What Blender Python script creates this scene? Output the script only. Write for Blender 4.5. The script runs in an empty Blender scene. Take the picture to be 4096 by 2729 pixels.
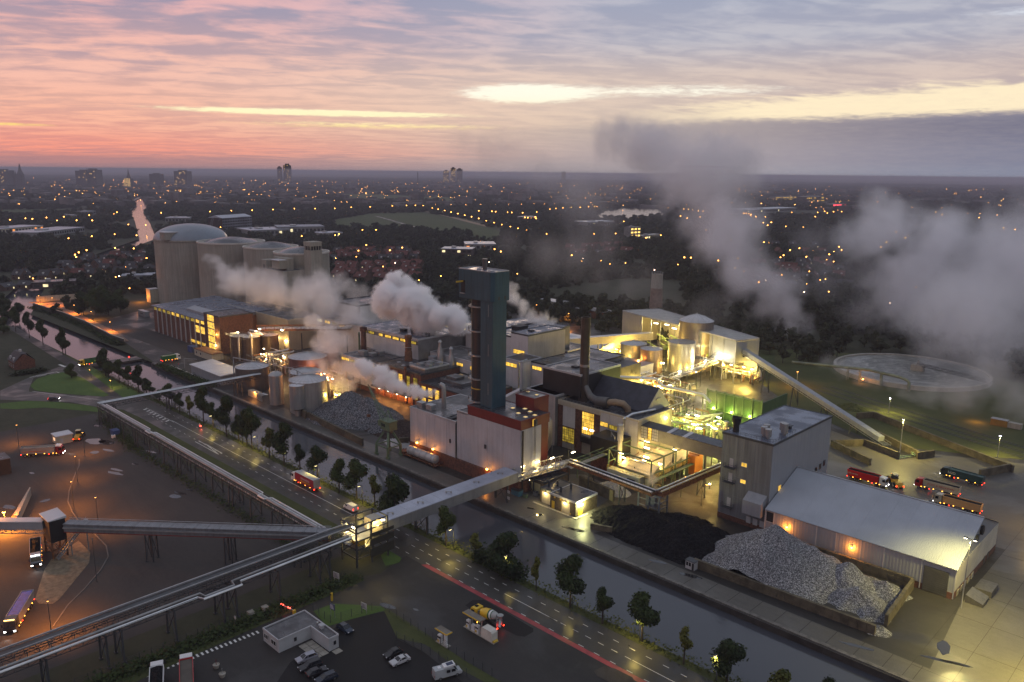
import bpy,bmesh,math,random
from mathutils import Vector,Matrix,noise as mnoise
random.seed(7)
R=math.radians
scene=bpy.context.scene
col=scene.collection
# X runs along the canal (downstream), Y across it towards the factory, metres, street level at z = 0

# ------------------------------------------------------------------ camera
cd=bpy.data.cameras.new("camera"); cam=bpy.data.objects.new("camera",cd); col.objects.link(cam)
cd.sensor_width=36; cd.lens=28.0; cd.clip_end=120000; cd.clip_start=0.5
cam.matrix_world=(Matrix.Translation((0,0,100)) @ Matrix.Rotation(R(44.3),4,'Z') @ Matrix.Rotation(R(90-11.95),4,'X') @ Matrix.Rotation(R(0.6),4,'Z'))
scene.camera=cam
scene.view_settings.view_transform='Standard'; scene.view_settings.look='None'
scene.view_settings.gamma=1.0; scene.view_settings.exposure=0.12; scene.view_settings.use_curve_mapping=False
scene.render.engine='CYCLES'
cy=scene.cycles
cy.use_denoising=True; cy.max_bounces=8; cy.diffuse_bounces=2; cy.glossy_bounces=3; cy.transmission_bounces=2
cy.volume_bounces=7; cy.transparent_max_bounces=8; cy.sample_clamp_indirect=2.0; cy.sample_clamp_direct=0
cy.volume_step_rate=2.0; cy.volume_max_steps=256; cy.caustics_reflective=False; cy.caustics_refractive=False
cy.use_light_tree=True

# ------------------------------------------------------------------ node helper
class NT:
    def __init__(s,nt): s.nt=nt; s.n=nt.nodes; s.l=nt.links
    def new(s,t,**k):
        n=s.n.new(t)
        for a,b in k.items(): setattr(n,a,b)
        return n
    def put(s,sock,v):
        if v is None: return
        if hasattr(v,'is_linked') or hasattr(v,'links'): s.l.new(v,sock)
        else: sock.default_value=v
    def m(s,op,a,b=None,c=None,clamp=False):
        n=s.new('ShaderNodeMath',operation=op,use_clamp=clamp)
        s.put(n.inputs[0],a); s.put(n.inputs[1],b)
        if c is not None: s.put(n.inputs[2],c)
        return n.outputs[0]
    def vm(s,op,a,b=None):
        n=s.new('ShaderNodeVectorMath',operation=op); s.put(n.inputs[0],a); s.put(n.inputs[1],b)
        return n.outputs['Value'] if op in ('DOT_PRODUCT','LENGTH','DISTANCE') else n.outputs[0]
    def ss(s,x,a,b):
        n=s.new('ShaderNodeMapRange',interpolation_type='SMOOTHSTEP')
        s.put(n.inputs[0],x); n.inputs[1].default_value=a; n.inputs[2].default_value=b
        return n.outputs[0]
    def mix(s,f,a,b,mode='MIX'):
        n=s.new('ShaderNodeMix',data_type='RGBA',blend_type=mode)
        s.put(n.inputs[0],f); s.put(n.inputs[6],a); s.put(n.inputs[7],b)
        return n.outputs[2]
    def ramp(s,f,pts,interp='EASE'):
        n=s.new('ShaderNodeValToRGB'); cr=n.color_ramp; cr.interpolation=interp
        while len(cr.elements) < len(pts): cr.elements.new(0.5)
        for e,(p,c) in zip(cr.elements,pts): e.position=p; e.color=(*c,1)
        s.put(n.inputs[0],f); return n.outputs[0]
    def noise(s,vec,scale,detail=3,rough=0.5,dist=0.0):
        n=s.new('ShaderNodeTexNoise'); s.put(n.inputs['Vector'],vec); n.inputs['Scale'].default_value=scale
        n.inputs['Detail'].default_value=detail; n.inputs['Roughness'].default_value=rough; n.inputs['Distortion'].default_value=dist
        return n.outputs[0]
    def xyz(s,x,y,z):
        n=s.new('ShaderNodeCombineXYZ'); s.put(n.inputs[0],x); s.put(n.inputs[1],y); s.put(n.inputs[2],z); return n.outputs[0]

def lin(r,g,b):
    f=lambda c: (c/255/12.92) if c <= 10 else ((c/255+0.055)/1.055) ** 2.4
    return (f(r),f(g),f(b))

# ------------------------------------------------------------------ sky: dusk, sun just under the horizon ahead, broken altocumulus
w=bpy.data.worlds.new("World"); scene.world=w; w.use_nodes=True
T=NT(w.node_tree); T.n.clear()
tc=T.new('ShaderNodeTexCoord'); d=T.vm('NORMALIZE',tc.outputs['Generated'])
FW=(-math.sin(R(44.3)),math.cos(R(44.3)),0); RT=(math.cos(R(44.3)),math.sin(R(44.3)),0)
z=T.new('ShaderNodeSeparateXYZ'); T.l.new(d,z.inputs[0]); z=z.outputs[2]
fwd=T.vm('DOT_PRODUCT',d,FW); side=T.vm('DOT_PRODUCT',d,RT)
az=T.m('ARCTAN2',side,fwd)                                   # azimuth from the view axis, radians, right positive
el=T.m('MULTIPLY',T.m('ARCSINE',z),57.2958)                 # elevation in degrees
elc=T.m('MAXIMUM',el,0.0)
# cloud sheet seen in perspective
q=T.m('DIVIDE',1.0,T.m('ADD',T.m('MAXIMUM',z,0.0),0.08))
cx_=T.m('MULTIPLY',side,q); cf_=T.m('MULTIPLY',fwd,q)
cv=T.xyz(T.m('MULTIPLY',T.m('ADD',cx_,T.m('MULTIPLY',cf_,0.30)),0.85),T.m('MULTIPLY',T.m('ADD',cf_,T.m('MULTIPLY',cx_,-0.24)),1.75),0.0)
rows=T.noise(cv,2.3,5,0.52,0.5)
puff=T.noise(T.xyz(cx_,cf_,3.0),5.0,6,0.62,0.4)
big=T.noise(T.xyz(T.m('MULTIPLY',cx_,0.5),cf_,7.0),0.7,3,0.5)
tex=T.m('ADD',T.m('ADD',T.m('MULTIPLY',rows,0.62),T.m('MULTIPLY',puff,0.26)),T.m('MULTIPLY',big,0.12))
lit=T.ss(tex,0.40,0.60)
e01=T.m('DIVIDE',elc,30.0)
L=lin
pink=T.ramp(e01,[(0,L(164,128,132)),(0.018,L(186,134,132)),(0.038,L(244,154,134)),(0.10,L(246,180,156)),(0.2,L(242,186,170)),(0.36,L(234,176,174)),(0.6,L(208,186,196)),(1.0,L(198,196,206))])
pinkS=T.ramp(e01,[(0,L(158,126,132)),(0.018,L(176,130,132)),(0.05,L(222,146,136)),(0.14,L(218,166,154)),(0.24,L(184,154,162)),(0.38,L(150,144,168)),(0.6,L(158,160,180)),(1.0,L(160,168,184))])
grey=T.ramp(e01,[(0,L(168,158,160)),(0.03,L(190,176,170)),(0.10,L(206,188,176)),(0.2,L(216,196,186)),(0.30,L(192,190,198)),(0.45,L(178,186,204)),(1.0,L(186,194,208))])
greyS=T.ramp(e01,[(0,L(160,150,154)),(0.06,L(182,166,162)),(0.2,L(188,172,172)),(0.30,L(162,164,182)),(0.45,L(150,160,184)),(1.0,L(158,166,184))])
lf=T.ss(az,0.22,-0.52)
warm=T.mix(lit,pinkS,pink); cool=T.mix(T.m('MULTIPLY',lit,0.8),greyS,grey)
sky=T.mix(lf,cool,warm)
# clear slot low on the right with a dark bank under it
fine=T.noise(T.xyz(T.m('MULTIPLY',az,20.0),T.m('MULTIPLY',elc,2.4),0.0),2.4,7,0.68,0.5)
lo_=T.m('ADD',T.m('ADD',2.95,T.m('MULTIPLY',az,1.7)),T.m('ADD',T.m('MULTIPLY',T.m('SUBTRACT',big,0.5),1.0),T.m('MULTIPLY',T.m('SUBTRACT',fine,0.5),0.9)))
hi_=T.m('ADD',T.m('ADD',3.75,T.m('MULTIPLY',az,3.3)),T.m('MULTIPLY',T.m('SUBTRACT',tex,0.5),3.2))
upper=T.ss(T.m('SUBTRACT',elc,hi_),0.45,-0.35)
lower=T.ss(T.m('SUBTRACT',elc,lo_),-0.25,0.40)
rgt=T.ss(az,0.10,0.30)
slot=T.m('MULTIPLY',T.m('MULTIPLY',upper,lower),rgt)
slot=T.m('MULTIPLY',slot,T.m('ADD',0.72,T.m('MULTIPLY',fine,0.5)),clamp=True)
sky=T.mix(T.m('MULTIPLY',slot,0.95),sky,(*L(254,236,200),1))
bank=T.m('MULTIPLY',T.m('SUBTRACT',1.0,lower),T.ss(az,-0.16,0.26))
bkl=T.ramp(T.m('DIVIDE',elc,4.0),[(0,L(168,162,168)),(0.3,L(164,156,164)),(0.8,L(150,142,152)),(1.0,L(150,142,150))])
bkr=T.ramp(T.m('DIVIDE',elc,4.0),[(0,L(130,138,160)),(0.3,L(118,124,148)),(0.8,L(98,104,132)),(1.0,L(116,118,142))])
bankc=T.mix(T.ss(az,0.1,0.6),bkl,bkr)
bankc=T.mix(T.m('MULTIPLY',T.m('SUBTRACT',fine,0.4),0.5,clamp=True),bankc,(*L(180,172,172),1))
sky=T.mix(T.m('MULTIPLY',bank,0.92),sky,bankc)
# bright gaps over the hidden sun
def blob(a0,e0,sa,se):
    x=T.m('DIVIDE',T.m('SUBTRACT',az,a0),sa); y=T.m('DIVIDE',T.m('SUBTRACT',elc,e0),se)
    return T.m('EXPONENT',T.m('MULTIPLY',T.m('ADD',T.m('MULTIPLY',x,x),T.m('MULTIPLY',y,y)),-1.0))
g1=T.m('MULTIPLY',blob(0.012,5.3,0.064,0.55),1.7); g2=T.m('MULTIPLY',blob(-0.235,3.8,0.16,0.20),1.5)
g3=T.m('MULTIPLY',blob(-0.17,3.05,0.20,0.30),0.62); g4=T.m('MULTIPLY',blob(0.19,5.5,0.16,0.5),0.66); g5=T.m('MULTIPLY',blob(-0.60,2.5,0.10,0.13),0.85)
gap=T.m('ADD',T.m('ADD',T.m('ADD',g1,g2),T.m('ADD',g3,g4)),T.m('ADD',g5,T.m('MULTIPLY',blob(0.56,9.4,0.09,0.35),0.62)))
gap=T.ss(T.m('MULTIPLY',gap,T.m('ADD',-0.1,T.m('MULTIPLY',fine,2.1))),0.22,0.85)
sky=T.mix(gap,sky,T.ramp(e01,[(0,L(255,200,120)),(0.085,L(255,222,130)),(0.12,L(255,246,196)),(0.18,L(255,254,238)),(0.3,L(214,218,228)),(1,L(214,218,228))]))
glow=T.m('MULTIPLY',blob(0.0,4.4,0.34,2.8),0.26)
sky=T.mix(glow,sky,(*L(255,232,200),1))
hz=T.ss(el,0.0,-2.0)
sky=T.mix(hz,sky,(*L(70,64,74),1))
ns=T.new('ShaderNodeTexSky',sky_type='NISHITA'); ns.sun_disc=False; ns.sun_elevation=R(-3.0); ns.sun_rotation=R(-44.3); ns.altitude=50
b1=T.new('ShaderNodeBackground'); T.l.new(sky,b1.inputs[0]); b1.inputs[1].default_value=0.95
b2=T.new('ShaderNodeBackground'); T.l.new(ns.outputs[0],b2.inputs[0]); b2.inputs[1].default_value=0.05
ad=T.new('ShaderNodeAddShader'); T.l.new(b1.outputs[0],ad.inputs[0]); T.l.new(b2.outputs[0],ad.inputs[1])
wo=T.new('ShaderNodeOutputWorld'); T.l.new(ad.outputs[0],wo.inputs[0])
w.cycles.sampling_method='MANUAL'; w.cycles.sample_map_resolution=1024

# ------------------------------------------------------------------ sun: a wide, weak, warm glow from the gap in the cloud ahead
sd=bpy.data.lights.new("sun",'SUN'); sun=bpy.data.objects.new("sun",sd); col.objects.link(sun)
sd.energy=0.12; sd.angle=R(12); sd.color=(1.0,0.72,0.5)
sun.rotation_euler=Vector((math.sin(R(44.3))*math.cos(R(4)),-math.cos(R(44.3))*math.cos(R(4)),-math.sin(R(4)))).to_track_quat('-Z','Y').to_euler()


# ------------------------------------------------------------------ helpers
def tag(o,label=None,cat=None,group=None,kind=None):
    if label: o['label']=label
    if cat: o['category']=cat
    if group: o['group']=group
    if kind: o['kind']=kind
    return o
def empty(name,x,y,z=0.0,rz=0.0):
    o=bpy.data.objects.new(name,None); o.empty_display_size=0.5; col.objects.link(o)
    o.location=(x,y,z); o.rotation_euler=(0,0,rz); return o
def thing(name,label,cat,x,y,z=0.0,rz=0.0,group=None):
    return tag(empty(name,x,y,z,rz),label,cat,group)

class MB:
    """collects faces; build() links them as one mesh object"""
    def __init__(s): s.v=[]; s.f=[]
    def quad(s,*p):
        i=len(s.v); s.v += [tuple(q) for q in p]; s.f.append(tuple(range(i,i+len(p)))); return s
    def box(s,x0,y0,z0,x1,y1,z1):
        return s.prism([(x0,y0),(x1,y0),(x1,y1),(x0,y1)],z0,z1)
    def prism(s,poly,z0,z1,z1s=None):
        n=len(poly); i=len(s.v)
        s.v += [(x,y,z0) for x,y in poly]+[(x,y,(z1s[k] if z1s else z1)) for k,(x,y) in enumerate(poly)]
        s.f.append(tuple(range(i+n-1,i-1,-1))); s.f.append(tuple(range(i+n,i+2*n)))
        for k in range(n):
            j=(k+1) % n; s.f.append((i+k,i+j,i+n+j,i+n+k))
        return s
    def beam(s,a,b,w=0.2,h=None):
        a=Vector(a); b=Vector(b); h=h or w; dd=b-a
        if dd.length < 1e-6: return s
        dd.normalize(); up=Vector((0,0,1)) if abs(dd.z) < 0.98 else Vector((1,0,0))
        sx=dd.cross(up).normalized()*(w/2); sy=sx.cross(dd).normalized()*(h/2)
        i=len(s.v)
        for p in (a,b):
            for k,m_ in ((-1,-1),(1,-1),(1,1),(-1,1)): s.v.append(tuple(p+sx*k+sy*m_))
        s.f += [(i+3,i+2,i+1,i),(i+4,i+5,i+6,i+7)]
        for k in range(4):
            j=(k+1) % 4; s.f.append((i+k,i+j,i+4+j,i+4+k))
        return s
    def tube(s,pts,r,n=8):
        pts=[Vector(p) for p in pts]; i0=len(s.v)
        for k,p in enumerate(pts):
            t=(pts[min(k+1,len(pts)-1)]-pts[max(k-1,0)]).normalized()
            up=Vector((0,0,1)) if abs(t.z) < 0.95 else Vector((1,0,0))
            a=t.cross(up).normalized(); b=a.cross(t)
            rr=r[k] if isinstance(r,(list,tuple)) else r
            for j in range(n):
                an=2*math.pi*j/n; s.v.append(tuple(p+a*(math.cos(an)*rr)+b*(math.sin(an)*rr)))
        for k in range(len(pts)-1):
            for j in range(n):
                A=i0+k*n+j; B=i0+k*n+(j+1) % n; s.f.append((A,B,B+n,A+n))
        s.f.append(tuple(range(i0+n-1,i0-1,-1))); e=i0+(len(pts)-1)*n; s.f.append(tuple(range(e,e+n)))
        return s
    def lathe(s,prof,cx=0,cy=0,n=24,cap=True):
        i0=len(s.v)
        for r,z_ in prof:
            for j in range(n):
                an=2*math.pi*j/n; s.v.append((cx+r*math.cos(an),cy+r*math.sin(an),z_))
        for k in range(len(prof)-1):
            for j in range(n):
                A=i0+k*n+j; B=i0+k*n+(j+1) % n; s.f.append((A,B,B+n,A+n))
        if cap:
            s.f.append(tuple(range(i0+n-1,i0-1,-1))); e=i0+(len(prof)-1)*n; s.f.append(tuple(range(e,e+n)))
        return s
    def cyl(s,cx,cy,z0,z1,r,r1=None,n=20): return s.lathe([(r,z0),(r if r1 is None else r1,z1)],cx,cy,n)
    def wheel(s,x,y,z,r,w,n=14):               # axle along local y
        i0=len(s.v)
        for yy,rr in ((y-w/2,r),(y+w/2,r)):
            for j in range(n):
                an=2*math.pi*j/n; s.v.append((x+rr*math.cos(an),yy,z+rr*math.sin(an)))
        for j in range(n):
            A=i0+j; B=i0+(j+1) % n; s.f.append((A,B,B+n,A+n))
        s.f.append(tuple(range(i0+n-1,i0-1,-1))); s.f.append(tuple(range(i0+n,i0+2*n))); return s
    def build(s,name,mat,parent=None,world=False,smooth=False,bevel=0):
        me=bpy.data.meshes.new(name)
        v=s.v
        if world and parent is not None:
            lx,ly,lz=parent.location if parent.parent is None else Vector(parent.location)+Vector(parent.parent.location)
            v=[(a-lx,b-ly,c-lz) for a,b,c in v]
        me.from_pydata(v,[],s.f)
        if mat: me.materials.append(mat)
        if smooth:
            me.shade_smooth()
            try: me.set_sharp_from_angle(angle=R(40))
            except Exception: pass
        me.update()
        o=bpy.data.objects.new(name,me); col.objects.link(o)
        if parent is not None: o.parent=parent
        if bevel:
            b=o.modifiers.new("bevel",'BEVEL'); b.width=bevel; b.segments=2; b.limit_method='ANGLE'
        return o
def inst(o,parent,loc,rz=0.0,name=None):
    c=o.copy(); col.objects.link(c); c.parent=parent; c.location=loc; c.rotation_euler=(0,0,rz)
    if name: c.name=name
    return c
kids={}
def copy_tree(o,parent=None):
    c=o.copy(); col.objects.link(c); c.parent=parent
    for ch in list(o.children): copy_tree(ch,c)
    return c

# ------------------------------------------------------------------ materials
MATS={}
def mat(name,rgb,rough=0.7,metal=0.0,var=0.18,scale=0.25,bump=0.0,bscale=2.0,corr=0.0,rgb2=None,streak=0.0,spec=None,wet=0.0):
    if name in MATS: return MATS[name]
    m_=bpy.data.materials.new(name); m_.use_nodes=True; N=NT(m_.node_tree)
    b=N.n['Principled BSDF']; geo=N.new('ShaderNodeNewGeometry'); pos=geo.outputs['Position']
    n1=N.noise(pos,scale,5,0.6)
    if streak:                                        # rain streaks running down walls
        mp=N.new('ShaderNodeMapping'); mp.inputs['Scale'].default_value=(1.1,1.1,0.06); N.l.new(pos,mp.inputs[0])
        n2=N.noise(mp.outputs[0],1.0,4,0.65); n1=N.m('ADD',N.m('MULTIPLY',n1,1-streak),N.m('MULTIPLY',n2,streak))
    k=N.ss(n1,0.3,0.7)
    c2=rgb2 or tuple(max(0,c*(1-1.3*var)) for c in rgb); c1=tuple(min(1,c*(1+0.7*var)) for c in rgb) if not rgb2 else rgb
    N.l.new(N.mix(k,(*c2,1),(*c1,1)),b.inputs['Base Color'])
    b.inputs['Roughness'].default_value=rough; b.inputs['Metallic'].default_value=metal
    if wet:
        wn=N.ss(N.noise(pos,wet,4,0.55),0.42,0.62)
        mr=N.new('ShaderNodeMapRange'); N.l.new(wn,mr.inputs[0]); mr.inputs[3].default_value=rough; mr.inputs[4].default_value=rough*0.35
        N.l.new(mr.outputs[0],b.inputs['Roughness'])
    if spec is not None: b.inputs['Specular IOR Level'].default_value=spec
    if bump or corr:
        bp=N.new('ShaderNodeBump'); bp.inputs['Distance'].default_value=0.05
        if corr:
            sx=N.new('ShaderNodeSeparateXYZ'); N.l.new(pos,sx.inputs[0])
            h=N.m('SINE',N.m('MULTIPLY',N.m('ADD',sx.outputs[0],sx.outputs[1]),6.2832/corr)); bp.inputs['Strength'].default_value=0.3
        else:
            h=N.noise(pos,bscale,4,0.6); bp.inputs['Strength'].default_value=bump
        N.l.new(h,bp.inputs['Height']); N.l.new(bp.outputs[0],b.inputs['Normal'])
    MATS[name]=m_; return m_
def emit(name,rgb,strength,sample=False,var=0.0):
    if name in MATS: return MATS[name]
    m_=bpy.data.materials.new(name); m_.use_nodes=True; N=NT(m_.node_tree); N.n.clear()
    e=N.new('ShaderNodeEmission'); e.inputs[0].default_value=(*rgb,1); e.inputs[1].default_value=strength
    if var:
        geo=N.new('ShaderNodeNewGeometry'); k=N.noise(geo.outputs['Position'],0.45,3,0.6)
        N.l.new(N.m('MULTIPLY',N.m('ADD',1-var,N.m('MULTIPLY',N.ss(k,0.3,0.7),2*var)),strength),e.inputs[1])
    o=N.new('ShaderNodeOutputMaterial'); N.l.new(e.outputs[0],o.inputs[0])
    m_.cycles.emission_sampling='AUTO' if sample else 'NONE'
    MATS[name]=m_; return m_

SODIUM=(1.0,0.30,0.03); FLUO=(1.0,0.68,0.12); GREENW=(0.85,0.9,0.16); WHITE=(1.0,0.84,0.5); ORANGE=(1.0,0.36,0.07)
def light(parent,loc,power,rgb=SODIUM,radius=0.25,spot=None,aim=None,blend=0.6):
    power *= 2.4 if rgb in (FLUO,GREENW,WHITE) else (1.6 if rgb == ORANGE else 1.0)
    ld=bpy.data.lights.new("lamp_light",'SPOT' if spot else 'POINT'); ld.energy=power; ld.color=rgb; ld.shadow_soft_size=radius
    o=bpy.data.objects.new("lamp_light",ld); col.objects.link(o); o.parent=parent; o.location=loc
    if spot:
        ld.spot_size=R(spot); ld.spot_blend=blend
        o.rotation_euler=Vector(aim or (0,0,-1)).to_track_quat('-Z','Y').to_euler()
    return o


# ------------------------------------------------------------------ ground materials
def ground_mat(name,cols,scale=0.02,rough=0.9,fine=0.6,wet=0.0,bump=0.2):
    m_=bpy.data.materials.new(name); m_.use_nodes=True; N=NT(m_.node_tree); b=N.n['Principled BSDF']
    pos=N.new('ShaderNodeNewGeometry').outputs['Position']
    n1=N.noise(pos,scale,6,0.62,0.4); n2=N.noise(pos,fine,4,0.7)
    mp=N.new('ShaderNodeMapping'); mp.inputs['Scale'].default_value=(scale*1.2,scale*9,1); mp.inputs['Rotation'].default_value=(0,0,0.5); N.l.new(pos,mp.inputs[0]); n4=N.noise(mp.outputs[0],1.0,5,0.65,1.2)
    n1=N.m('ADD',N.m('MULTIPLY',n1,0.62),N.m('MULTIPLY',n4,0.38))
    k=N.m('ADD',N.m('MULTIPLY',n1,0.75),N.m('MULTIPLY',n2,0.25))
    n=len(cols)
    n3=N.noise(pos,fine*4,3,0.8); k=N.m('ADD',N.m('MULTIPLY',k,0.78),N.m('MULTIPLY',n3,0.22))
    N.l.new(N.ramp(k,[(0.33+0.36*i/max(1,n-1),c) for i,c in enumerate(cols)],'LINEAR'),b.inputs['Base Color'])
    if wet:
        wn=N.ss(N.noise(pos,wet,5,0.6,0.6),0.46,0.62)
        mr=N.new('ShaderNodeMapRange'); N.l.new(wn,mr.inputs[0]); mr.inputs[3].default_value=rough; mr.inputs[4].default_value=rough*0.55
        N.l.new(mr.outputs[0],b.inputs['Roughness'])
    else: b.inputs['Roughness'].default_value=rough
    b.inputs['Specular IOR Level'].default_value=0.22
    bp=N.new('ShaderNodeBump'); bp.inputs['Strength'].default_value=bump; bp.inputs['Distance'].default_value=0.1
    N.l.new(n2,bp.inputs['Height']); N.l.new(bp.outputs[0],b.inputs['Normal'])
    MATS[name]=m_; return m_
g_land=ground_mat('dark_land',[(0.018,0.02,0.012),(0.03,0.034,0.018),(0.05,0.05,0.03),(0.04,0.035,0.03)],0.006,fine=0.05)
g_gravel=ground_mat('grit_yard',[(0.030,0.028,0.028),(0.050,0.045,0.043),(0.065,0.058,0.052),(0.085,0.075,0.068)],0.03,0.95,0.9,bump=0.7)
g_asphalt=ground_mat('worn_asphalt',[(0.020,0.020,0.020),(0.031,0.029,0.027),(0.043,0.040,0.036)],0.06,0.62,1.2,wet=0.05,bump=0.1)
g_road=ground_mat('road_asphalt',[(0.040,0.037,0.034),(0.050,0.048,0.043),(0.061,0.058,0.052)],0.12,0.5,1.5,wet=0.09,bump=0.05)
g_apron=ground_mat('concrete_apron',[(0.062,0.059,0.053),(0.093,0.087,0.077),(0.124,0.115,0.099)],0.05,0.55,0.8,wet=0.05,bump=0.08)
g_park=ground_mat('car_park_asphalt',[(0.011,0.011,0.011),(0.016,0.015,0.015),(0.020,0.019,0.019)],0.1,0.8,1.0)
g_dirt=ground_mat('churned_dirt',[(0.035,0.029,0.022),(0.056,0.045,0.034),(0.077,0.066,0.052)],0.08,0.8,0.8,wet=0.07)
g_grass=ground_mat('mown_grass',[(0.041,0.068,0.016),(0.068,0.115,0.027),(0.101,0.142,0.038)],0.08,0.95,1.5,bump=0.6)
g_rough=ground_mat('rough_grass',[(0.033,0.042,0.015),(0.060,0.069,0.024),(0.098,0.093,0.042)],0.12,0.95,1.2,bump=0.8)
g_field=ground_mat('pasture',[(0.033,0.046,0.017),(0.051,0.069,0.024),(0.074,0.084,0.037)],0.004,0.95,0.05)

def sheet(name,poly,z,m_,kind='structure',label=None):
    o=MB().quad(*[(x,y,z) for x,y in poly]).build(name,m_); o['kind']=kind
    if label: o['label']=label
    return o
FAR=40000
CL,CR_=133.6,159.6            # canal edges
# the ground is one sheet each side of the canal, reaching the horizon, with the canal trench between them
bm_=MB()
bm_.quad((-FAR,-FAR,0),(FAR,-FAR,0),(FAR,CL,0),(-640,CL,0),(-820,205,0),(-1200,452,0),(-1590,594,0),(-1960,722,0),(-2360,890,0),(-3100,1155,0),(-FAR,9000,0))
bm_.quad((FAR,CR_,0),(FAR,FAR,0),(-FAR,FAR,0),(-FAR,9040,0),(-3100,1180,0),(-2340,914,0),(-1948,748,0),(-1580,618,0),(-1192,474,0),(-826,228,0),(-620,156,0),(-420,CR_,0))
o=bm_.build('ground',g_land); o['kind']='structure'; o['label']='dark land reaching to the horizon'
# water
m_=bpy.data.materials.new('canal_water'); m_.use_nodes=True; N=NT(m_.node_tree); b=N.n['Principled BSDF']
b.inputs['Base Color'].default_value=(0.055,0.058,0.068,1); b.inputs['Roughness'].default_value=0.07; b.inputs['IOR'].default_value=1.33
b.inputs['Specular IOR Level'].default_value=0.8
pos=N.new('ShaderNodeNewGeometry').outputs['Position']
h=N.m('ADD',N.noise(pos,1.1,4,0.6),N.m('MULTIPLY',N.noise(pos,0.25,2,0.5),0.6))
bp=N.new('ShaderNodeBump'); bp.inputs['Strength'].default_value=0.16; bp.inputs['Distance'].default_value=0.12
N.l.new(h,bp.inputs['Height']); N.l.new(bp.outputs[0],b.inputs['Normal']); water=m_
o=MB().quad((600,120,-1.6),(600,175,-1.6),(-415,175,-1.6),(-620,170,-1.6),(-830,245,-1.6),(-1190,500,-1.6),(-1575,650,-1.6),(-1940,790,-1.6),(-2330,960,-1.6),(-3200,1230,-1.6),
              (-3200,1100,-1.6),(-2360,850,-1.6),(-1960,680,-1.6),(-1590,560,-1.6),(-1200,420,-1.6),(-820,180,-1.6),(-640,118,-1.6)).build('canal_water',water)
o['kind']='structure'; o['label']='dark still canal water'
# banks and quay
m_quay=mat('quay_wall',(0.035,0.032,0.028),0.8,var=0.35,scale=0.3,bump=0.5,bscale=1.2)
m_bank=g_rough
MB().quad((600,CL,0.0),(600,CL+1.6,-1.7),(-640,CL+1.6,-1.7),(-640,CL,0.0)).build('canal_bank',m_bank)['kind']='structure'
q_=MB().box(-420,CR_-0.9,-2.2,600,CR_-0.25,-0.02)
q_.build('quay_wall',m_quay)['kind']='structure'
MB().box(-420,CR_-0.3,-0.5,600,CR_+0.75,0.16).build('quay_coping',mat('coping_stone',(0.13,0.12,0.105),0.7,var=0.4,scale=0.5,bump=0.3))['kind']='structure'
# road and its markings
sheet('road',[(120,118.2),(120,131.2),(-345,131.2),(-372,128.6),(-400,125),(-430,128),(-440,122),(-436,112),(-415,117),(-385,112),(-352,116.5),(-330,117.5)],0.012,g_road)
paint=mat('road_paint',(0.62,0.61,0.58),0.6,var=0.15,scale=1.5)
red_paint=mat('red_cycle_lane',(0.30,0.035,0.04),0.5,var=0.25,scale=0.5)
def strip(m_b,u0,u1,v,w,z=0.022): m_b.quad((u0,v-w/2,z),(u1,v-w/2,z),(u1,v+w/2,z),(u0,v+w/2,z))
sheet('red_cycle_lane',[(-149.5,120.2),(20,120.2),(20,121.55),(-148.5,121.55)],0.017,red_paint)
mk=MB()
k=-330.0
while k < 20:
    strip(mk,k,k+1.5,121.8,0.16); strip(mk,k,k+1.5,128.6,0.16)
    k += 4.3
k=-160.0
while k < 20:
    if not (-123 < k <-110 or-85 < k <-60): strip(mk,k,k+1.6,125.4,0.14)
    k += 3.6
strip(mk,-123,-107,125.4,0.15); strip(mk,-86,-62,125.4,0.15); strip(mk,-315,-166,125.25,0.16)
for i in range(8):
    u=-338+i*3.2; mk.quad((u,122.9,0.022),(u+0.9,122.9,0.022),(u+0.1,124.6,0.022),(u-0.8,124.6,0.022))
strip(mk,-340,-312,124.9,0.15)
for a,b_ in (((-283.2,120.7),(-264.0,120.6)),((-264.0,120.6),(-278.2,122.3)),((-278.2,122.3),(-264.3,122.0)),((-283.4,122.1),(-276.8,122.0))):
    mk.beam((*a,0.02),(*b_,0.02),0.25,0.012)
o=mk.build('road_markings',paint); o['kind']='structure'
# verges
sheet('verge_bank',[(120,131.2),(120,CL),(-640,CL),(-640,131.2),(-460,130.5),(-430,131),(-400,127),(-372,129.5),(-345,131.2)],0.02,g_rough)
sheet('verge_road',[(-172,113.5),(-172,118.2),(-330,117.6),(-346,116),(-346,109),(-330,111.5)],0.02,g_rough)
sheet('traffic_island_grass',[(-412.5,100.2),(-423.9,106.1),(-428.9,113.4),(-429.7,119.2),(-424.3,121.6),(-408.3,122.6),(-386.9,121.5),(-370.7,120.7),(-369.9,118.1),(-381.1,111.0),(-393.6,103.3),(-402.6,99.4)],0.06,g_grass)
sheet('verge_curve',[(-389.0,82.3),(-385.6,92.1),(-375.4,100.2),(-360.8,108.2),(-343.7,113.1),(-341.9,111.5),(-355.6,103.0),(-369.6,94.2),(-374.9,85.1),(-380.5,80.3)],0.06,g_grass)
sheet('verge_tree_strip',[(-429.5,129.5),(-424.4,133.1),(-405.5,131.9),(-358.9,131.8),(-359.5,123.4),(-380.7,125.2)],0.06,g_grass)
sheet('side_road',[(-412.2,87.8),(-398.1,99.9),(-379.6,110.5),(-362.6,122.6),(-347.2,124.9),(-343.0,117.3),(-349.8,112.5),(-371.5,104.4),(-395.7,83.9)],0.03,g_road)
sheet('back_road',[(-412.2,87.8),(-429.1,103.7),(-444.7,123.7),(-442.4,131.5),(-424.6,127.9),(-433.6,118.3),(-427.3,105.6),(-406.4,98.1),(-400.1,96.4)],0.028,g_road)
sheet('towpath',[(-434.5,131.1),(-363.8,124.0),(-370.4,119.7),(-427.6,124.7),(-579.2,131.5),(-577.6,136.1)],0.034,g_asphalt)
mk2=MB()
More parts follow.
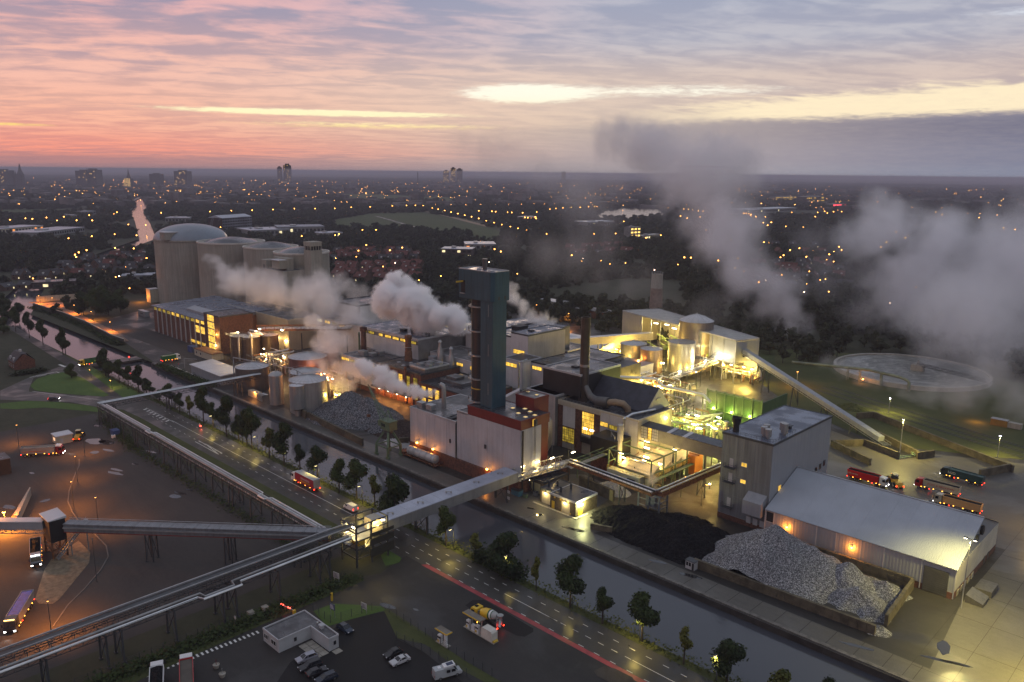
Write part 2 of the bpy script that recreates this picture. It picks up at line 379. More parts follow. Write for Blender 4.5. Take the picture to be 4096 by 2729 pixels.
for a,b_,wd in (((-429.8,104.6),(-432.9,117.3),0.5),((-432.9,117.3),(-427.8,117.9),0.4),((-448.5,123.2),(-441.2,123.9),1.2),((-401.2,98.1),(-362.4,116.4),0.2),((-428.6,107.4),(-429.6,112.1),0.3)):
    mk2.beam((*a,0.045),(*b_,0.045),wd,0.01)
mk2.build('junction_markings',paint)['kind']='structure'
# left yard, car park, fuel apron
sheet('yard',[(-346,40),(-346,106),(-172,110),(-168,110),(-168,-60),(-300,-120),(-420,-40)],0.008,g_gravel)
sheet('gate_road',[(-158.5,100),(-158.5,-60),(-60,-120),(20,-40),(20,118.2),(-148,118.2),(-152,112)],0.008,g_asphalt)
sheet('fuel_apron',[(-156.1,120.6),(-80,120.2),(20,120.2),(20,95),(-101.1,101.0),(-120.1,101.8),(-124.5,100.9),(-140.4,101.7),(-148.3,93.7),(-153.5,110.7)],0.014,g_asphalt)
sheet('car_park',[(-137.6,100.2),(-126.9,95.7),(-119.6,96.2),(-105.8,95.2),(-103.1,91.3),(-80,60),(-110,40),(-135.7,74.1),(-141.7,92.5)],0.02,g_park)
sheet('gate_lawn',[(-149.5,88.2),(-149.1,93.3),(-140.2,100.8),(-138.0,100.5),(-140.6,92.3),(-141.8,87.0)],0.05,g_grass)
sheet('boundary_verge',[(-138.8,101.1),(-125.4,101.0),(-110.8,100.3),(-100.2,100.7),(-102.6,98.3),(-110.0,97.5),(-121.0,98.1),(-127.2,95.3),(-138.0,99.9)],0.05,g_rough)
sheet('corner_lawn',[(-160.9,115.8),(-162.3,119.1),(-156.0,118.9),(-154.3,116.9),(-155.4,113.2)],0.05,g_grass)
sheet('wayside_verge',[(-158.6,20),(-158.6,105),(-153,105),(-152.5,70),(-150,20),(-149,-20),(-158.6,-20)],0.05,g_rough)
sheet('planted_island',[(-89.4,116.7),(-89.0,119.4),(-86.8,120.4),(-82.6,120.6),(-80.2,119.1),(-83.2,116.1),(-87.9,115.8)],0.10,g_dirt)
sheet('manoeuvring_patch',[(-126.7,115.0),(-127.2,117.9),(-125.3,119.9),(-108.8,119.3),(-107.9,118.3),(-107.9,115.6),(-109.5,114.6),(-116.6,114.3)],0.020,g_park)
sheet('paved_tongue',[(-200.2,44.4),(-214.4,50.4),(-218.9,53.2),(-225.7,62.0),(-216.2,61.9),(-210.2,59.6),(-196.2,48.5),(-194.9,46.7),(-197.1,44.4)],0.06,mat('clinker_paving',(0.17,0.13,0.08),0.8,var=0.3,scale=0.8))
# factory ground
sheet('factory_yard',[(30,CR_+0.7),(30,420),(-120,420),(-620,420),(-640,300),(-560,178),(-420,CR_+1)],0.006,g_asphalt)
sheet('quay_pavement',[(30,CR_+0.8),(30,167),(-300,167),(-300,CR_+0.8)],0.014,g_apron)
sheet('warehouse_apron',[(-40,CR_+0.9),(30,CR_+0.9),(30,300),(-90,300),(-90,240),(-44,240),(-44,200)],0.018,g_apron)
sheet('pump_yard',[(-172,161),(-132,161),(-128,172),(-132,196),(-160,200),(-172,190)],0.018,g_apron)
sheet('mud_yard',[(-140,180),(-112,178),(-112,240),(-150,240)],0.020,g_dirt)
sheet('truck_yard',[(-92,240),(-40,242),(-40,330),(-100,300),(-150,320),(-150,260)],0.022,g_apron)
sheet('hall_forecourt',[(-520,176),(-400,178),(-400,194),(-520,194)],0.02,g_gravel)
sheet('embankment',[(30,300),(30,420),(-150,470),(-240,420),(-150,330),(-100,305),(-40,335)],0.03,g_rough)

kb=MB(); ka=[(-293.0,83.5),(-286.4,81.4),(-277.1,77.0),(-264.8,71.6),(-256.1,68.6),(-246.8,67.0),(-238.4,66.2),(-226.8,66.5),(-217.1,66.2),(-210.4,64.4),(-204.5,60.6),(-197.2,54.4),(-191.7,48.9),(-184.4,43.7)]
for a,b_ in zip(ka,ka[1:]): kb.beam((*a,.06),(*b_,.06),.3,.2)
kb.build('kerb',mat('kerb_stone',(.12,.11,.10),.8))['kind']='structure'

jn=MB()
for k in range(9): jn.beam((-44+k*8,CR_+1,.03),(-44+k*8,300,.03),.07,.01)
for k in range(8): jn.beam((-44,166+k*14,.03),(30,166+k*14,.03),.07,.01)
for k in range(22): jn.beam((-150+k*6,CR_+1,.03),(-150+k*6,167,.03),.1,.01)
jn.build('slab_joint',mat('joint_dirt',(.02,.018,.014),.95))['kind']='structure'


# ------------------------------------------------------------------ shared factory materials
m_white=mat('white_cladding',(0.48,0.475,0.48),0.55,var=0.14,scale=0.12,streak=0.35)
m_white_d=mat('joint_shadow_gap',(0.16,0.155,0.15),0.8)
m_cream=mat('cream_cladding',(0.42,0.37,0.28),0.6,var=0.14,scale=0.15,streak=0.5)
m_brick=mat('brown_brick',(0.115,0.05,0.032),0.85,var=0.35,scale=1.2,bump=0.3,bscale=6)
m_brick_r=mat('red_brick',(0.16,0.052,0.03),0.85,var=0.35,scale=1.0,bump=0.3,bscale=6)
m_roof=mat('bitumen_roof',(0.045,0.045,0.05),0.5,var=0.5,scale=0.15,wet=0.12)
m_roof_g=mat('grey_gravel_roof',(0.12,0.115,0.115),0.6,var=0.4,scale=0.2,wet=0.1)
m_roof_w=mat('pale_sheet_roof',(0.46,0.46,0.48),0.42,var=0.12,scale=0.12,corr=0.9)
m_coping=mat('pale_coping',(0.38,0.38,0.39),0.5,var=0.1)
m_conc=mat('weathered_concrete',(0.32,0.295,0.25),0.8,var=0.22,scale=0.08,streak=0.6,bump=0.1)
m_steel=mat('galvanised_steel',(0.36,0.37,0.38),0.42,0.6,var=0.15,scale=0.5)
m_steel_d=mat('dark_painted_steel',(0.05,0.055,0.06),0.55,0.2,var=0.2)
m_steel_g=mat('green_painted_steel',(0.10,0.155,0.09),0.55,0.1,var=0.2)
m_pipe=mat('bright_pipe_jacket',(0.60,0.61,0.62),0.3,0.85,var=0.1)
m_tank=mat('tank_cladding',(0.34,0.335,0.33),0.4,0.55,var=0.15,scale=0.2,streak=0.7)
m_tank_d=mat('dark_tank_cladding',(0.12,0.115,0.11),0.45,0.4,var=0.25,scale=0.2,streak=0.7)
m_blue=mat('dark_teal_sheet',(0.028,0.072,0.100),0.5,0.1,var=0.22,scale=0.15,streak=0.7,corr=0.55)
m_black=mat('black_steel',(0.018,0.018,0.02),0.55,0.2,var=0.3)
m_red=mat('dark_red_sheet',(0.12,0.012,0.014),0.5,var=0.2,scale=0.3,streak=0.4)
m_greysheet=mat('grey_profiled_sheet',(0.17,0.185,0.20),0.45,0.3,var=0.22,scale=0.1,streak=0.75,corr=0.8)
m_greysheet_l=mat('pale_grey_sheet',(0.27,0.285,0.31),0.5,0.15,var=0.12,scale=0.1,streak=0.5,corr=0.8)
m_green=mat('green_sheet_screen',(0.035,0.085,0.03),0.6,var=0.25,scale=0.2,streak=0.5,corr=0.9)
m_yellow=mat('yellow_paint',(0.62,0.40,0.03),0.5,var=0.15)
m_rust=mat('rusty_steel',(0.16,0.07,0.035),0.75,0.2,var=0.4,scale=1.5)
m_frame=mat('window_frame_white',(0.5,0.5,0.48),0.5)
m_frame_d=mat('window_frame_dark',(0.05,0.04,0.03),0.5)
m_glass_d=mat('dark_glass',(0.02,0.022,0.026),0.12,0.0,var=0.1)
m_lit=emit('lit_window',(1.0,0.58,0.08),1.15,var=0.45)
m_lit_dim=emit('dim_lit_window',(0.72,0.50,0.06),0.42,var=0.6)
m_lit_w=emit('white_lit_window',(1.0,0.85,0.45),1.2,var=0.3)
m_bulb=emit('warm_tube',(1.0,0.86,0.55),16.0)
m_bulb_o=emit('sodium_bulb',(1.0,0.40,0.08),14.0)
m_red_l=emit('red_marker',(1.0,0.03,0.02),8.0)

# face 'S' looks back over the canal (-Y), face 'E' looks downstream (+X), 'W' upstream, 'N' away
def fpt(face,c,a,out,z_):
    return {'S': (a,c-out,z_),'E': (c+out,a,z_),'N': (a,c+out,z_),'W': (c-out,a,z_)}[face]
def fbox(mb,face,c,a0,a1,z0,z1,o0,o1):
    p=fpt(face,c,a0,o0,z0); q=fpt(face,c,a1,o1,z1)
    mb.box(min(p[0],q[0]),min(p[1],q[1]),z0,max(p[0],q[0]),max(p[1],q[1]),z1); return mb
_cache={}
def rel(root,p): l=root.location; return (p[0]-l[0],p[1]-l[1],p[2]-l[2])
def piece(root,name,face,c,a,z_,w_,h_,t_,m_,out=0.0):
    """a wall piece w_ x h_ with its lower left corner at (a, z_), t_ proud of the wall; alike pieces share their mesh"""
    key=(name,face,round(w_,2),round(h_,2),t_,m_.name)
    if key in _cache:
        o=bpy.data.objects.new(name,_cache[key]); col.objects.link(o); o.parent=root
    else:
        mb=MB(); fbox(mb,face,0,0,w_,0,h_,0,t_); o=mb.build(name,m_,root); _cache[key]=o.data
    o.location=rel(root,fpt(face,c,a,out,z_)); return o
def panels(root,face,c,a0,a1,z0,z1,n,m_,nz=1,gap=0.10,t_=0.08,name='wall_panel'):
    w_=(a1-a0)/n; h_=(z1-z0)/nz
    for i in range(n):
        for j in range(nz): piece(root,name,face,c,a0+i*w_+gap/2,z0+j*h_+gap/2,w_-gap,h_-gap,t_,m_)
def window(root,face,c,a,z_,w_,h_,nx,nz,lit,frame=None,bar=0.09,out=0.08,name='window'):
    frame=frame or m_frame; mb=MB(); D=0.09
    for i in range(nx+1):
        x=w_*i/nx; fbox(mb,face,0,x-bar/2,x+bar/2,0,h_,0,D)
    for j in range(nz+1):
        y=h_*j/nz; fbox(mb,face,0,0,w_,y-bar/2,y+bar/2,0.005,D+0.012)
    key=('win',face,round(w_,2),round(h_,2),nx,nz,frame.name)
    if key in _cache: o=bpy.data.objects.new(name,_cache[key]); col.objects.link(o); o.parent=root
    else: o=mb.build(name,frame,root); _cache[key]=o.data
    o.location=rel(root,fpt(face,c,a,out,z_))
    pw=w_/nx; ph=h_/nz
    for i in range(nx):
        for j in range(nz):
            key=('pane',face,round(pw,2),round(ph,2),lit.name)
            if key in _cache: p=bpy.data.objects.new('pane',_cache[key]); col.objects.link(p); p.parent=o
            else:
                mb=MB(); fbox(mb,face,0,bar/2,pw-bar/2,bar/2,ph-bar/2,0,0.03); p=mb.build('pane',lit,o); _cache[key]=p.data
            q0=fpt(face,0,i*pw,0.02,j*ph); p.location=q0
    return o
def roofing(root,x0,y0,x1,y1,z_,m_=None,par=0.5,pm=None,w_=0.35,name='roof'):
    o=MB().box(x0+0.02,y0+0.02,z_-0.35,x1-0.02,y1-0.02,z_).build(name,m_ or m_roof,root,world=True)
    if par:
        mb=MB()
        mb.box(x0-0.1,y0-0.1,z_-0.5,x1+0.1,y0+w_,z_+par).box(x0-0.1,y1-w_,z_-0.5,x1+0.1,y1+0.1,z_+par)
        mb.box(x0-0.1,y0+w_,z_-0.5,x0+w_,y1-w_,z_+par).box(x1-w_,y0+w_,z_-0.5,x1+0.1,y1-w_,z_+par)
        mb.build('parapet',pm or m_coping,root,world=True)
    return o
def core(root,x0,y0,x1,y1,z0,z1,m_,name='wall'):
    return MB().box(x0,y0,z0,x1,y1,z1).build(name,m_,root,world=True)
def roof_unit(root,x,y,z_,w_=2.2,d_=1.6,h_=1.4,m_=None):
    mb=MB().box(x,y,z_-0.05,x+w_,y+d_,z_+h_*0.6).box(x-0.15,y-0.15,z_+h_*0.68,x+w_+0.15,y+d_+0.15,z_+h_)
    mb.box(x+0.1,y+0.1,z_+h_*0.6,x+w_-0.1,y+d_-0.1,z_+h_*0.69)
    return mb.build('roof_vent',m_ or m_steel,root,world=True)
def skylight(root,x,y,z_,s=1.3,m_=None):
    o=MB().box(x,y,z_-0.02,x+s,y+s,z_+0.25).build('skylight',m_coping,root,world=True)
    g=MB().box(0.12,0.12,0,s-0.12,s-0.12,0.12).build('pane',m_ or emit('skylight_glow',(1.0,0.72,0.32),0.75),o); g.location=rel(root,(x,y,z_+0.24)); return o
def wall_lamp(root,face,c,a,z_,power,rgb=SODIUM,bulb=None,r=0.28,out=0.35):
    p=fpt(face,c,a,out,z_)
    mb=MB(); fbox(mb,face,c,a-0.12,a+0.12,z_+0.28,z_+0.4,0,out+0.2); o=mb.build('wall_lamp',m_steel_d,root,world=True)
    b=MB().lathe([(0.02,-r),(r*.8,-r*.6),(r,0),(r*.8,r*.6),(0.02,r)],n=10).build('bulb',bulb or m_bulb_o,o); b.location=rel(root,p)
    if power: light(root,rel(root,fpt(face,c,a,out+0.55,z_-0.1)),power,rgb,0.2)
    return o
def railing(root,pts,z_,h=1.1,step=1.6,m_=None,name='railing',r=0.06):
    mb=MB()
    for a,b in zip(pts,pts[1:]):
        a=Vector((*a,z_)) if len(a) == 2 else Vector(a); b=Vector((*b,z_)) if len(b) == 2 else Vector(b)
        for k in (h,h*0.5): mb.beam(a+Vector((0,0,k)),b+Vector((0,0,k)),r)
        n=max(1,int((b-a).length/step))
        for i in range(n+1):
            p=a.lerp(b,i/n); mb.beam(p,p+Vector((0,0,h)),r)
    return mb.build(name,m_ or m_steel,root,world=True)
def tank(name,label,x,y,z0,z1,r,roof='cone',m_=None,cone=1.2,ribs=16,rail=True,group=None,cat='tank',rm=None):
    t=thing(name,label,cat,x,y,z0,group=group); m_=m_ or m_tank
    mb=MB().cyl(0,0,0,z1-z0,r,n=40); mb.build('shell',m_,t,smooth=True)
    hb=MB()
    for k in range(1,int((z1-z0)/3)): hb.lathe([(r+.01,k*3.0),(r+0.07,k*3.0+.03),(r+0.07,k*3+0.12),(r+.01,k*3+.15)],n=40,cap=False)
    hb.lathe([(r,z1-z0-.3),(r+0.16,z1-z0-.3),(r+0.16,z1-z0+.05),(r,z1-z0+.05)],n=40,cap=False)
    hb.build('hoop',m_,t)
    h=z1-z0
    rm=rm or m_roof_w
    if roof == 'cone':
        MB().lathe([(r+.1,h),(r*.5,h+cone*.62),(0.3,h+cone),(0.28,h+cone+.4)],n=40).build('tank_roof',rm,t,smooth=True)
        rb=MB()
        for k in range(ribs):
            an=2*math.pi*k/ribs; c,s_=math.cos(an),math.sin(an)
            rb.beam((r*c,r*s_,h+.06),(r*.5*c,r*.5*s_,h+cone*.62+.06),.1); rb.beam((r*.5*c,r*.5*s_,h+cone*.62+.06),(.3*c,.3*s_,h+cone+.06),.1)
        rb.build('roof_rib',m_steel,t)
    elif roof == 'open':
        MB().cyl(0,0,h-1.2,h-0.9,r-.1,n=40).build('tank_roof',rm,t); MB().lathe([(r*.45,h-.95),(r*.45,h-.3),(r*.3,h-.1),(.05,h)],n=24).build('roof_dome',rm,t,smooth=True)
        MB().lathe([(r-.25,h-1),(r-.25,h+.1),(r+.05,h+.1),(r+.05,h-1)],n=40,cap=False).build('rim',m_coping,t)
    elif roof == 'dome':
        MB().lathe([(r,h),(r*.8,h+r*.32),(r*.4,h+r*.52),(.2,h+r*.56),(.2,h+r*.9)],n=32).build('tank_roof',m_,t,smooth=True)
    if rail:
        rl=MB(); n=20
        for k in range(n):
            a0=2*math.pi*k/n; a1=2*math.pi*(k+1)/n; p=Vector((r*math.cos(a0),r*math.sin(a0),h)); q=Vector((r*math.cos(a1),r*math.sin(a1),h))
            rl.beam(p,p+Vector((0,0,1.0)),.06); rl.beam(p+Vector((0,0,1)),q+Vector((0,0,1)),.06)
        rl.build('railing',m_steel,t)
    return t

# ------------------------------------------------------------------ grey mill block with the long warehouse
t=thing('mill_building','tall grey corrugated mill block with five drums on its flat roof','building',-103,220)
x0,x1,y0,y1,H_=-111,-95.3,202.5,241.5,26.4
core(t,x0,y0,x1,y1,1.6,H_,m_greysheet_l); core(t,x0-.06,y0-.06,x1+.06,y1+.06,0,1.6,m_brick,'plinth')
mr=mat('slate_blue_roof',(0.10,0.115,0.155),0.5,var=0.2,scale=0.2,wet=0.2)
roofing(t,x0-.1,y0-.1,x1+.1,y1+.1,H_+.05,mr,0.12,m_steel_d,0.18)
panels(t,'S',y0,x0,x1,1.7,H_-0.1,3,m_greysheet,nz=4,gap=.06)
for a,z_ in ((-104.4,17.7),(-104.4,12.6)): window(t,'S',y0,a,z_,1.7,1.2,2,1,m_lit,name='window')
for k,(a,z_) in enumerate(((-108.2,16.6),(-108.2,12.1),(-108.2,4.4))):
    piece(t,'door','S',y0,a,z_,1.2,2.6,.12,m_coping,.03)
    b_=MB().box(a-1.2,y0-1.5,z_-.25,a+2.2,y0-.1,z_-.1).build('landing',m_steel_d,t,world=True); railing(t,[(a-1.2,y0-.2),(a-1.2,y0-1.5),(a+2.2,y0-1.5),(a+2.2,y0-.2)],z_-.1,m_=m_steel_d)
for v_,z_ in ((207.6,11.2),(214.0,10.6)): window(t,'E',x1,v_,z_ ,1.6,1.6,2,1,m_lit)
for v_,z_,mm in ((229.2,9.6,m_coping),(232.2,10.0,m_glass_d),(235.2,10.4,m_glass_d),(238.0,10.8,m_glass_d)): window(t,'E',x1,v_,z_,1.3,1.7,1,1,mm,m_frame_d)
b_=MB(); b_.prism([(-101.6,199.2),(-95.9,199.2),(-95.9,202.4),(-101.6,202.4)],5.2,9.6,[9.2,9.2,11.0,11.0]); b_.build('bay',m_greysheet_l,t,world=True)
for k in range(3): piece(t,'loading_hatch','S',y0-.05,-101.7+k*2.1,1.2,1.4,1.9,.1,m_coping)
for x,y,r_,h_ in ((-100.8,207.6,.95,2.2),(-98.9,206.3,.95,2.2),(-101.3,210.0,.95,2.2),(-97.0,212.6,.95,2.9),(-98.8,215.2,.95,2.2)):
    o_=MB().cyl(x,y,H_+.7,H_+.7+h_,r_,n=18).lathe([(r_*.5,H_),(r_*.5,H_+.75)],x,y,12).build('roof_drum',m_tank,t,world=True,smooth=True)
MB().lathe([(.95,H_),(.9,H_+2),(1.35,H_+3.6),(1.4,H_+4.4),(1.25,H_+4.4),(1.1,H_+3.4)],-108.6,205.6,18).build('exhaust_stack',m_black,t,world=True,smooth=True)
MB().box(-99.6,219,H_,-98.4,220.2,H_+.9).box(-100,218.7,H_+.9,-98,220.5,H_+1.05).build('roof_hatch',m_steel_d,t,world=True)
railing(t,[(x0+.3,y0+.3),(x1-.3,y0+.3),(x1-.3,y0+14)],H_+.1,m_=m_steel_d,r=.05)

t=thing('warehouse','long pale gabled warehouse with orange wall lamps behind the gravel heap','building',-70,219)
x0,x1,y0,y1=-95.1,-46,200.5,237.5; E_,Rz=8.3,15.6; ym=219
def gable(mb,x0,x1,y0,y1,e,r,z0=0): mb.v += [(x0,y0,z0),(x0,y1,z0),(x0,y1,e),(x0,(y0+y1)/2,r),(x0,y0,e),(x1,y0,z0),(x1,y1,z0),(x1,y1,e),(x1,(y0+y1)/2,r),(x1,y0,e)]; mb.f += [(0,4,3,2,1),(5,6,7,8,9),(0,5,9,4),(1,2,7,6),(0,1,6,5),(4,9,8,3),(3,8,7,2)]; return mb
gable(MB(),x0,x1,y0,y1,E_-.15,Rz-.15).build('wall',m_greysheet_l,t,world=True)
core(t,x0,y0-.07,x1+.07,y1,0,1.7,m_brick,'plinth')
wr=mat('warehouse_roof_sheet',(0.30,0.33,0.37),0.5,0.0,var=0.1,scale=0.08,corr=0.0)
_b=wr.node_tree; N=NT(_b); g_=N.new('ShaderNodeNewGeometry'); s_=N.new('ShaderNodeSeparateXYZ'); N.l.new(g_.outputs['Position'],s_.inputs[0]); bp=N.new('ShaderNodeBump'); bp.inputs['Distance'].default_value=.06; bp.inputs['Strength'].default_value=.25
N.l.new(N.m('SINE',N.m('MULTIPLY',s_.outputs[0],6.2832/.5)),bp.inputs['Height']); N.l.new(bp.outputs[0],N.n['Principled BSDF'].inputs['Normal'])
n_=10
for s in (0,1):
    for k in range(n_):
        a=x0-.02+(x1-x0+.4)*k/n_+.02; b=x0+(x1-x0+.4)*(k+1)/n_-.02
        ye=(y0-.5) if s == 0 else (y1+.5); ze=E_-.2
        mb=MB(); mb.quad((a,ye,ze),(b,ye,ze),(b,ym,Rz+.02),(a,ym,Rz+.02)) if s == 0 else mb.quad((a,ym,Rz+.02),(b,ym,Rz+.02),(b,ye,ze),(a,ye,ze))
        mb.quad(*[(p[0],p[1],p[2]-.12) for p in reversed(mb.v[:4])]); mb.build('roof_sheet',wr,t,world=True)
MB().beam((x0,ym,Rz+.06),(x1+.4,ym,Rz+.06),.5,.14).build('ridge_cap',m_steel,t,world=True)
bays=[-95.0,-92.4,-86.8,-80.2,-74.9,-68.4,-62.6,-53.6,-46.0]
for i in range(1,8):
    a,b=bays[i],bays[i+1]
    if i == 7: continue
    piece(t,'wall_panel','S',y0,a+.12,1.9,b-a-.24,E_-2.3,.1,m_greysheet_l)
for a in bays: piece(t,'bay_post','S',y0,a-.12,0.2,.24,E_-.5,.16,m_coping)
window(t,'S',y0,-94.7,4.6,2.2,3.0,1,1,m_glass_d,m_frame,name='window')
d_=MB(); fbox(d_,'S',y0,-53.0,-47.4,.1,6.6,.05,.18)
dr=d_.build('roller_door',m_steel_d,t,world=True)
for k in range(12): piece(t,'door_slat','S',y0,-52.9,.2+k*.53,5.4,.44,.05,mat('roller_slat',(0.09,0.09,0.085),.5,.3),.18)
wall_lamp(t,'S',y0,(-88.4,4.8)[0],(-88.4,4.8)[1],900,SODIUM); wall_lamp(t,'S',y0,(-70.6,5.0)[0],(-70.6,5.0)[1],900,SODIUM)
panels(t,'E',x1,y0+.2,y1-.2,2.0,E_-.1,6,mat('cream_gable_sheet',(0.52,0.49,0.40),.5,.05,var=.12,corr=.7),gap=.06,t_=.07)
mb=MB(); mb.lathe([(.2,0),(1.25,.0),(1.25,.5),(1.0,.55)],n=20); mb.v=[(x1+.1+c_,219+a_,12.2+b_) for a_,b_,c_ in mb.v]; mb.build('gable_fan',m_black,t,world=True)
piece(t,'vent_box','E',x1,214.8,10.6,1.1,1.5,.5,m_steel_d)
for v_ in (226.0,229.5): piece(t,'door','E',x1,v_,0.1,1.1,2.1,.1,m_steel_d,.03)
for k in range(5): piece(t,'foundation_block','E',x1,203+k*3.0,0.0,1.8,1.5,.12,m_conc,.08)

# ------------------------------------------------------------------ lime store with the red band and the teal tower
t=thing('white_store_building','pale panelled building on the quay with a dark red upper band','building',-190,180)
m_lime=mat('whitewashed_panel',(0.37,0.385,0.42),0.55,var=0.2,scale=0.09,streak=0.45)
core(t,-218.5,171.7,-194,196,4.2,16.8,m_white_d); core(t,-218.5,171.2,-163.4,196,0,4.2,m_brick,'plinth')
xs=[-218.5,-213.9,-209.3,-204.7,-198.4,-194.0]
for a,b in zip(xs,xs[1:]): piece(t,'wall_panel','S',171.7,a+.06,4.3,b-a-.12,12.7,.1,m_lime)
roofing(t,-218.5,171.7,-194,196,17.0,m_roof_g,.25,m_coping)
core(t,-193.4,172.0,-163.6,181.4,4.2,21.1,m_white_d)
panels(t,'S',172.0,-193.4,-163.6,4.3,21.15,4,m_lime,gap=.05,t_=.1); panels(t,'E',-163.6,172.0,181.4,4.3,21.15,2,m_lime,gap=.05,t_=.1)
roofing(t,-193.4,172.0,-188.1,181.4,21.2,m_roof_g,.2)
core(t,-188.0,171.9,-163.5,185.3,21.2,24.1,m_red,'red_band'); roofing(t,-188.0,171.9,-163.5,185.3,24.2,m_roof,.12,m_red,.25)
core(t,-176.6,183.0,-168.2,190.0,4.0,28.2,m_red,'stair_head'); roofing(t,-176.6,183.0,-168.2,190.0,28.3,m_roof_g,.15,m_red,.2)
for x,y in ((-175.5,179.3),(-172.2,181.6),(-170.3,176.5),(-168.9,180.5),(-165.9,175.2),(-165.2,178.8)): skylight(t,x,y,24.2,1.25)
skylight(t,-175.6,186.7,28.3,1.1); skylight(t,-171.0,186.0,28.3,1.1)
railing(t,[(-175.5,185.2),(-174,185.2),(-174,186.5),(-175.5,186.5),(-175.5,185.2)],28.3,1.4,.5,m_steel_d)
piece(t,'door','E',-163.5,177.2,21.5,1.1,2.2,.1,m_lit,.02); piece(t,'door_leaf','E',-163.5,177.6,21.6,.9,2.0,.9,m_steel_d,.12)
MB().beam((-163.2,172.6,.5),(-163.2,172.6,21),.5,.35).build('downpipe',m_black,t,world=True)
lad=MB(); 
for dy in (0,.6): lad.beam((-162.9,177.6+dy,3),(-162.9,177.6+dy,22),.08)
for k in range(48): lad.beam((-162.9,177.6,3+k*.4),(-162.9,178.2,3+k*.4),.05)
lad.build('ladder',m_steel_d,t,world=True)
roof_unit(t,-217.0,173.6,17.0,3.0,2.2,2.0); roof_unit(t,-212.4,174.0,17.0,3.0,2.2,2.0)
MB().box(-198.6,172.2,17,-196.4,175.5,17.6).beam((-199,172.0,17.2),(-197,175.4,18.4),.3).build('roof_hatch',m_steel_d,t,world=True)
pj=MB().tube([(-209.5,180,17),(-209.5,180,24.4),(-209.8,179.9,25.2),(-210.8,179.4,25.6)],.85,14); pj.build('steam_outlet',m_tank,t,world=True,smooth=True)
for px_,pz in ((-213.8,4.9),(-204.9,4.8),(-177.6,4.9)): wall_lamp(t,'S',171.2,px_,pz,420,SODIUM,r=.4)
for px_,pz in ((-196.8,9.1),(-179.4,11.5)): piece(t,'wall_socket','S',171.6,px_,pz,.6,1.3,.35,m_steel_d)

t=thing('teal_tower','tall dark teal lift tower with overhanging head above the red band','tower',-182.4,178,24.2)
core(t,-185.0,174.9,-179.4,181.1,24.2,59.6,m_blue,'shaft'); panels(t,'S',174.9,-185,-179.4,24.4,59.4,2,m_blue,6,.05,.06,'cladding_sheet'); panels(t,'E',-179.4,174.9,181.1,24.4,59.4,2,m_blue,6,.05,.06,'cladding_sheet'); panels(t,'S',174.4,-191.6,-180.2,59.7,68.7,4,m_blue,2,.05,.06,'cladding_sheet'); panels(t,'E',-179.0,175.5,181.8,59.7,68.7,2,m_blue,2,.05,.06,'cladding_sheet')
mb=MB(); c_=.9
mb.prism([(-195.0,174.4),(-179.0-c_,174.4),(-179.0,174.4+c_),(-179.0,181.9),(-195.0,181.9)],59.5,68.9); mb.build('head',m_blue,t,world=True)
MB().prism([(-194.8,174.6),(-179.2-c_,174.6),(-179.2,174.6+c_),(-179.2,181.7),(-194.8,181.7)],68.9,69.0).build('roof',mr,t,world=True)
mb=MB(); mb.beam((-195,174.5,69.1),(-179.9,174.5,69.1),.25).beam((-179.1,175.3,69.1),(-179.1,181.8,69.1),.25).beam((-195,181.8,69.1),(-179.1,181.8,69.1),.25).beam((-194.9,174.5,69.1),(-194.9,181.8,69.1),.25); mb.build('roof_edge',m_coping,t,world=True)
piece(t,'opening','S',174.4,-193.8,61.2,1.9,4.2,.06,m_black); mb=MB(); fbox(mb,'S',174.4,-193.9,-191.8,60.9,61.2,0,.6); mb.build('opening_sill',m_steel,t,world=True)
MB().beam((-192.9,176,65.0),(-192.9,171.4,65.0),.35,.5).build('crane_beam',m_yellow,t,world=True)
MB().cyl(-187.0,178.6,69.0,72.2,.75,n=16).lathe([(.95,72.2),(.95,72.5)],-187,178.6,16).build('roof_pipe',m_tank_d,t,world=True,smooth=True)
MB().box(-183.0,176.2,69,-181.4,177.6,69.3).build('roof_hatch',m_coping,t,world=True); MB().box(-189.6,177.4,69,-188.4,178.6,69.3).build('roof_hatch',m_coping,t,world=True)
for v_ in (176.8,179.6): piece(t,'vent_box','E',-179.4,v_,60.0,.8,1.1,.5,m_steel_d)
for k in range(3): piece(t,'strip_light','S',174.9,-181.4,28.5+k*13,.12,4.0,.08,m_steel)

t=thing('round_stack','black round shaft ringed by walkways beside the teal tower','stack',-188.6,178.4,24.2)
MB().cyl(0,0,0,35.2,3.15,n=36).build('shaft',mat('blackened_shaft',(.03,.032,.036),.45,.3,var=.3,streak=.7),t,smooth=True)
for z_ in (.4,8.2,16.2,24.4,32.6):
    p_=MB().lathe([(3.1,z_),(4.2,z_),(4.2,z_+.35),(3.1,z_+.35)],n=36,cap=False).build('walkway',m_steel,t)
    rl=MB()
    for k in range(24):
        a0=2*math.pi*k/24; a1=2*math.pi*(k+1)/24
        p,q=[Vector((4.15*math.cos(a),4.15*math.sin(a),z_+.35)) for a in (a0,a1)]
        rl.beam(p,p+Vector((0,0,1.1)),.07)
        for hh in (.55,1.1): rl.beam(p+Vector((0,0,hh)),q+Vector((0,0,hh)),.07)
    rl.build('railing',m_steel_d,p_)
MB().lathe([(3.16,4.8),(3.26,4.8),(3.26,5.1),(3.16,5.1)],n=36,cap=False).build('yellow_hoop',m_yellow,t)

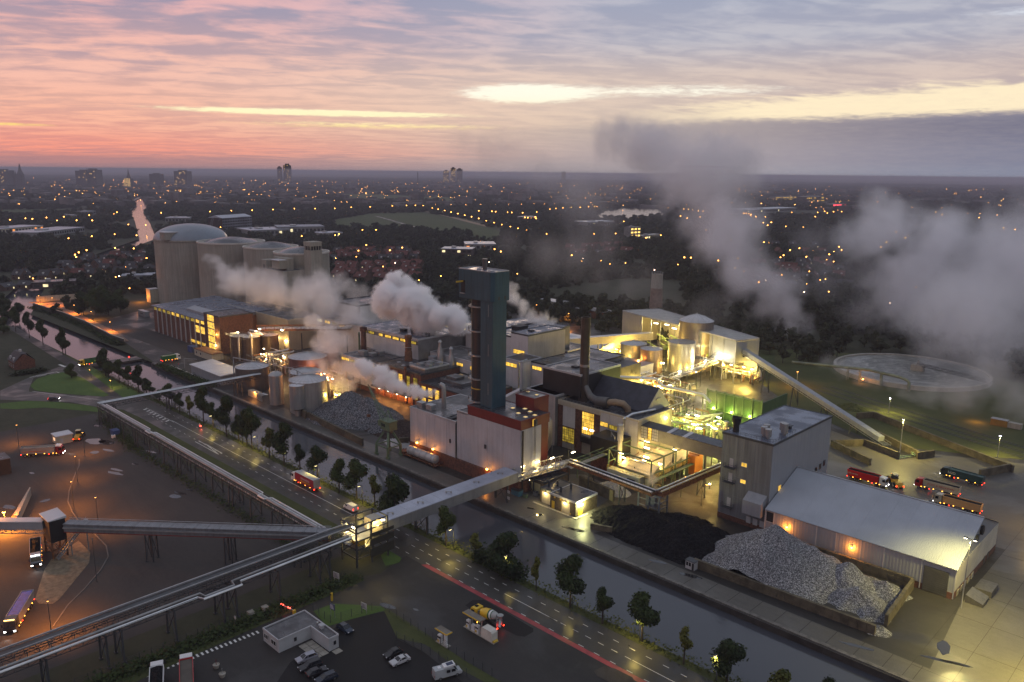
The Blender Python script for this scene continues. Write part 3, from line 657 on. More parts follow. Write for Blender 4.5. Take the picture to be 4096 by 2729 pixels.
# ------------------------------------------------------------------ boiler house
t=thing('boiler_house','brick and white boiler house with tall lit window under the chimney','building',-168,226)
core(t,-186,215.5,-150,236,0,17.6,m_brick)
a_=[-186,-183.6,-177.6,-174.5,-168.8,-166.3]
piece(t,'wall_panel','S',215.5,-183.5,8.6,5.8,7.6,.12,m_white); piece(t,'lintel_band','S',215.5,-186,16.3,20.2,1.5,.3,m_cream)
piece(t,'wall_panel','S',215.5,-183.5,0.2,5.8,2.2,.12,m_conc)
window(t,'S',215.5,-183.4,2.6,5.6,5.6,6,6,m_lit_dim,m_frame_d,.1,.12)
window(t,'S',215.5,-174.3,7.8,5.4,8.2,6,6,m_lit,m_frame_d,.1,.1)
for k in (-173.4,-170.4): MB().box(k,215.1,9.6,k+1.6,215.25,10.1).build('tube_lamp',m_bulb,t,world=True)
piece(t,'wall_panel','S',215.5,-174.4,7.0,5.6,.8,.12,m_white); piece(t,'roller_door','S',215.5,-174.2,.1,5.2,4.4,.08,m_conc); piece(t,'canopy','S',215.5,-174.4,4.7,5.6,2.2,1.0,m_black)
panels(t,'S',215.5,-166.2,-150,4.2,17.5,4,m_white,gap=.12,t_=.14)
window(t,'S',215.5,-166.0,12.6,3.4,1.6,2,1,m_lit,m_frame_d,.1,.16); window(t,'S',215.5,-162.2,12.4,3.6,1.5,3,1,m_lit_dim,m_frame_d,.1,.16); window(t,'S',215.5,-166.0,1.6,4.4,1.9,3,1,m_lit,m_frame_d,.1,.1)
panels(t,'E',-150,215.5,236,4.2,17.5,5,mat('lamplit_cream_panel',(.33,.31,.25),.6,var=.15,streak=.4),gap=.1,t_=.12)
window(t,'E',-150,226.5,9.5,6.0,2.0,4,1,m_glass_d,m_frame_d,.1,.14)
wall_lamp(t,'E',-150,232,15.5,500,GREENW,m_bulb)
roofing(t,-186,215.5,-150,236,17.8,m_roof,.3,m_cream,.5)
railing(t,[(-185.6,228),(-185.6,216.0),(-166,216.0)],17.9,m_=m_steel)
mb=MB().tube([(-171,219.2,19.6),(-165.8,219.6,20.2)],1.9,16); mb.build('flue_drum',m_tank_d,t,world=True,smooth=True)
MB().tube([(-177.6,220.9,23.5),(-174.6,220.0,20.6),(-171,219.2,19.8)],[1.0,1.3,1.5],12).build('flue_duct',m_tank_d,t,world=True,smooth=True)
MB().tube([(-165.8,219.6,20.2),(-163.2,220,20.8),(-160.6,221,20.6),(-159.2,222,18.9),(-159.2,222.2,17.8)],1.2,14).build('flue_duct',mat('tan_lagging',(.22,.16,.10),.6,var=.3),t,world=True,smooth=True)
MB().tube([(-152,219.5,10),(-155.6,215.0,10.5),(-155.6,215.0,17.6),(-154.8,218.5,18.6),(-152.5,229,18.6)],.45,10).build('roof_pipe',m_pipe,t,world=True,smooth=True)
core(t,-163.2,206.5,-152.6,215.4,5.2,11.8,m_black,'dust_box'); core(t,-163.0,206.7,-152.8,215.4,0,5.2,m_brick_r,'dust_box_base')
MB().beam((-157,210,11.8),(-157,210,13.6),.3).beam((-154,208,11.8),(-154,208,13.2),.2).beam((-157,210,13.2),(-154,208,13.0),.15).build('vent_pipe',m_steel,t,world=True)
gable(MB(),-190,-153.6,224.5,240,18.2,25.8,17.7).build('gable_roof',mat('slate_roof',(.028,.03,.045),.6,var=.3,scale=.4),t,world=True)
gable(MB(),-153.55,-153.3,225,239.5,18.2,25.4,17.75).build('gable_end',m_greysheet_l,t,world=True); piece(t,'louvre','E',-153.3,230.5,21.5,3.0,.5,.3,m_steel)
t=thing('boiler_chimney','slim dark steel chimney rising from the boiler house roof','chimney',-178.9,221.5,17.8)
MB().lathe([(2.05,0),(2.0,4.2),(1.72,6.6),(1.66,31.2),(1.5,31.2),(1.5,30.6)],n=28).build('flue',mat('sooty_steel',(.075,.06,.05),.45,.5,var=.35,scale=.3,streak=.6),t,smooth=True)
MB().lathe([(1.7,13),(1.8,13),(1.8,13.9),(1.7,13.9)],n=28,cap=False).build('pale_hoop',m_tank,t)
MB().beam((1.7,-.3,4),(1.75,-.3,31.5),.06).beam((1.7,.3,4),(1.75,.3,31.5),.06).build('ladder',m_steel_d,t)

# ------------------------------------------------------------------ sheds round the boiler house
t=thing('pink_lit_annex','pale annex wall behind the red stair head with black block on top','building',-192,226)
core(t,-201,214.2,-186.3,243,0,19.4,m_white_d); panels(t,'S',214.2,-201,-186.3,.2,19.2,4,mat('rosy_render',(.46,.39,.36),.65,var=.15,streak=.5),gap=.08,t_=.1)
roofing(t,-201,214.2,-186.3,243,19.4,m_roof,.2,m_coping)
core(t,-197,219,-178.5,243,19.4,27.8,m_black,'black_block'); roofing(t,-197,219,-178.5,243,27.9,m_roof,.25,m_coping,.25); MB().box(-189,226,27.9,-186.5,228,28.5).build('roof_vent',m_black,t,world=True)
t=thing('angled_chute_house','sloping pale chute housing leaning up behind the teal tower','chute',-199,203)
MB().prism([(-204,198),(-196,205),(-198.6,208),(-206.6,201)],13.5,18,[15.5,21.4,21.4,15.5]).build('housing',m_coping,t,world=True)
t=thing('cream_process_building','high process block with cream side wall right of the teal tower','building',-236,262)
core(t,-245.5,251,-235,276,0,29.6,m_white_d); panels(t,'S',251,-245.5,-235,14,29.4,2,m_white,nz=1,gap=.1); panels(t,'E',-235,251,276,12,29.4,3,m_cream,gap=.04); roofing(t,-245.5,251,-235,276,29.8,mr,.2,m_steel_d,.2)
window(t,'S',251,-243.8,20.5,6.8,1.9,8,1,m_lit,m_frame_d,.09,.12); MB().box(-242,258,29.8,-239.5,260,30.4).build('roof_vent',m_black,t,world=True)
t=thing('left_process_hall','white process hall with wide dark roof behind the teal tower','building',-262,262)
core(t,-278,253,-245.6,292,0,27.0,m_white_d); panels(t,'S',253,-278,-245.6,12,26.8,7,m_white,gap=.1); roofing(t,-278,253,-245.6,292,27.2,mr,.25,m_steel_d,.2); roof_unit(t,-258,264,27.2,5,6,2.2,m_black)
MB().box(-262.5,253.5,27.2,-262.1,292,27.7).build('roof_ridge',m_black,t,world=True); railing(t,[(-278,291.5),(-246,291.5)],27.2,m_=m_steel)
t=thing('low_white_annex','low white annex with lit strip windows at the foot of the cream block','building',-230,240)
core(t,-238,238.5,-226.5,250.8,0,21.2,m_white_d); panels(t,'S',238.5,-238,-226.5,9,21,2,m_white,gap=.1); panels(t,'E',-226.5,238.5,250.8,6,21,2,m_white,gap=.1); roofing(t,-238,238.5,-226.5,250.8,21.3,m_roof,.2)
window(t,'S',238.5,-237.2,18.2,7.6,1.6,4,1,m_lit,m_frame_d,.09,.12); MB().tube([(-226,236,6),(-226,236,22),(-225,240,22.4)],.35,8).build('standpipe',m_pipe,t,world=True,smooth=True)
t=thing('dark_roofed_filter_house','filter house with wet dark roof and short lit window behind the black block','building',-218,262)
core(t,-226.4,244,-206,283,0,20.6,m_white_d); panels(t,'S',244,-226.4,-206,6,20.4,4,m_white,gap=.1); roofing(t,-226.4,244,-206,283,20.8,m_roof,.15,m_black,.2); window(t,'S',244,-225.6,17.6,5.4,1.5,4,1,m_lit,m_frame_d,.09,.12); window(t,'S',244,-214,17.4,4.4,1.5,3,1,m_lit_dim,m_frame_d,.09,.12)
core(t,-205.9,250,-197,283,0,19.0,m_roof,'lean_to'); window(t,'E',-197,256,14,10,2,6,1,m_lit_dim,m_frame_d)


# ------------------------------------------------------------------ west half of the works
t=thing('strip_window_building','white block with lit strip windows under its roof edge above the stone heap','building',-305,217)
core(t,-318,209,-291,226,0,14.0,m_white_d); panels(t,'S',209,-318,-291,2.2,11.6,4,m_white,gap=.1); piece(t,'roof_band','S',209,-318,13.0,27,1.2,.25,m_coping); piece(t,'plinth','S',209,-318,0,27,2.1,.2,m_brick)
for k in range(4): window(t,'S',209,-317.6+k*6.7,11.7,6.2,1.3,4,1,m_lit if k != 1 else m_lit_dim,m_frame_d,.09,.12)
roofing(t,-318,209,-291,226,14.2,m_roof,.12,m_coping); roof_unit(t,-310,213.5,14.2,3.6,2.6,2.4,m_steel); roof_unit(t,-305.5,216,14.2,3.0,2.4,1.6,m_steel); roof_unit(t,-306,220,14.2,4,2.6,1.9,m_steel)
t=thing('brown_vent_chimney','short rust brown chimney with dark cap on the dark flat roof','chimney',-313,218.5,14.2); MB().lathe([(1.35,0),(1.25,10.4),(1.75,10.8),(1.75,12.4),(1.3,12.6),(1.2,11.8)],n=18).build('flue',mat('brown_flue',(.085,.045,.035),.7,.2,var=.4),t,smooth=True)
t=thing('lime_kiln_chimney','stubby sooty chimney rising beside the white process hall front','chimney',-283,222,14); MB().lathe([(1.9,0),(1.7,5),(1.5,5.4),(1.4,10.6),(1.7,11),(1.7,12.6),(1.2,12.8)],n=18).build('flue',m_rust,t,smooth=True); MB().lathe([(1.6,7.2),(2.1,7.2),(2.1,7.4),(1.6,7.4)],n=18,cap=False).build('walkway',m_steel,t)
t=thing('tall_window_hall','brown brick hall with a row of tall glowing windows','building',-275,220)
core(t,-290.8,209.5,-259,232,0,14.6,m_brick)
for k in range(6): window(t,'S',209.5,-289.8+k*5.2,3.0,2.7,9.6,3,9,m_lit if k in (1,2,3) else m_lit_dim,m_frame_d,.07,.04)
for k in range(7): piece(t,'pilaster','S',209.5,-290.7+k*5.2-.1,0,.9,14,.35,m_brick_r)
roofing(t,-290.8,209.5,-259,232,14.8,m_roof,.15,m_steel_d,.2); core(t,-269.5,212.0,-259.0,225.9,14.8,16.8,m_roof_g,'raised_roof'); roofing(t,-269.5,212,-259,225.9,16.9,m_roof_g,.15)
for x,y in ((-267,214),(-263,215.5),(-266.5,219),(-262.5,221)): MB().box(x,y,16.9,x+2.6,y+2,17.9).build('roof_vent',m_steel,t,world=True)
for x,y in ((-284,216),(-277.5,213.5),(-279,219)): skylight(t,x,y,14.8,1.4,m_coping)
MB().tube([(-268.3,208.6,0),(-268.3,208.6,16.8)],.55,12).build('flue_pipe',m_rust,t,world=True,smooth=True)
piece(t,'loading_canopy','S',209.5,-291,4.2,27,.5,3.2,m_roof_g)
for k,rgb in enumerate((0,1,2,3)): wall_lamp(t,'S',209.5,-287+k*6.5,3.4,900,ORANGE,m_bulb,r=.3,out=1.4)
t=thing('two_row_window_hall','lower brick hall with two rows of glowing multi paned windows','building',-245,222)
core(t,-258.8,208.8,-226,232,0,11.6,m_brick_r)
for k in range(4):
    window(t,'S',208.8,-257.4+k*4.4,6.2,2.7,4.2,4,6,m_lit,m_frame_d,.07,.04); window(t,'S',208.8,-257.4+k*4.4,2.2,2.7,3.2,4,5,m_lit,m_frame_d,.07,.04)
window(t,'S',208.8,-233,3.4,2.6,3.6,2,3,m_lit_dim,m_frame_d)
roofing(t,-258.8,208.8,-226,232,11.8,m_roof,.12,m_steel_d,.2); core(t,-254,216,-240,228,11.8,13.0,m_roof_g,'raised_roof'); roof_unit(t,-252,218,13,6,5,1.2,m_roof_g); roof_unit(t,-236,220,11.8,4,3,1.5,m_steel_d)
gable(MB(),-240,-226.4,206.0,208.6,6.5,7.5).build('porch',m_roof_g,t,world=True)
t=thing('white_process_hall','long white process hall with lit slit windows and bent roof duct','building',-304,250)
core(t,-327,226.2,-281,275,0,24.0,m_white_d); panels(t,'S',226.2,-327,-281,14.4,21.6,8,m_white,gap=.14,t_=.12); piece(t,'roof_band','S',226.2,-327,23.4,46,.9,.25,m_coping)
for k,a in enumerate((-325.5,-319.5,-311,-306,-300,-294,-287)): window(t,'S',226.2,a,21.8,4.6 if k not in (2,) else 3,1.3,4,1,(m_lit_dim,m_lit_dim,m_lit,m_lit,m_lit,m_lit,m_lit_dim)[k],m_frame_d,.09,.12)
roofing(t,-327,226.2,-281,275,24.4,mr,.25,m_coping)
MB().tube([(-316,252,24.4),(-316,252,30.5),(-314.4,250.5,32),(-304,243,32),(-302.6,242,30.4),(-302.6,242,24.6)],1.5,14).build('roof_duct',m_rust,t,world=True,smooth=True)
for k in range(5): roof_unit(t,-302+k*4.2,232+(k % 2)*7,24.4,2.8,2.4,1.4+.5*(k % 3),m_steel_d)
MB().prism([(-296,256),(-284,256),(-284,262),(-296,262)],24.4,26,[25,25,26.6,26.6]).build('glowing_rooflight',emit('rooflight_glow',(1.0,.78,.42),.8,var=.3),t,world=True)
t=thing('duct_fronted_annex','grey annex with domed dust collectors between the process hall and teal tower','building',-264,238)
core(t,-280.6,233,-239,252,0,17.6,m_white_d); panels(t,'S',233,-280.6,-239,11.8,17.4,8,m_white,gap=.1); roofing(t,-280.6,233,-239,252,17.8,m_roof_g,.15)
for a in (-279.5,-268,-262): window(t,'S',233,a,14.6,4.2,1.4,4,1,m_lit,m_frame_d,.09,.12)
window(t,'S',233,-253,14.2,9.5,1.6,9,1,m_lit,m_frame_d,.09,.12)
for x,h in ((-271,24),(-263.5,22)): MB().lathe([(1.5,11.8),(1.5,h-4),(.7,h-2),(.7,h),(1.1,h+.2),(.3,h+1.2)],x,230.8,16).build('dust_collector',m_tank,t,world=True,smooth=True)
MB().box(-276,228,11.8,-272.4,231,17.2).build('filter_box',m_greysheet_l,t,world=True)
for k in range(4): roof_unit(t,-258+k*4.6,238,17.8,2.6,2.4,1.8,m_steel_d)
t=thing('tall_evaporator_house','tall blank white house half hidden by steam left of the process hall','building',-376,258)
core(t,-387,250,-363,285,0,27,m_white_d); panels(t,'S',250,-387,-363,12,26.8,4,m_white,gap=.1); panels(t,'E',-363,250,285,12,26.8,5,m_white,gap=.1); roofing(t,-387,250,-363,285,27.2,m_roof,.5,m_steel_d)
for x in (-362.2,): MB().beam((x,250.4,10),(x,250.4,27),.5).build('downpipe',m_rust,t,world=True)
t=thing('pipe_fronted_hall','pale low hall with green swan neck pipes on its front','building',-350,245)
core(t,-387,238.8,-327.2,249.8,0,19.5,m_white_d); panels(t,'S',238.8,-387,-327.2,2,19.3,10,m_white,gap=.12); roofing(t,-387,238.8,-327.2,249.8,19.7,m_roof_g,.2)
for a,lit in ((-386,m_lit_w),(-378,m_lit),(-371,m_lit_dim),(-364,m_lit)): window(t,'S',238.8,a,17.2,4.5,1.4,5,1,lit,m_frame_d,.09,.12)
for x in (-345,-340.5,-336): MB().tube([(x,238,4),(x,238,15.5-(x+345)*.3),(x+.6,237.6,16.6-(x+345)*.3),(x+1.4,237,16.0-(x+345)*.3)],.5,10).build('swan_neck_pipe',m_steel_g,t,world=True,smooth=True)

# silos
m_silo=mat('silo_concrete',(0.285,0.265,0.225),0.88,var=0.22,scale=0.05,streak=0.6,bump=.15,bscale=.6)
def silo(label,x,y,r,h,roof,mroof,n=56):
    s=thing('sugar_silo',label,'silo',x,y,group='storage silos')
    MB().cyl(0,0,0,h,r,n=n).build('drum',m_silo,s,smooth=True)
    jr=MB()
    for k in range(1,int(h/4.5)): jr.lathe([(r,k*4.5),(r+.09,k*4.5+.05),(r+.09,k*4.5+.3),(r,k*4.5+.35)],n=n,cap=False)
    jr.build('pour_ring',m_silo,s)
    if roof == 'dome':
        MB().lathe([(r+.6,h),(r+.6,h+1.1),(r,h+1.1)],n=n,cap=False).build('eaves_ring',m_silo,s)
        pr=[((r+.3)*math.cos(a),h+1.0+(r*.42)*math.sin(a)) for a in [i*math.pi/2/10 for i in range(10)]]+[(.2,h+1+r*.42)]
        MB().lathe(pr,n=n).build('dome',mroof,s,smooth=True)
        MB().prism([(6,-26),(15,-26),(15,-8),(6,-8)],h+1.5,h+6.8).build('dormer',m_silo,s); MB().prism([(5.6,-26.6),(15.4,-26.6),(15.4,-4),(5.6,-4)],h+6.8,h+7.4).build('dormer_roof',m_roof_w,s)
    else:
        MB().lathe([(r-.5,h-1.8),(r-.5,h+.4),(r+.35,h+.4),(r+.35,h-.6),(r,h-.6)],n=n,cap=False).build('parapet_ring',mat('pale_ring',(.50,.46,.42),.6,var=.1),s)
        MB().lathe([(r-.45,h-1.5),(r*.6,h+1.6),(r*.25,h+2.9),(.2,h+3.2)],n=n).build('shallow_roof',mroof,s,smooth=True)
    return s
m_dome=mat('lead_grey_dome',(0.20,0.225,0.26),0.38,0.4,var=0.12,scale=0.05); m_srf=mat('dark_silo_roof',(0.055,0.06,0.07),0.55,var=0.3,scale=0.06,wet=.05)
silo('largest silo with a smooth lead grey dome and a roof dormer',-608.8,268,26.4,47,'dome',m_dome)
silo('wide silo with shallow dark roof next to the domed silo',-557,275,23.5,48.6,'flat',m_srf)
silo('middle silo with pale ringed dark roof third from the dome',-509,280,18.4,48,'flat',m_srf)
silo('silo nearest the square stair tower with a dark roof',-463,276.5,17.6,48,'flat',m_srf)
t=thing('silo_stair_tower','square cream stair tower with a glazed lantern at its top','tower',-436,270)
core(t,-441,265,-433,273,0,51.5,m_silo,'shaft'); core(t,-440.4,265.6,-433.6,272.4,51.5,54.0,m_glass_d,'lantern_glass')
for k in range(5): 
    for f,c_ in (('S',265.3),('E',-433.3)): piece(t,'lantern_post',f,c_,(-440.9 if f == 'S' else 265.1)+k*1.85,51.5,.35,2.5,.15,m_silo)
core(t,-441,265,-433,273,54.0,56.6,m_silo,'lantern_cap'); roofing(t,-441,265,-433,273,56.2,m_srf,.5,m_silo)
t=thing('silo_headhouse','stepped cream headhouse with rooftop boxes in front of the last silo','building',-455,256)
core(t,-470,250,-441.1,265,0,38.5,m_silo); core(t,-470,251,-463.5,259.6,38.5,44.2,m_silo,'upper_block'); core(t,-463.4,256,-447,261,38.5,46,m_silo,'upper_block'); core(t,-455,250.4,-446,255.8,40.0,45.0,m_silo,'roof_box'); MB().box(-456.4,249.6,45.0,-445.6,256.2,45.4).build('box_lid',m_coping,t,world=True); roofing(t,-470,250,-441.1,265,38.7,m_srf,.3,m_silo)
piece(t,'door','S',250.9,-466.5,38.9,1.6,2.4,.1,m_steel_d)
t=thing('cream_lower_works','cream lower packing block at the foot of the headhouse','building',-440,235)
core(t,-468,226,-396,249.5,0,17.5,m_cream); roofing(t,-468,226,-396,249.5,17.6,m_roof_g,.4,m_cream); core(t,-448,220,-436,225.8,0,15.5,m_black,'dark_annex')
for x in (-409,-399): wall_lamp(t,'S',226,x,5.6,2600,(1.0,.62,.2),m_bulb,r=.4)
# brick hall
t=thing('brick_packing_hall','long brown brick hall with pale pillars and lit clerestory windows','building',-470,215)
core(t,-504,194.8,-432,234,0,13.6,m_brick)
MB().prism([(-504.6,193.6),(-432,193.6),(-432,236),(-504.6,236)],16.2,16.8,[16.6,16.6,18.4,18.4]).build('roof',mr,t,world=True)
core(t,-503.8,195.2,-432,233,13.6,16.2,m_brick,'clerestory_wall')
xs=[-504+6.55*k for k in range(12)]
for k,a in enumerate(xs[:-1]):
    window(t,'S',195.2,a+.5,13.8,5.5,2.3,3,1,(m_lit_dim,m_lit_dim,m_lit_dim,m_lit_dim,m_lit,m_lit,m_lit_dim,m_lit_dim,m_lit_dim,m_lit,m_lit)[k],m_frame,.12,.06)
    piece(t,'pillar','S',194.8,a+6.2,0,.7,16.2,.5,m_coping)
for k in (9,10): window(t,'S',194.8,xs[k]+.6,8.4,5.3,4.0,3,2,m_lit,m_frame,.12,.12)
for k in range(11): window(t,'S',194.8,-453+k*1.75+(1.6 if k > 3 else 0),1.4,1.2,1.8,1,1,m_lit,m_frame_d,.08,.06)
piece(t,'door','S',194.8,-446.2,0,2.0,3.4,.2,m_steel)
MB().prism([(-470,201),(-433,201),(-433,206),(-470,206)],16.8,18.6,[18.2,18.2,19.4,19.4]).build('roof_lantern',m_greysheet_l,t,world=True)
core(t,-431.9,194.2,-413,214,0,21,m_brick,'stair_wing'); roofing(t,-431.9,194.2,-413,214,21.2,m_roof,.2,m_steel_d)
for j in range(5): window(t,'S',194.2,-427.4,1.5+j*4.0,8.0,3.5,3,2,m_lit,m_frame,.14,.06)
wall_lamp(t,'S',194.2,-416.6,11,2200,(1.0,.55,.12),m_bulb_o,r=.4); wall_lamp(t,'S',194.2,-418.5,4.5,1500,(1.0,.7,.25),m_bulb,r=.3)
t=thing('site_hut','low white hut with a brown flat roof by the brick hall','hut',-412,186); core(t,-423,183.6,-402,190,0,3.6,m_cream); MB().box(-423.3,183.3,3.6,-401.7,190.3,3.9).build('roof',m_rust,t,world=True); window(t,'S',183.6,-421,1.3,1.4,1.2,1,1,m_glass_d,m_frame); window(t,'S',183.6,-416,1.3,1.4,1.2,1,1,m_glass_d,m_frame)
t=thing('blue_container','blue container with one pale side beside the white hut','container',-430,186); core(t,-434,184.6,-428.5,188,0,3.4,mat('blue_container_paint',(.03,.06,.17),.5,corr=.6)); piece(t,'end_panel','W',-434,184.7,.1,3.2,3.2,.08,m_coping)
t=thing('quayside_shed','long low shed with a pale flat roof on the quay','shed',-370,170); core(t,-384.5,164.6,-352.4,175.6,0,4.4,m_greysheet_l)
for k in range(5): piece(t,'wall_panel','S',164.6,-384.4+k*6.4,.1,6.2,4.1,.08,m_greysheet_l)
MB().prism([(-385.2,164.0),(-351.8,164.0),(-351.8,176.2),(-385.2,176.2)],4.4,4.8,[4.7,4.7,5.4,5.4]).build('roof',m_roof_w,t,world=True)
# tanks on the west quay
tank('storage_tank','dark tank with ribbed cone roof right of the quayside shed',-338.5,173.5,0,10.5,7.6,m_=m_tank_d,cone=2.0,group='storage tanks on the quay')
tank('storage_tank','big pale tank with ribbed roof behind the slim cylinder',-289.5,173.2,0,13.6,7.8,cone=2.2,ribs=24,group='storage tanks on the quay')
tank('storage_tank','low ribbed roof tank tucked behind the big pale tank',-312,185.5,0,10.8,7.4,m_=m_tank_d,cone=1.8,ribs=24,group='storage tanks on the quay')
tank('storage_tank','wide rusty red tank in the steam behind the quay tanks',-331,198.5,0,12.6,9.2,m_=mat('red_brown_tank',(.20,.10,.085),.5,.3,var=.3,streak=.6),cone=2.2,ribs=24,group='storage tanks on the quay')
tank('storage_tank','narrow rusty tank with lit hatch beside the wide red tank',-329,210.5,0,13.2,3.6,m_=MATS['red_brown_tank'],cone=1.0,ribs=12,rail=False,group='storage tanks on the quay')
tank('storage_tank','slim dome topped cylinder standing left of the big pale tank',-307.3,168.2,0,13.0,3.0,roof='dome',rail=False,group='storage tanks on the quay')
tank('storage_tank','slim flat topped cylinder on a narrow foot at the quay edge',-285.6,165.6,3.4,13.2,3.1,roof='cone',cone=.3,rail=False,ribs=0,group='storage tanks on the quay')
t=thing('tank_pedestal','narrow round pedestal carrying the slim cylinder on the quay','pedestal',-285.6,165.6); MB().lathe([(1.35,0),(1.35,2.4),(2.6,3.4)],n=20).build('foot',m_tank,t,smooth=True)
for k,(x,y) in enumerate(((-395,196),(-388.5,199.5),(-393,205.5),(-386,209))): tank('brown_tank',('tall brown tank nearest the brick stair wing','tall brown tank with a white downpipe in the front row','brown tank at the back of the tall cluster','brown tank at the right of the tall cluster')[k],x,y,0,13.4,4.6,m_=mat('brown_tank_cladding',(.13,.095,.07),.45,.4,var=.3,streak=.7),cone=.8,ribs=10,group='cluster of tall brown tanks')
t=thing('pipe_cluster','bent pale pipes and lit deck over the brown tanks','pipework',-390,200,13)
for a in ([(-400,194,14),(-392,194,15.4),(-386,191.6,15.4),(-386,191.2,12),(-386,191.2,2)],[(-392,200,15),(-384,197,15.6),(-381,196,15),(-381,195.6,2)],[(-396,203,15.2),(-386,203,15.8),(-381.4,203,14.6)]): MB().tube(a,.5,10).build('pipe',m_pipe,t,world=True,smooth=True)
railing(t,[(-399.6,191),(-381,191),(-381,213)],13.6,m_=m_steel); mb=MB().box(-393,194,15.6,-391.6,194.4,15.9).box(-386.6,201,16.2,-385.4,201.5,16.5); mb.build('tube_lamp',m_bulb,t,world=True); light(t,rel(t,(-399,190.6,15)),2600,(1,.7,.28),.3); light(t,rel(t,(-386,200,18)),1800,(1,.6,.2),.3)
t=thing('lit_pipe_gantry','horizontal pipe gantry glowing orange across the cream packing block','gantry',-380,222,14)
mb=MB()
for y_ in (219,222): mb.beam((-396,y_-12,14.4),(-352,y_+16,17.4),.35); mb.beam((-396,y_-12,17),(-352,y_+16,20),.35)
for k in range(10): 
    p=Vector((-396+4.4*k,207+2.8*k,14.4+.3*k)); mb.beam(p,p+Vector((0,0,2.6)),.2); mb.beam(p,p+Vector((4.4,2.8,2.9)),.15)
mb.build('lattice',m_rust,t,world=True); mb=MB()
for k in range(4): mb.tube([(-396,208+k*.8,15.2+.4*(k % 2)),(-352,236+k*.8,18.2+.4*(k % 2))],.28,8)
mb.build('pipe',m_pipe,t,world=True,smooth=True)
for k,x in enumerate((-391,-380)):
    b_=MB().box(x,205.2+(x+391)*.64,16.2,x+2.2,205.5+(x+391)*.64,16.6).build('tube_lamp',m_bulb,t,world=True)
    light(t,rel(t,(x+1,204.6+(x+391)*.64,16.0)),1300,ORANGE,.3)
mb=MB()
for x in (-396,-374,-352): mb.beam((x,207+(x+396)*.64,0),(x,207+(x+396)*.64,14.4),.5)
mb.build('leg',m_steel_d,t,world=True)
t=thing('tank_walkway_frame','pale portal of pipework spanning over the quay tank roofs','pipework',-320,172,0)
mb=MB()
for a,b in (((-346.5,168.4,0),(-346.5,168.4,14.0)),((-346.5,168.4,14.0),(-301,173,16.2)),((-301,173,16.2),(-291,174,14.4)),((-306.5,172.5,13),(-306.5,172.5,16)),((-303.6,172.8,10),(-303.6,172.8,16)),((-298,173.3,14),(-298,173.3,15.6))): mb.beam(a,b,.35)
mb.build('frame',m_steel,t,world=True)
light(t,(-340+320,195-172,3.5),500,ORANGE)
t=thing('pump_skid','small orange lit pump skid on the quay below the pipe bridge','pump skid',-322,166); MB().box(-328,165.4,0,-320,168,2.6).build('pale_box',m_cream,t,world=True)
mb=MB()
for k in range(4): mb.tube([(-318+k*1.1,165,0),(-318+k*1.1,165,2.4+.6*(k % 2)),(-318+k*1.1,168,2.6)],.2,8)
mb.build('pipe',m_pipe,t,world=True); wall_lamp(t,'S',165.4,-321,3.0,700,ORANGE,m_bulb_o)
t=thing('lit_lime_skid','brightly lit equipment deck right of the big pale tank','equipment',-280,186)
mb=MB()
for x in (-285,-281,-277,-273):
    mb.beam((x,183,0),(x,183,7),.25).beam((x,188,0),(x,188,7),.25)
for z_ in (2.5,4.8,7): mb.beam((-285,183,z_),(-273,183,z_),.25).beam((-285,188,z_),(-273,188,z_),.25)
mb.build('frame',m_steel,t,world=True); MB().tube([(-284,185,1),(-284,185,5.4),(-279,185,5.4),(-279,185,1)],.5,10).tube([(-276,184,.5),(-276,184,6)],.8,12).build('pipe',m_pipe,t,world=True,smooth=True)
for x in (-284,-278): MB().box(x,182.6,6.0,x+1.6,182.8,6.3).build('tube_lamp',m_bulb,t,world=True); light(t,rel(t,(x+.8,181.8,5.8)),1500,FLUO,.3)

# steam jet outlet is on the store roof; portal crane on the quay
t=thing('quay_crane','old green portal crane with lattice jib on the quay','crane',-221.6,164.2)
mb=MB()
for x,y in ((-225.2,161.4),(-218.4,161.4),(-225.2,167),(-218.4,167)):
    l_=MB().beam((x,y,0),(x,y,4.2),.7).beam((x,y,4.2),(x*.35+-221.6*.65,y*.35+164.2*.65,8.8),.65); l_.beam((x-.9,y,.35),(x+.9,y,.35),.6,.7).build('leg',m_steel_g,t,world=True)
mb=MB()
for a,b in (((-225.2,161.4,3.8),(-218.4,161.4,3.8)),((-225.2,167,3.8),(-218.4,167,3.8)),((-225.2,161.4,3.8),(-225.2,167,3.8)),((-218.4,161.4,3.8),(-218.4,167,3.8))): mb.beam(a,b,.35)
mb.build('tie_beam',m_steel_g,t,world=True); MB().cyl(-221.6,164.2,8.6,9.6,1.7,n=20).build('slew_ring',m_steel_d,t,world=True)
MB().box(-224.0,162.6,9.6,-219.0,166.2,12.6).prism([(-224.4,162.4),(-218.8,162.4),(-218.8,166.4),(-224.4,166.4)],12.6,13.0).box(-226.2,163,10.2,-224,165.4,12.4).build('cab',m_steel_g,t,world=True,bevel=.06)
window(t,'S',162.6,-223.4,10.8,2.2,1.2,3,1,m_glass_d,m_steel_g)
ap=Vector((-222,164.6,16.6)); tip=Vector((-244.5,172,20.4)); mb=MB().beam((-220.4,163.2,13),ap,.3).beam((-220.4,165.6,13),ap,.3).beam((-223.6,163.2,13),ap,.25).beam((-223.6,165.6,13),ap,.25); mb.build('mast',m_steel_g,t,world=True)
jb=MB(); base=[Vector((-224.2,163,12.6)),Vector((-224.2,165.8,12.6)),Vector((-224.6,164.4,14.2))]
for b in base: jb.beam(b,tip,.2)
for k in range(1,12):
    f=k/12; q=[b.lerp(tip,f) for b in base]; q2=[b.lerp(tip,(k-1)/12) for b in base]
    for i in range(3): jb.beam(q[i],q2[(i+1) % 3],.11)
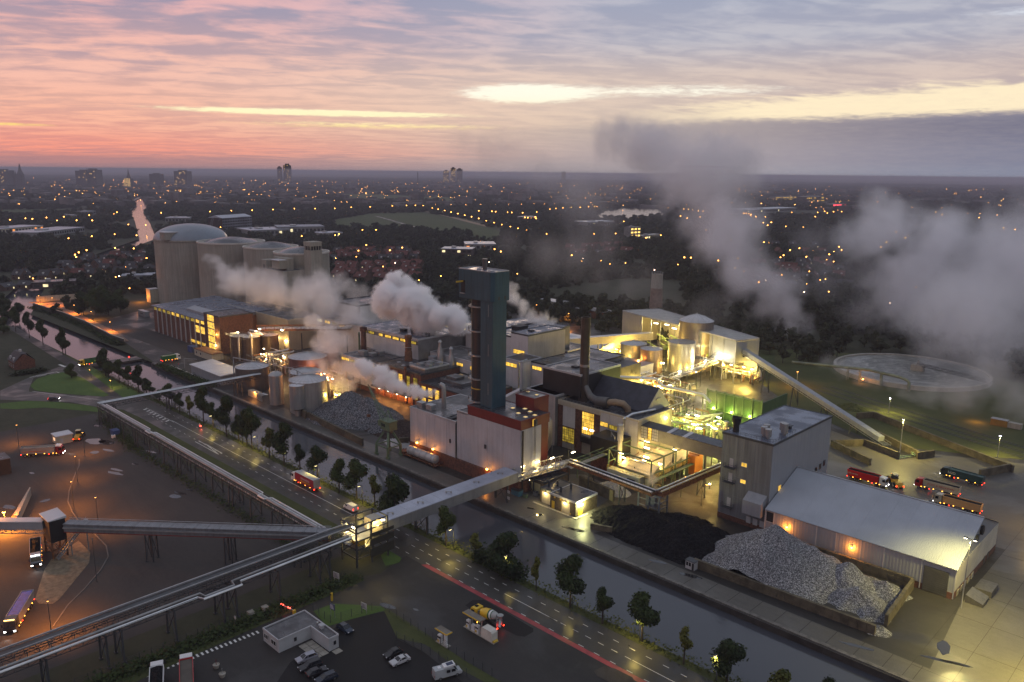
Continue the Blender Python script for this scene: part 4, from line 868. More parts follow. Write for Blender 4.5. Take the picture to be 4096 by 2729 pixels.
jb.build('jib',m_steel_g,t,world=True); MB().beam(ap,tip,.1).beam(tip,tip+Vector((0,0,-12)),.07).build('cable',m_steel_d,t,world=True); MB().box(tip.x-.5,tip.y-.5,tip.z-13,tip.x+.5,tip.y+.5,tip.z-12).build('hook_block',m_rust,t,world=True)
t=thing('tank_wagon','long pale pressure vessel lying on a frame under orange wall lamps','vessel',-208,168.6)
MB().tube([(-215.3,168.6,2.6),(-215,168.6,2.6),(-200.6,168.6,2.6),(-200.2,168.6,2.6)],[.7,1.55,1.55,.7],20).build('barrel',mat('pale_vessel',(.42,.41,.40),.4,.2,var=.3),t,world=True,smooth=True)
for k in range(5): MB().lathe([(1.56,0),(1.66,0),(1.66,.2),(1.56,.2)],n=20,cap=False).build('hoop',m_steel,t).matrix_local=Matrix.Translation((-6+k*3.0,0,2.6)) @ Matrix.Rotation(R(90),4,'Y')
mb=MB().box(-216.6,167.4,.5,-199.4,169.8,.95)
for x in (-213,-209,-205,-201): mb.box(x,167.5,.9,x+.5,169.7,1.6).box(x,167.5,0,x+.4,167.9,.5).box(x,169.3,0,x+.4,169.7,.5)
mb.build('cradle',m_rust,t,world=True); MB().box(-219.4,167.2,.1,-216.8,170,1.5).build('pump_box',m_rust,t,world=True); railing(t,[(-200,169.9),(-198.5,169.9),(-198.5,167.4)],1.0,m_=m_steel_d)
t=thing('white_cabinet','white electrical cabinet under the store wall by the bridge','cabinet',-176,168.6); MB().box(-177.2,168,0,-175,169.4,1.9).build('body',m_coping,t,world=True,bevel=.04); piece(t,'door','S',168,-177,.2,1.7,1.5,.05,m_white)


# ------------------------------------------------------------------ east half: washing shed, tanks, lit unloading frame, yards
t=thing('beet_shed','long open fronted shed with glowing interior behind the big tank','shed',-235,372)
zr=21.5; A0,A1=-275,-186; Y0,Y1=345.5,0
def sh(u): return 374.5-(u+275)*(374.5-346.0)/(89.0)
poly_f=[(A0,sh(A0)),(A1,sh(A1))]; dv=Vector((7.5,18.5)) if False else Vector((9.5,15.5))
P4=[(A0,sh(A0)),(A1,sh(A1)),(A1+5.2,sh(A1)+13),(A0+11,sh(A0)+20.5)]
MB().prism(P4,zr-.5,zr).build('roof',mat('ribbed_clear_roof',(.30,.30,.28),.4,var=.2,scale=.3,corr=2.4),t,world=True)
rb=MB()
for k in range(24):
    f=k/23; a=Vector((*P4[0],zr)).lerp(Vector((*P4[1],zr)),f); b=Vector((*P4[3],zr)).lerp(Vector((*P4[2],zr)),f); rb.beam(a,b,.22)
rb.build('roof_rib',m_coping,t,world=True)
edge=MB()
for i in range(4): edge.beam((*P4[i],zr),(*P4[(i+1) % 4],zr),.5,.6)
edge.build('eaves',m_coping,t,world=True)
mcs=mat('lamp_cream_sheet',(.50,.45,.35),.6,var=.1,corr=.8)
def wall_seg(mb,p,q,z0,z1,th=.3):
    d_=Vector((q[0]-p[0],q[1]-p[1])); n=Vector((-d_.y,d_.x)).normalized()*th; mb.prism([p,q,(q[0]+n.x,q[1]+n.y),(p[0]+n.x,p[1]+n.y)],z0,z1); return mb
lerp2=lambda p,q,f: (p[0]+(q[0]-p[0])*f,p[1]+(q[1]-p[1])*f)
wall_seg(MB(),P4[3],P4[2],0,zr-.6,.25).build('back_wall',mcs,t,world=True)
wall_seg(MB(),P4[1],P4[2],10.5,zr-.6,-.25).build('gable_wall',m_greysheet_l,t,world=True)
wall_seg(MB(),lerp2(P4[0],P4[1],.0),lerp2(P4[0],P4[1],.20),6,zr-.6).build('front_panel',m_cream,t,world=True)
wall_seg(MB(),lerp2(P4[0],P4[1],.80),P4[1],9.5,zr-.6).build('front_panel',m_greysheet_l,t,world=True)
wall_seg(MB(),P4[0],P4[3],3,zr-.6,.25).build('gable_wall',m_cream,t,world=True)
MB().box(A1-.3,sh(A1)+4,13,A1+2.8,sh(A1)+8,16.2).build('chute_mouth',m_black,t,world=True)
lg=MB()
for k in range(10):
    f=.2+.8*k/9
    for e in (0,1):
        p=lerp2(P4[0],P4[1],f) if e == 0 else lerp2(P4[3],P4[2],f); lg.beam((*p,0),(*p,zr-.5),.45)
lg.build('column',m_steel,t,world=True)
mc=MB(); 
for k in range(16):
    f=.22+.5*k/15; p=lerp2(lerp2(P4[0],P4[1],f),lerp2(P4[3],P4[2],f),.25+.5*((k*7) % 5)/5); h=3+(k*5 % 7); mc.box(p[0]-1.2,p[1]-1,h,p[0]+1.6,p[1]+1,h+1.2).beam((p[0],p[1],0),(p[0],p[1],h),.3); mc.tube([(p[0]-3,p[1],h+3),(p[0]+3,p[1],h+1)],.45,8)
mc.build('machinery',mat('pale_green_machinery',(.25,.33,.12),.5,.2,var=.4),t,world=True)
for k,f in enumerate((.24,.30,.42,.56,.70,.86,.96)):
    p=lerp2(lerp2(P4[0],P4[1],f),lerp2(P4[3],P4[2],f),.45 if k % 2 else .3)
    MB().beam((p[0]-1.3,p[1],17.5),(p[0]+1.3,p[1],17.5),.5,.3).build('tube_lamp',m_bulb,t,world=True); light(t,rel(t,(p[0],p[1]-.8,17)),6500 if k < 5 else 3600,(1.0,.74,.24),.5)
t=thing('beige_gallery','level beige conveyor gallery running to the open shed','gallery',-250,320,15)
a=Vector((-262,292,15.6)); b=Vector((-246,362,12.4)); MB().beam(a,b,3.4,3.8).build('housing',m_cream,t,world=True); MB().beam(a+Vector((0,0,2.0)),b+Vector((0,0,2.0)),3.8,.2).build('roof',m_roof_w,t,world=True)
mb=MB()
for f in (.1,.5,.9): p=a.lerp(b,f); mb.beam((p.x-1.4,p.y,0),(p.x-1.4,p.y,p.z-1.8),.4).beam((p.x+1.4,p.y,0),(p.x+1.4,p.y,p.z-1.8),.4)
mb.build('leg',m_steel_d,t,world=True)
t=thing('lit_office_annex','little annex with lit ribbon windows beside the beige gallery','building',-246,296); core(t,-256,284,-240,300,0,16.6,m_white_d); panels(t,'E',-240,284,300,9,13.2,3,m_white); roofing(t,-256,284,-240,300,16.8,m_roof,.2); window(t,'E',-240,285,13.4,9,2.2,6,1,m_lit,m_frame_d,.1,.1); window(t,'E',-240,295,13.4,4,2.2,3,1,m_glass_d,m_frame_d,.1,.1)
t=thing('flat_white_store','low store with wet pale flat roof behind the chimney','building',-228,312); core(t,-238,292,-214,318,0,9.6,m_white); roofing(t,-238,292,-214,318,9.8,mat('wet_pale_roof',(.30,.30,.31),.3,var=.2,wet=.1),.2); MB().lathe([(.6,9.8),(.6,11.6),(.9,11.8)],-226,304,12).build('roof_vent',m_steel,t,world=True)
for k in range(3): MB().lathe([(.25,9.8),(.25,10.8)],-222+k*2.4,309,8).build('vent_pipe',m_steel,t,world=True)
tk=tank('process_tank','largest east tank with a pointed cone roof and rust brown band',-216.5,359.5,0,25.6,8.9,m_=mat('mauve_brown_tank',(.20,.165,.155),.42,.4,var=.2,streak=.6),cone=3.6,ribs=14,group='tanks by the open shed')
MB().lathe([(8.95,13.2),(9.05,13.2),(9.05,14.4),(8.95,14.4)],n=40,cap=False).build('pale_band',m_steel,tk); MB().box(5.9,-7.0,15.4,6.9,-6.4,22).build('ladder_plate',m_steel,tk)
tank('process_tank','open topped pale tank with a central cap in front of the largest',-211.5,338.5,3.2,18.0,6.7,roof='open',m_=m_tank,group='tanks by the open shed')
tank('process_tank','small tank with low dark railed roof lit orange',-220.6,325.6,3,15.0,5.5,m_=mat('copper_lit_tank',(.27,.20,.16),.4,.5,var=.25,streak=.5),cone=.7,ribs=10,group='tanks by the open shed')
tank('process_tank','pale domed tank left of the small orange lit tank',-234.3,329.5,2,15.0,6.6,roof='cone',cone=1.4,m_=mat('pale_tank',(.36,.34,.29),.4,.4,var=.2,streak=.5),group='tanks by the open shed')
for x,y,z_,rgb,pw in ((-222.6,318.6,10.0,SODIUM,2200),(-220.0,317,4.2,SODIUM,1800),(-232,321,8,FLUO,2000),(-206,330.4,5.2,FLUO,1600),(-200.5,336,5.0,FLUO,1600),(-201,345,8.8,WHITE,2200),(-197.5,349,11,WHITE,1800),(-215,329,8,FLUO,1200)):
    t=thing('floodlight','orange floodlight between the small tanks' if rgb == SODIUM else 'yellow white floodlight among the east tanks and pipes','floodlight',x,y,0,group='floodlights around the east tanks')
    MB().beam((0,0,0),(0,0,z_-.3),.18).beam((0,0,z_-.3),(0,-.6,z_),.12).build('post',m_steel_d,t); MB().lathe([(.05,z_-.35),(.42,z_-.2),(.42,z_+.15),(.05,z_+.3)],0,-.6,10).build('bulb',m_bulb_o if rgb == SODIUM else m_bulb,t); light(t,(0,-1.2,z_),pw,rgb,.3)
t=thing('tank_deck','dark steel deck with stairs wrapped round the east tanks','deck',-212,335)
mb=MB().box(-226,317,3.0,-203,319,3.3).box(-219,330.6,3.0,-203,348,3.25).box(-209,344.6,9.2,-196,349.6,9.5).build('deck_plate',m_steel_d,t,world=True)
mb=MB()
for x in (-225,-219,-213,-207,-203.4):
    for y in (317.4,331,341): mb.beam((x,y,0),(x,y,3),.25)
mb.build('leg',m_steel_d,t,world=True); railing(t,[(-226,317),(-203,317),(-203,348)],3.3,m_=m_yellow,r=.07); railing(t,[(-209,344.6),(-196,344.6),(-196,349.6)],9.5,m_=m_steel)
mb=MB()
for k in range(12): mb.box(-203+k*.55,350,9.4+k*.5,-202.4+k*.55,351,9.5+k*.5)
mb.beam((-203,350,9.2),(-196,350,15.4),.15).beam((-203,351,9.2),(-196,351,15.4),.15).build('stair',m_steel_d,t,world=True)
t=thing('rust_hopper','rusty hoppers and platforms glowing orange below the small tank','hopper',-224,312); MB().lathe([(.8,1.5),(3,5.5),(3,8)],-224,313,16).lathe([(.8,1.5),(2.6,5),(2.6,7.4)],-217,312,16).build('hopper',m_rust,t,world=True,smooth=True); railing(t,[(-228,309.5),(-212,309.5)],3,m_=m_yellow,r=.08); MB().box(-229,309,2.8,-211,316,3.0).build('platform',m_rust,t,world=True)
t=thing('insulated_pipe_bend','shiny cranked pipe crossing behind the slate roof','pipework',-186,262,12)
MB().tube([(-204,252,14),(-203,254,17),(-192,262,17),(-180,270,17),(-177,270.5,14.5),(-160,274,13.5),(-156,273,11.5)],.7,12).build('pipe',m_pipe,t,world=True,smooth=True); mb=MB()
for x,y in ((-200,256.5),(-188,264.5),(-172,271.5),(-160,274)): mb.beam((x,y,0),(x,y,13.2),.35)
mb.build('support',m_steel_d,t,world=True)
t=thing('lit_belt_gallery','brightly lit open belt gallery sloping down from the shed','conveyor',-190,330,8)
a=Vector((-196,346,9.5)); b=Vector((-194,303,8.6)); MB().beam(a,b,2.2,.5).build('belt',m_conc,t,world=True)
lt=MB()
for s in (-1.2,1.2):
    for zz in (-.4,1.6): lt.beam(a+Vector((s,0,zz)),b+Vector((s,0,zz)),.2)
    for k in range(14): p=a.lerp(b,k/14); q_=a.lerp(b,(k+1)/14); lt.beam(p+Vector((s,0,-.4)),q_+Vector((s,0,1.6)),.14)
lt.build('lattice',m_steel,t,world=True); mb=MB()
for f in (.08,.4,.7,.95): p=a.lerp(b,f); mb.beam((p.x-1.2,p.y,0),p+Vector((-1.2,0,-.4)),.3).beam((p.x+1.2,p.y,0),p+Vector((1.2,0,-.4)),.3)
mb.build('leg',m_steel_d,t,world=True)
for k in range(4): p=a.lerp(b,.05+.28*k); MB().box(p.x+1.2,p.y-.7,p.z+2.6,p.x+1.5,p.y+.7,p.z+2.9).build('tube_lamp',m_bulb,t,world=True); light(t,rel(t,(p.x+1.6,p.y,p.z+2.4)),1300,WHITE,.3)

# lit unloading frame with white hoppers
t=thing('unloading_station','open green steel frame over glowing white beet flumes','structure',-141,216)
fr=MB(); us=(-152,-148,-144,-140,-136); 
X0,X1,Ya,Yb,Zt=-152.5,-135.5,203,232,10.5
for y in (203,210,217,224,232):
    fr.beam((X0,y,0),(X0,y,Zt),.4).beam((X1,y,0),(X1,y,Zt),.4).beam((X0,y,Zt),(X1,y,Zt),.4)
for x in (X0,X1): fr.beam((x,Ya,Zt),(x,Yb,Zt),.35).beam((x,Ya,6),(x,Yb,6),.3)
fr.beam((X0,Ya,0),(X0,210,Zt),.15).beam((X0,210,0),(X0,Ya,Zt),.15); fr.build('frame',m_steel_g,t,world=True)
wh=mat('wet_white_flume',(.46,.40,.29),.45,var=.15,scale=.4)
for k in range(4):
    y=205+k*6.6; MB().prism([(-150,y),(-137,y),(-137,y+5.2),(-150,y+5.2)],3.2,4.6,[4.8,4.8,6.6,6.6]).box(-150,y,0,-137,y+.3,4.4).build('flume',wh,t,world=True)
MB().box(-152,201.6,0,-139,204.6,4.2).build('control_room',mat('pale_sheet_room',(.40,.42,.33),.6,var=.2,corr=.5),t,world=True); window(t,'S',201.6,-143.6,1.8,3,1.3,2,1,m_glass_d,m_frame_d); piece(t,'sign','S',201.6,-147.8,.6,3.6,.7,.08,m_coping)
railing(t,[(-152,201.6),(-139,201.6),(-135.5,203),(-135.5,232)],4.3,m_=m_yellow,r=.08)
MB().tube([(-151.4,207.5,0),(-151.4,207.5,14.5)],.75,14).tube([(-151.4,207.5,12.5),(-151.4,207.5,18)],1.0,12).build('wash_column',mat('pale_column',(.5,.47,.38),.5,var=.2),t,world=True,smooth=True)
for x,y in ((-149,204),(-141,206.5),(-146,214),(-138,219),(-147,224),(-141,229),(-149.6,219)): MB().beam((x,y,9.9),(x+1.9,y,9.9),.45,.25).build('tube_lamp',m_bulb,t,world=True); light(t,rel(t,(x+.9,y,9.4)),750,(1.0,.62,.14),.5)
MB().box(-136.5,226,0,-133.5,231,6.8).beam((-137,228,6.8),(-133,228,6.8),.5).build('orange_feeder',mat('orange_machine',(.5,.18,.03),.5,var=.2),t,world=True)
mb=MB()
for k in range(5): mb.beam((-134.9,204+k*5,0),(-134.9,204+k*5,4.2),.3)
mb.box(-135.2,203,4.0,-133.8,232,4.2).build('side_walkway',m_steel_g,t,world=True)
t=thing('truss_gangway','green truss gangway sloping down from the unloading frame','gangway',-155,208,6)
a=Vector((-153,217,9)); b=Vector((-161,193,4)); lt=MB()
for s in (-1,1):
    for zz in (0,1.8): lt.beam(a+Vector((s,0,zz)),b+Vector((s,0,zz)),.18)
    for k in range(9): lt.beam(a.lerp(b,k/9)+Vector((s,0,0)),a.lerp(b,(k+1)/9)+Vector((s,0,1.8)),.12)
lt.build('lattice',m_steel_g,t,world=True); MB().beam(a,b,2,.15).build('deck_plate',m_steel,t,world=True); MB().beam((-153,217,0),(-153,217,9),.3).beam((-160,196,0),(-160,196,4),.3).build('leg',m_steel_g,t,world=True)
t=thing('glazed_gallery','grey sheeted gallery with a panel glazed end reaching the mill','gallery',-131,219,12)
MB().box(-143.0,217.4,11.6,-111.2,221.6,15.9).build('housing',mat('mid_grey_sheet',(.19,.19,.185),.5,.15,var=.15,corr=.7),t,world=True); MB().prism([(-152.6,217.0),(-111.2,217.0),(-111.2,222),(-152.6,222)],15.9,16.2,[16.0,16.0,16.5,16.5]).build('roof',m_roof,t,world=True); MB().box(-152.2,217.6,11.6,-143.1,221.4,15.9).build('inner_wall',m_cream,t,world=True)
window(t,'S',217.5,-152.2,11.7,4.8,4.1,3,4,m_coping,m_frame_d,.1,.05); window(t,'S',217.5,-147.2,11.7,1.5,4.1,1,4,m_lit,m_frame_d,.1,.05); window(t,'S',217.5,-145.5,11.7,2.5,4.1,3,4,m_coping,m_frame_d,.1,.05); mb=MB()
for x in (-150,-138,-126): mb.beam((x,219.5,0),(x,219.5,11.6),.5)
mb.build('leg',m_steel_d,t,world=True)
for x in (-139.5,-133.5): MB().prism([(x,216.9),(x+1.4,216.9),(x+1.4,222.1),(x,222.1)],16.0,16.3,[16.1,16.1,16.62,16.62]).build('roof_strip',m_roof_w,t,world=True)
t=thing('green_screen','high green sheeted wind screen on steel frames','screen',-150,279); core(t,-161.5,279.5,-137.5,280,1.5,14.0,m_green)
for k in range(7): piece(t,'screen_post','S',279.5,-161.5+k*4,0,.3,15.2,.4,m_steel_g)
for z_ in (6.8,14.4): piece(t,'screen_rail','S',279.4,-161.5,z_,24.2,.35,.5,m_steel_g)
core(t,-137.4,279.5,-137,300,1.5,14.0,m_green,'return_wall')
for x in (-158,-150,-142): wall_lamp(t,'S',279.4,x,7.6,700,GREENW,m_bulb)
t=thing('wash_drum_deck','green lit truss deck with hoppers before the wind screen','deck',-152,258,6)
lt=MB(); a=Vector((-164,252,7)); b=Vector((-140,258,7))
for s in (-1.2,1.2):
    for zz in (0,2): lt.beam(a+Vector((0,s,zz)),b+Vector((0,s,zz)),.2)
    for k in range(10): lt.beam(a.lerp(b,k/10)+Vector((0,s,0)),a.lerp(b,(k+1)/10)+Vector((0,s,2)),.13)
for f in (.05,.5,.95): p=a.lerp(b,f); lt.beam((p.x,p.y,0),p,.4)
lt.build('truss',m_steel_g,t,world=True); MB().beam(a,b,2.4,.2).build('deck_plate',m_conc,t,world=True)
MB().lathe([(1,1),(2.6,4.5),(2.6,6)],-143,262,16).lathe([(.8,6),(.7,9.4),(1.1,9.6),(1.1,10.2)],-141,259,14).tube([(-156,258,0),(-155.5,258,5)],.9,12).tube([(-153.4,258.4,0),(-153,258.4,4.6)],.9,12).build('hopper',m_tank,t,world=True,smooth=True); railing(t,[(-145,256.6),(-138,258),(-138,263)],7,1.4,1.2,mat('pale_red_rail',(.4,.12,.08),.5),r=.1)
for x,y in ((-160,249),(-151,251.5),(-147,249),(-143,253),(-156,262),(-149,266)): MB().beam((x,y,8.6),(x+1.8,y,8.6),.4,.25).build('tube_lamp',m_bulb,t,world=True); light(t,rel(t,(x,y-.6,8)),2000,(.95,.86,.2),.5)
mb=MB()
for k in range(9): mb.tube([(-164+k,262+(k % 3),2+k*.7),(-158+k,272,3+k*.7)],.35,8)
mb.build('screw_pipe',m_steel,t,world=True)

def pipe_maze(name,label,x0,y0,x1,y1,h,n,seed,rgb=FLUO,lamps=3,pw=1800,fm=None):
    rnd=random.Random(seed); t=thing(name,label,'pipework',(x0+x1)/2,(y0+y1)/2); fr=MB(); nx=max(2,int((x1-x0)/5)); ny=max(2,int((y1-y0)/5))
    for i in range(nx+1):
        for j in range(ny+1):
            x=x0+(x1-x0)*i/nx; y=y0+(y1-y0)*j/ny; hh=h*rnd.uniform(.6,1); fr.beam((x,y,0),(x,y,hh),.25)
            if i < nx: fr.beam((x,y,hh*.9),(x+(x1-x0)/nx,y,hh*.9),.2).beam((x,y,hh*.5),(x+(x1-x0)/nx,y,hh*.5),.16)
            if j < ny: fr.beam((x,y,hh*.88),(x,y+(y1-y0)/ny,hh*.88),.2)
    fr.build('frame',fm or m_steel_d,t,world=True); pp=MB(); pd=MB()
    for k in range(n):
        x=rnd.uniform(x0,x1); y=rnd.uniform(y0,y1); z_=rnd.uniform(.25,1)*h; l_=rnd.uniform(.25,.9); r=rnd.choice((.12,.18,.3,.42)); mb=pp if k % 3 else pd
        if k % 2: mb.tube([(x0+(x1-x0)*(1-l_)*.5,y,z_),(x0+(x1-x0)*l_,y,z_),(x0+(x1-x0)*l_+.6,y,z_-.6),(x0+(x1-x0)*l_+.6,y,0)],r,7)
        else: mb.tube([(x,y0+(y1-y0)*(1-l_)*.5,0),(x,y0+(y1-y0)*(1-l_)*.5,z_),(x,y0+(y1-y0)*l_,z_),(x,y0+(y1-y0)*l_+.5,z_+.6)],r,7)
    pp.build('pipe',m_pipe,t,world=True,smooth=True); pd.build('pipe',m_rust,t,world=True,smooth=True); vs=MB()
    for k in range(max(2,n // 6)): x=rnd.uniform(x0,x1); y=rnd.uniform(y0,y1); vs.lathe([(.3,.6),(1.1,1.2),(1.1,h*rnd.uniform(.4,.7)),(.3,h*.75)],x,y,12)
    vs.build('vessel',m_tank,t,world=True,smooth=True); railing(t,[(x0,y0),(x1,y0),(x1,y1)],h*.62,m_=m_steel,step=2.4)
    lamps=int(lamps*1.7)
    for k in range(lamps):
        x=x0+(x1-x0)*(k+.5)/lamps; y=rnd.uniform(y0-.5,y0+(y1-y0)*.5); z_=h*rnd.uniform(.75,1.05); MB().beam((x-.6,y,z_),(x+.6,y,z_),.32,.2).build('tube_lamp',m_bulb,t,world=True); light(t,rel(t,(x,y-.7,z_-.3)),pw,rgb,.3)
    return t
pipe_maze('pipework','lit tangle of pipes and platforms between the east tanks and the boiler house',-214,288,-186,312,9,46,1,FLUO,6,2600)
pipe_maze('pipework','bright pipe racks under the open shed front',-262,338,-232,356,8,34,2,FLUO,5,3000)
pipe_maze('pipework','green tinged pipe racks beside the wind screen',-168,258,-146,274,8,34,3,GREENW,5,2400,m_steel_g)
pipe_maze('pipework','orange lit pipes and hoppers behind the slate roof',-186,262,-170,284,8,30,4,(1,.5,.1),4,1800)
pipe_maze('pipework','lit pipes below the shed gable and incline head',-196,350,-178,362,8,24,5,FLUO,4,2600)
pipe_maze('pipework','brown pipes and vessels under steam behind the quay tanks',-322,190,-296,204,9,34,6,ORANGE,4,1500)
pipe_maze('pipework','crowded pipes between the tall brown tanks and the rusty tank',-376,190,-344,212,10,40,7,(1,.55,.15),4,1800)
pipe_maze('pipework','steel walkways and pipes over the glowing flumes',-151,206,-137,230,7,26,9,FLUO,3,500,m_steel_g)
pipe_maze('pipework','lit pipe racks right of the unloading frame',-133,236,-116,256,7,28,8,FLUO,4,1800)
# incline conveyor and its feed pit
t=thing('incline_conveyor','long covered incline conveyor climbing from the yard to the shed','conveyor',-140,325,8)
a=Vector((-98.0,302.5,.9)); b=Vector((-186.4,352.2,15.2)); MB().beam(a,b,2.4,.35).build('belt_frame',m_steel_d,t,world=True)
n_=28; dd=(b-a).normalized()
for k in range(n_): p,q_=a.lerp(b,.03+.97*k/n_),a.lerp(b,.03+.97*(k+.96)/n_); MB().beam(p+Vector((0,0,1.3)),q_+Vector((0,0,1.3)),2.7,2.0).build('cover_sheet',m_greysheet_l,t,world=True)
mb=MB(); sd_=dd.cross(Vector((0,0,1))).normalized()
for s in (-1,1):
    mb.beam(a+sd_*(1.9*s),b+sd_*(1.9*s),.14); mb.beam(a+sd_*(1.9*s)+Vector((0,0,1)),b+sd_*(1.9*s)+Vector((0,0,1)),.1)
    for k in range(60): p=a.lerp(b,k/60)+sd_*(1.9*s); mb.beam(p,p+Vector((0,0,1)),.08)
mb.build('walkway_rail',m_steel,t,world=True)
for f in (.18,.36,.56,.78):
    p=a.lerp(b,f); mb=MB().beam((p.x+sd_.x*2,p.y+sd_.y*2,0),p+sd_*1.2,.4).beam((p.x-sd_.x*2,p.y-sd_.y*2,0),p-sd_*1.2,.4).beam((p.x+sd_.x*2,p.y+sd_.y*2,.4),p-sd_*1.2,.2); mb.build('trestle',m_steel_d,t,world=True)

# concrete block bunkers, every block laid by itself
m_block=mat('mossy_concrete_block',(.095,.08,.052),.85,var=.35,scale=.4,bump=.3)
def block_wall(name,label,p,q,h=2.4,bl=1.9,bt=.8,group='stacked concrete block walls'):
    p=Vector(p); q=Vector(q); L_=(q-p).length; an=math.atan2(q.y-p.y,q.x-p.x); t=thing(name,label,'wall',p.x,p.y,0,an,group)
    n=max(1,round(L_/bl)); w_=L_/n; key=('blk',round(w_,1),bt)
    rows=max(1,round(h/.8)); rh=h/rows
    for j in range(rows):
        for i in range(n):
            k2=('blk',round(w_,2),bt,round(rh,2))
            if k2 in _cache: o=bpy.data.objects.new('concrete_block',_cache[k2]); col.objects.link(o); o.parent=t
            else: o=MB().box(.03,0,.02,w_-.03,bt,rh-.02).build('concrete_block',m_block,t); _cache[k2]=o.data
            o.location=(i*w_,random.uniform(-.04,.04),j*rh)
    return t
block_wall('bunker_wall','dark block wall along the quay before the grey gravel heap',(-99,169.8),(-53.5,171.2),2.4)
block_wall('bunker_wall','yellow lit block wall at the open end of the gravel heap',(-52.8,177),(-54.4,199),2.8)
block_wall('bunker_wall','block wall between the gravel heap and the warehouse',(-90,198.6),(-55,199.2),2.6)
block_wall('bunker_wall','block wall before the coal heap near the pump house',(-132,168.2),(-126,170.4),1.8)
block_wall('bunker_wall','tall dark block wall left of the lit salt heap',(-155.0,190.8),(-139.5,188.6),3.6)
block_wall('bunker_wall','low block wall ending beside the red tipper truck',(-113.6,289.0),(-95.4,278.9),2.6)
block_wall('bunker_wall','block wall under the incline conveyor closing the empty bay',(-105.7,299.2),(-113.6,289.0),2.6)
block_wall('bunker_wall','block wall from the bay corner to the conveyor pit',(-105.7,299.2),(-90.6,293.1),2.6)
block_wall('bunker_wall','block wall on the far side of the conveyor pit',(-105.2,312.6),(-85.5,299.4),2.6)
block_wall('bunker_wall','short end wall closing the conveyor pit bay',(-85.6,298.3),(-82.0,305.5),2.6)
block_wall('bunker_wall','long boundary block wall along the railway embankment',(-117.0,338.7),(-57.9,308.0),2.6,bl=2.6)
block_wall('bunker_wall','cross wall joining the long boundary wall by the dark tipper',(-64.3,294.6),(-58.5,309.1),2.8)
block_wall('bunker_wall','corner wall at the upper end of the boundary wall',(-120.2,331.4),(-116.2,338.2),2.6)
block_wall('bunker_wall','pale wall stub beside the yellow digger',(-127.4,329.1),(-122.3,326.7),2.4)
block_wall('bunker_wall','quay block wall before the big dark stone heap',(-279.2,166.0),(-236.1,162.7),2.8)
block_wall('bunker_wall','end wall of the stone heap beside the slim cylinder',(-279.2,166.0),(-291.3,168.8),3.2)
block_wall('bunker_wall','dark low wall behind the quay crane',(-226.9,172.9),(-225.3,176.2),2.8)
t=thing('feed_pit','sunken feed pit with pale green rails at the conveyor foot','pit',-96,302); q1,q2=Vector((-101,306.5)),Vector((-90,299))
pv=[(-104.6,311.0),(-90.1,293.6),(-86.9,299.8),(-99.7,311.9)]; MB().prism(pv,.03,.06).build('pit_floor',m_black,t,world=True)
railing(t,[(*p,.1) for p in (pv[1],pv[2],pv[3],pv[0])],.1,1.1,2,mat('pale_green_rail',(.35,.55,.32),.5),r=.1)
# the heaps
def heap(name,label,cx,cy,lx,ly,h,m_,seed,ridge=.0,rz=0.0,nx=110,ny=80,rough=.35,pw=1.0,group=None):
    mb=MB(); idx={}
    for j in range(ny+1):
        for i in range(nx+1):
            x=-1+2*i/nx; y=-1+2*j/ny; r=math.hypot(max(0,abs(x)-ridge)/(1-ridge),y)
            nz=mnoise.noise(Vector((x*3+seed,y*3,seed)))*.13+mnoise.noise(Vector((x*9,y*9+seed,2)))*.05
            z_=h*max(-0.03,(1-r) ** pw+nz*min(1,max(0,(1.1-r))) if r < 1 else-0.03)
            if z_ > 0: z_ += rough*(mnoise.noise(Vector((x*lx*1.3,y*ly*1.3,seed)))+.6*mnoise.noise(Vector((x*lx*3.1,y*ly*3.1,seed))))
            mb.v.append((x*lx,y*ly,z_))
    for j in range(ny):
        for i in range(nx):
            k=j*(nx+1)+i; mb.f.append((k,k+1,k+nx+2,k+nx+1))
    o=mb.build(name,m_); o.location=(cx,cy,.03); o.rotation_euler=(0,0,rz); o['kind']='stuff'; o['label']=label; return o
def stone_mat(name,c1,c2,sc):
    m_=bpy.data.materials.new(name); m_.use_nodes=True; N=NT(m_.node_tree); b=N.n['Principled BSDF']; pos=N.new('ShaderNodeNewGeometry').outputs['Position']
    v=N.new('ShaderNodeTexVoronoi'); v.inputs['Scale'].default_value=sc; N.l.new(pos,v.inputs['Vector']); k=N.new('ShaderNodeSeparateColor'); N.l.new(v.outputs['Color'],k.inputs[0])
    big=N.noise(pos,.12,4,.6)
    N.l.new(N.mix(N.m('MULTIPLY',N.m('POWER',k.outputs[0],2.0),N.m('ADD',.4,big)),(*c1,1),(*c2,1)),b.inputs['Base Color']); b.inputs['Roughness'].default_value=.85; b.inputs['Specular IOR Level'].default_value=.08
    bp=N.new('ShaderNodeBump'); bp.inputs['Strength'].default_value=1; bp.inputs['Distance'].default_value=.25; N.l.new(v.outputs['Distance'],bp.inputs['Height']); N.l.new(bp.outputs[0],b.inputs['Normal']); return m_
m_gravel=stone_mat('grey_limestone',(.075,.077,.082),(.54,.54,.56),5.5); m_stone2=stone_mat('dark_limestone',(.035,.037,.042),(.34,.34,.36),4.6); m_coal=stone_mat('coal',(.006,.006,.007),(.024,.024,.026),4.0); m_salt=stone_mat('pale_salt',(.42,.38,.30),(.6,.55,.44),3)
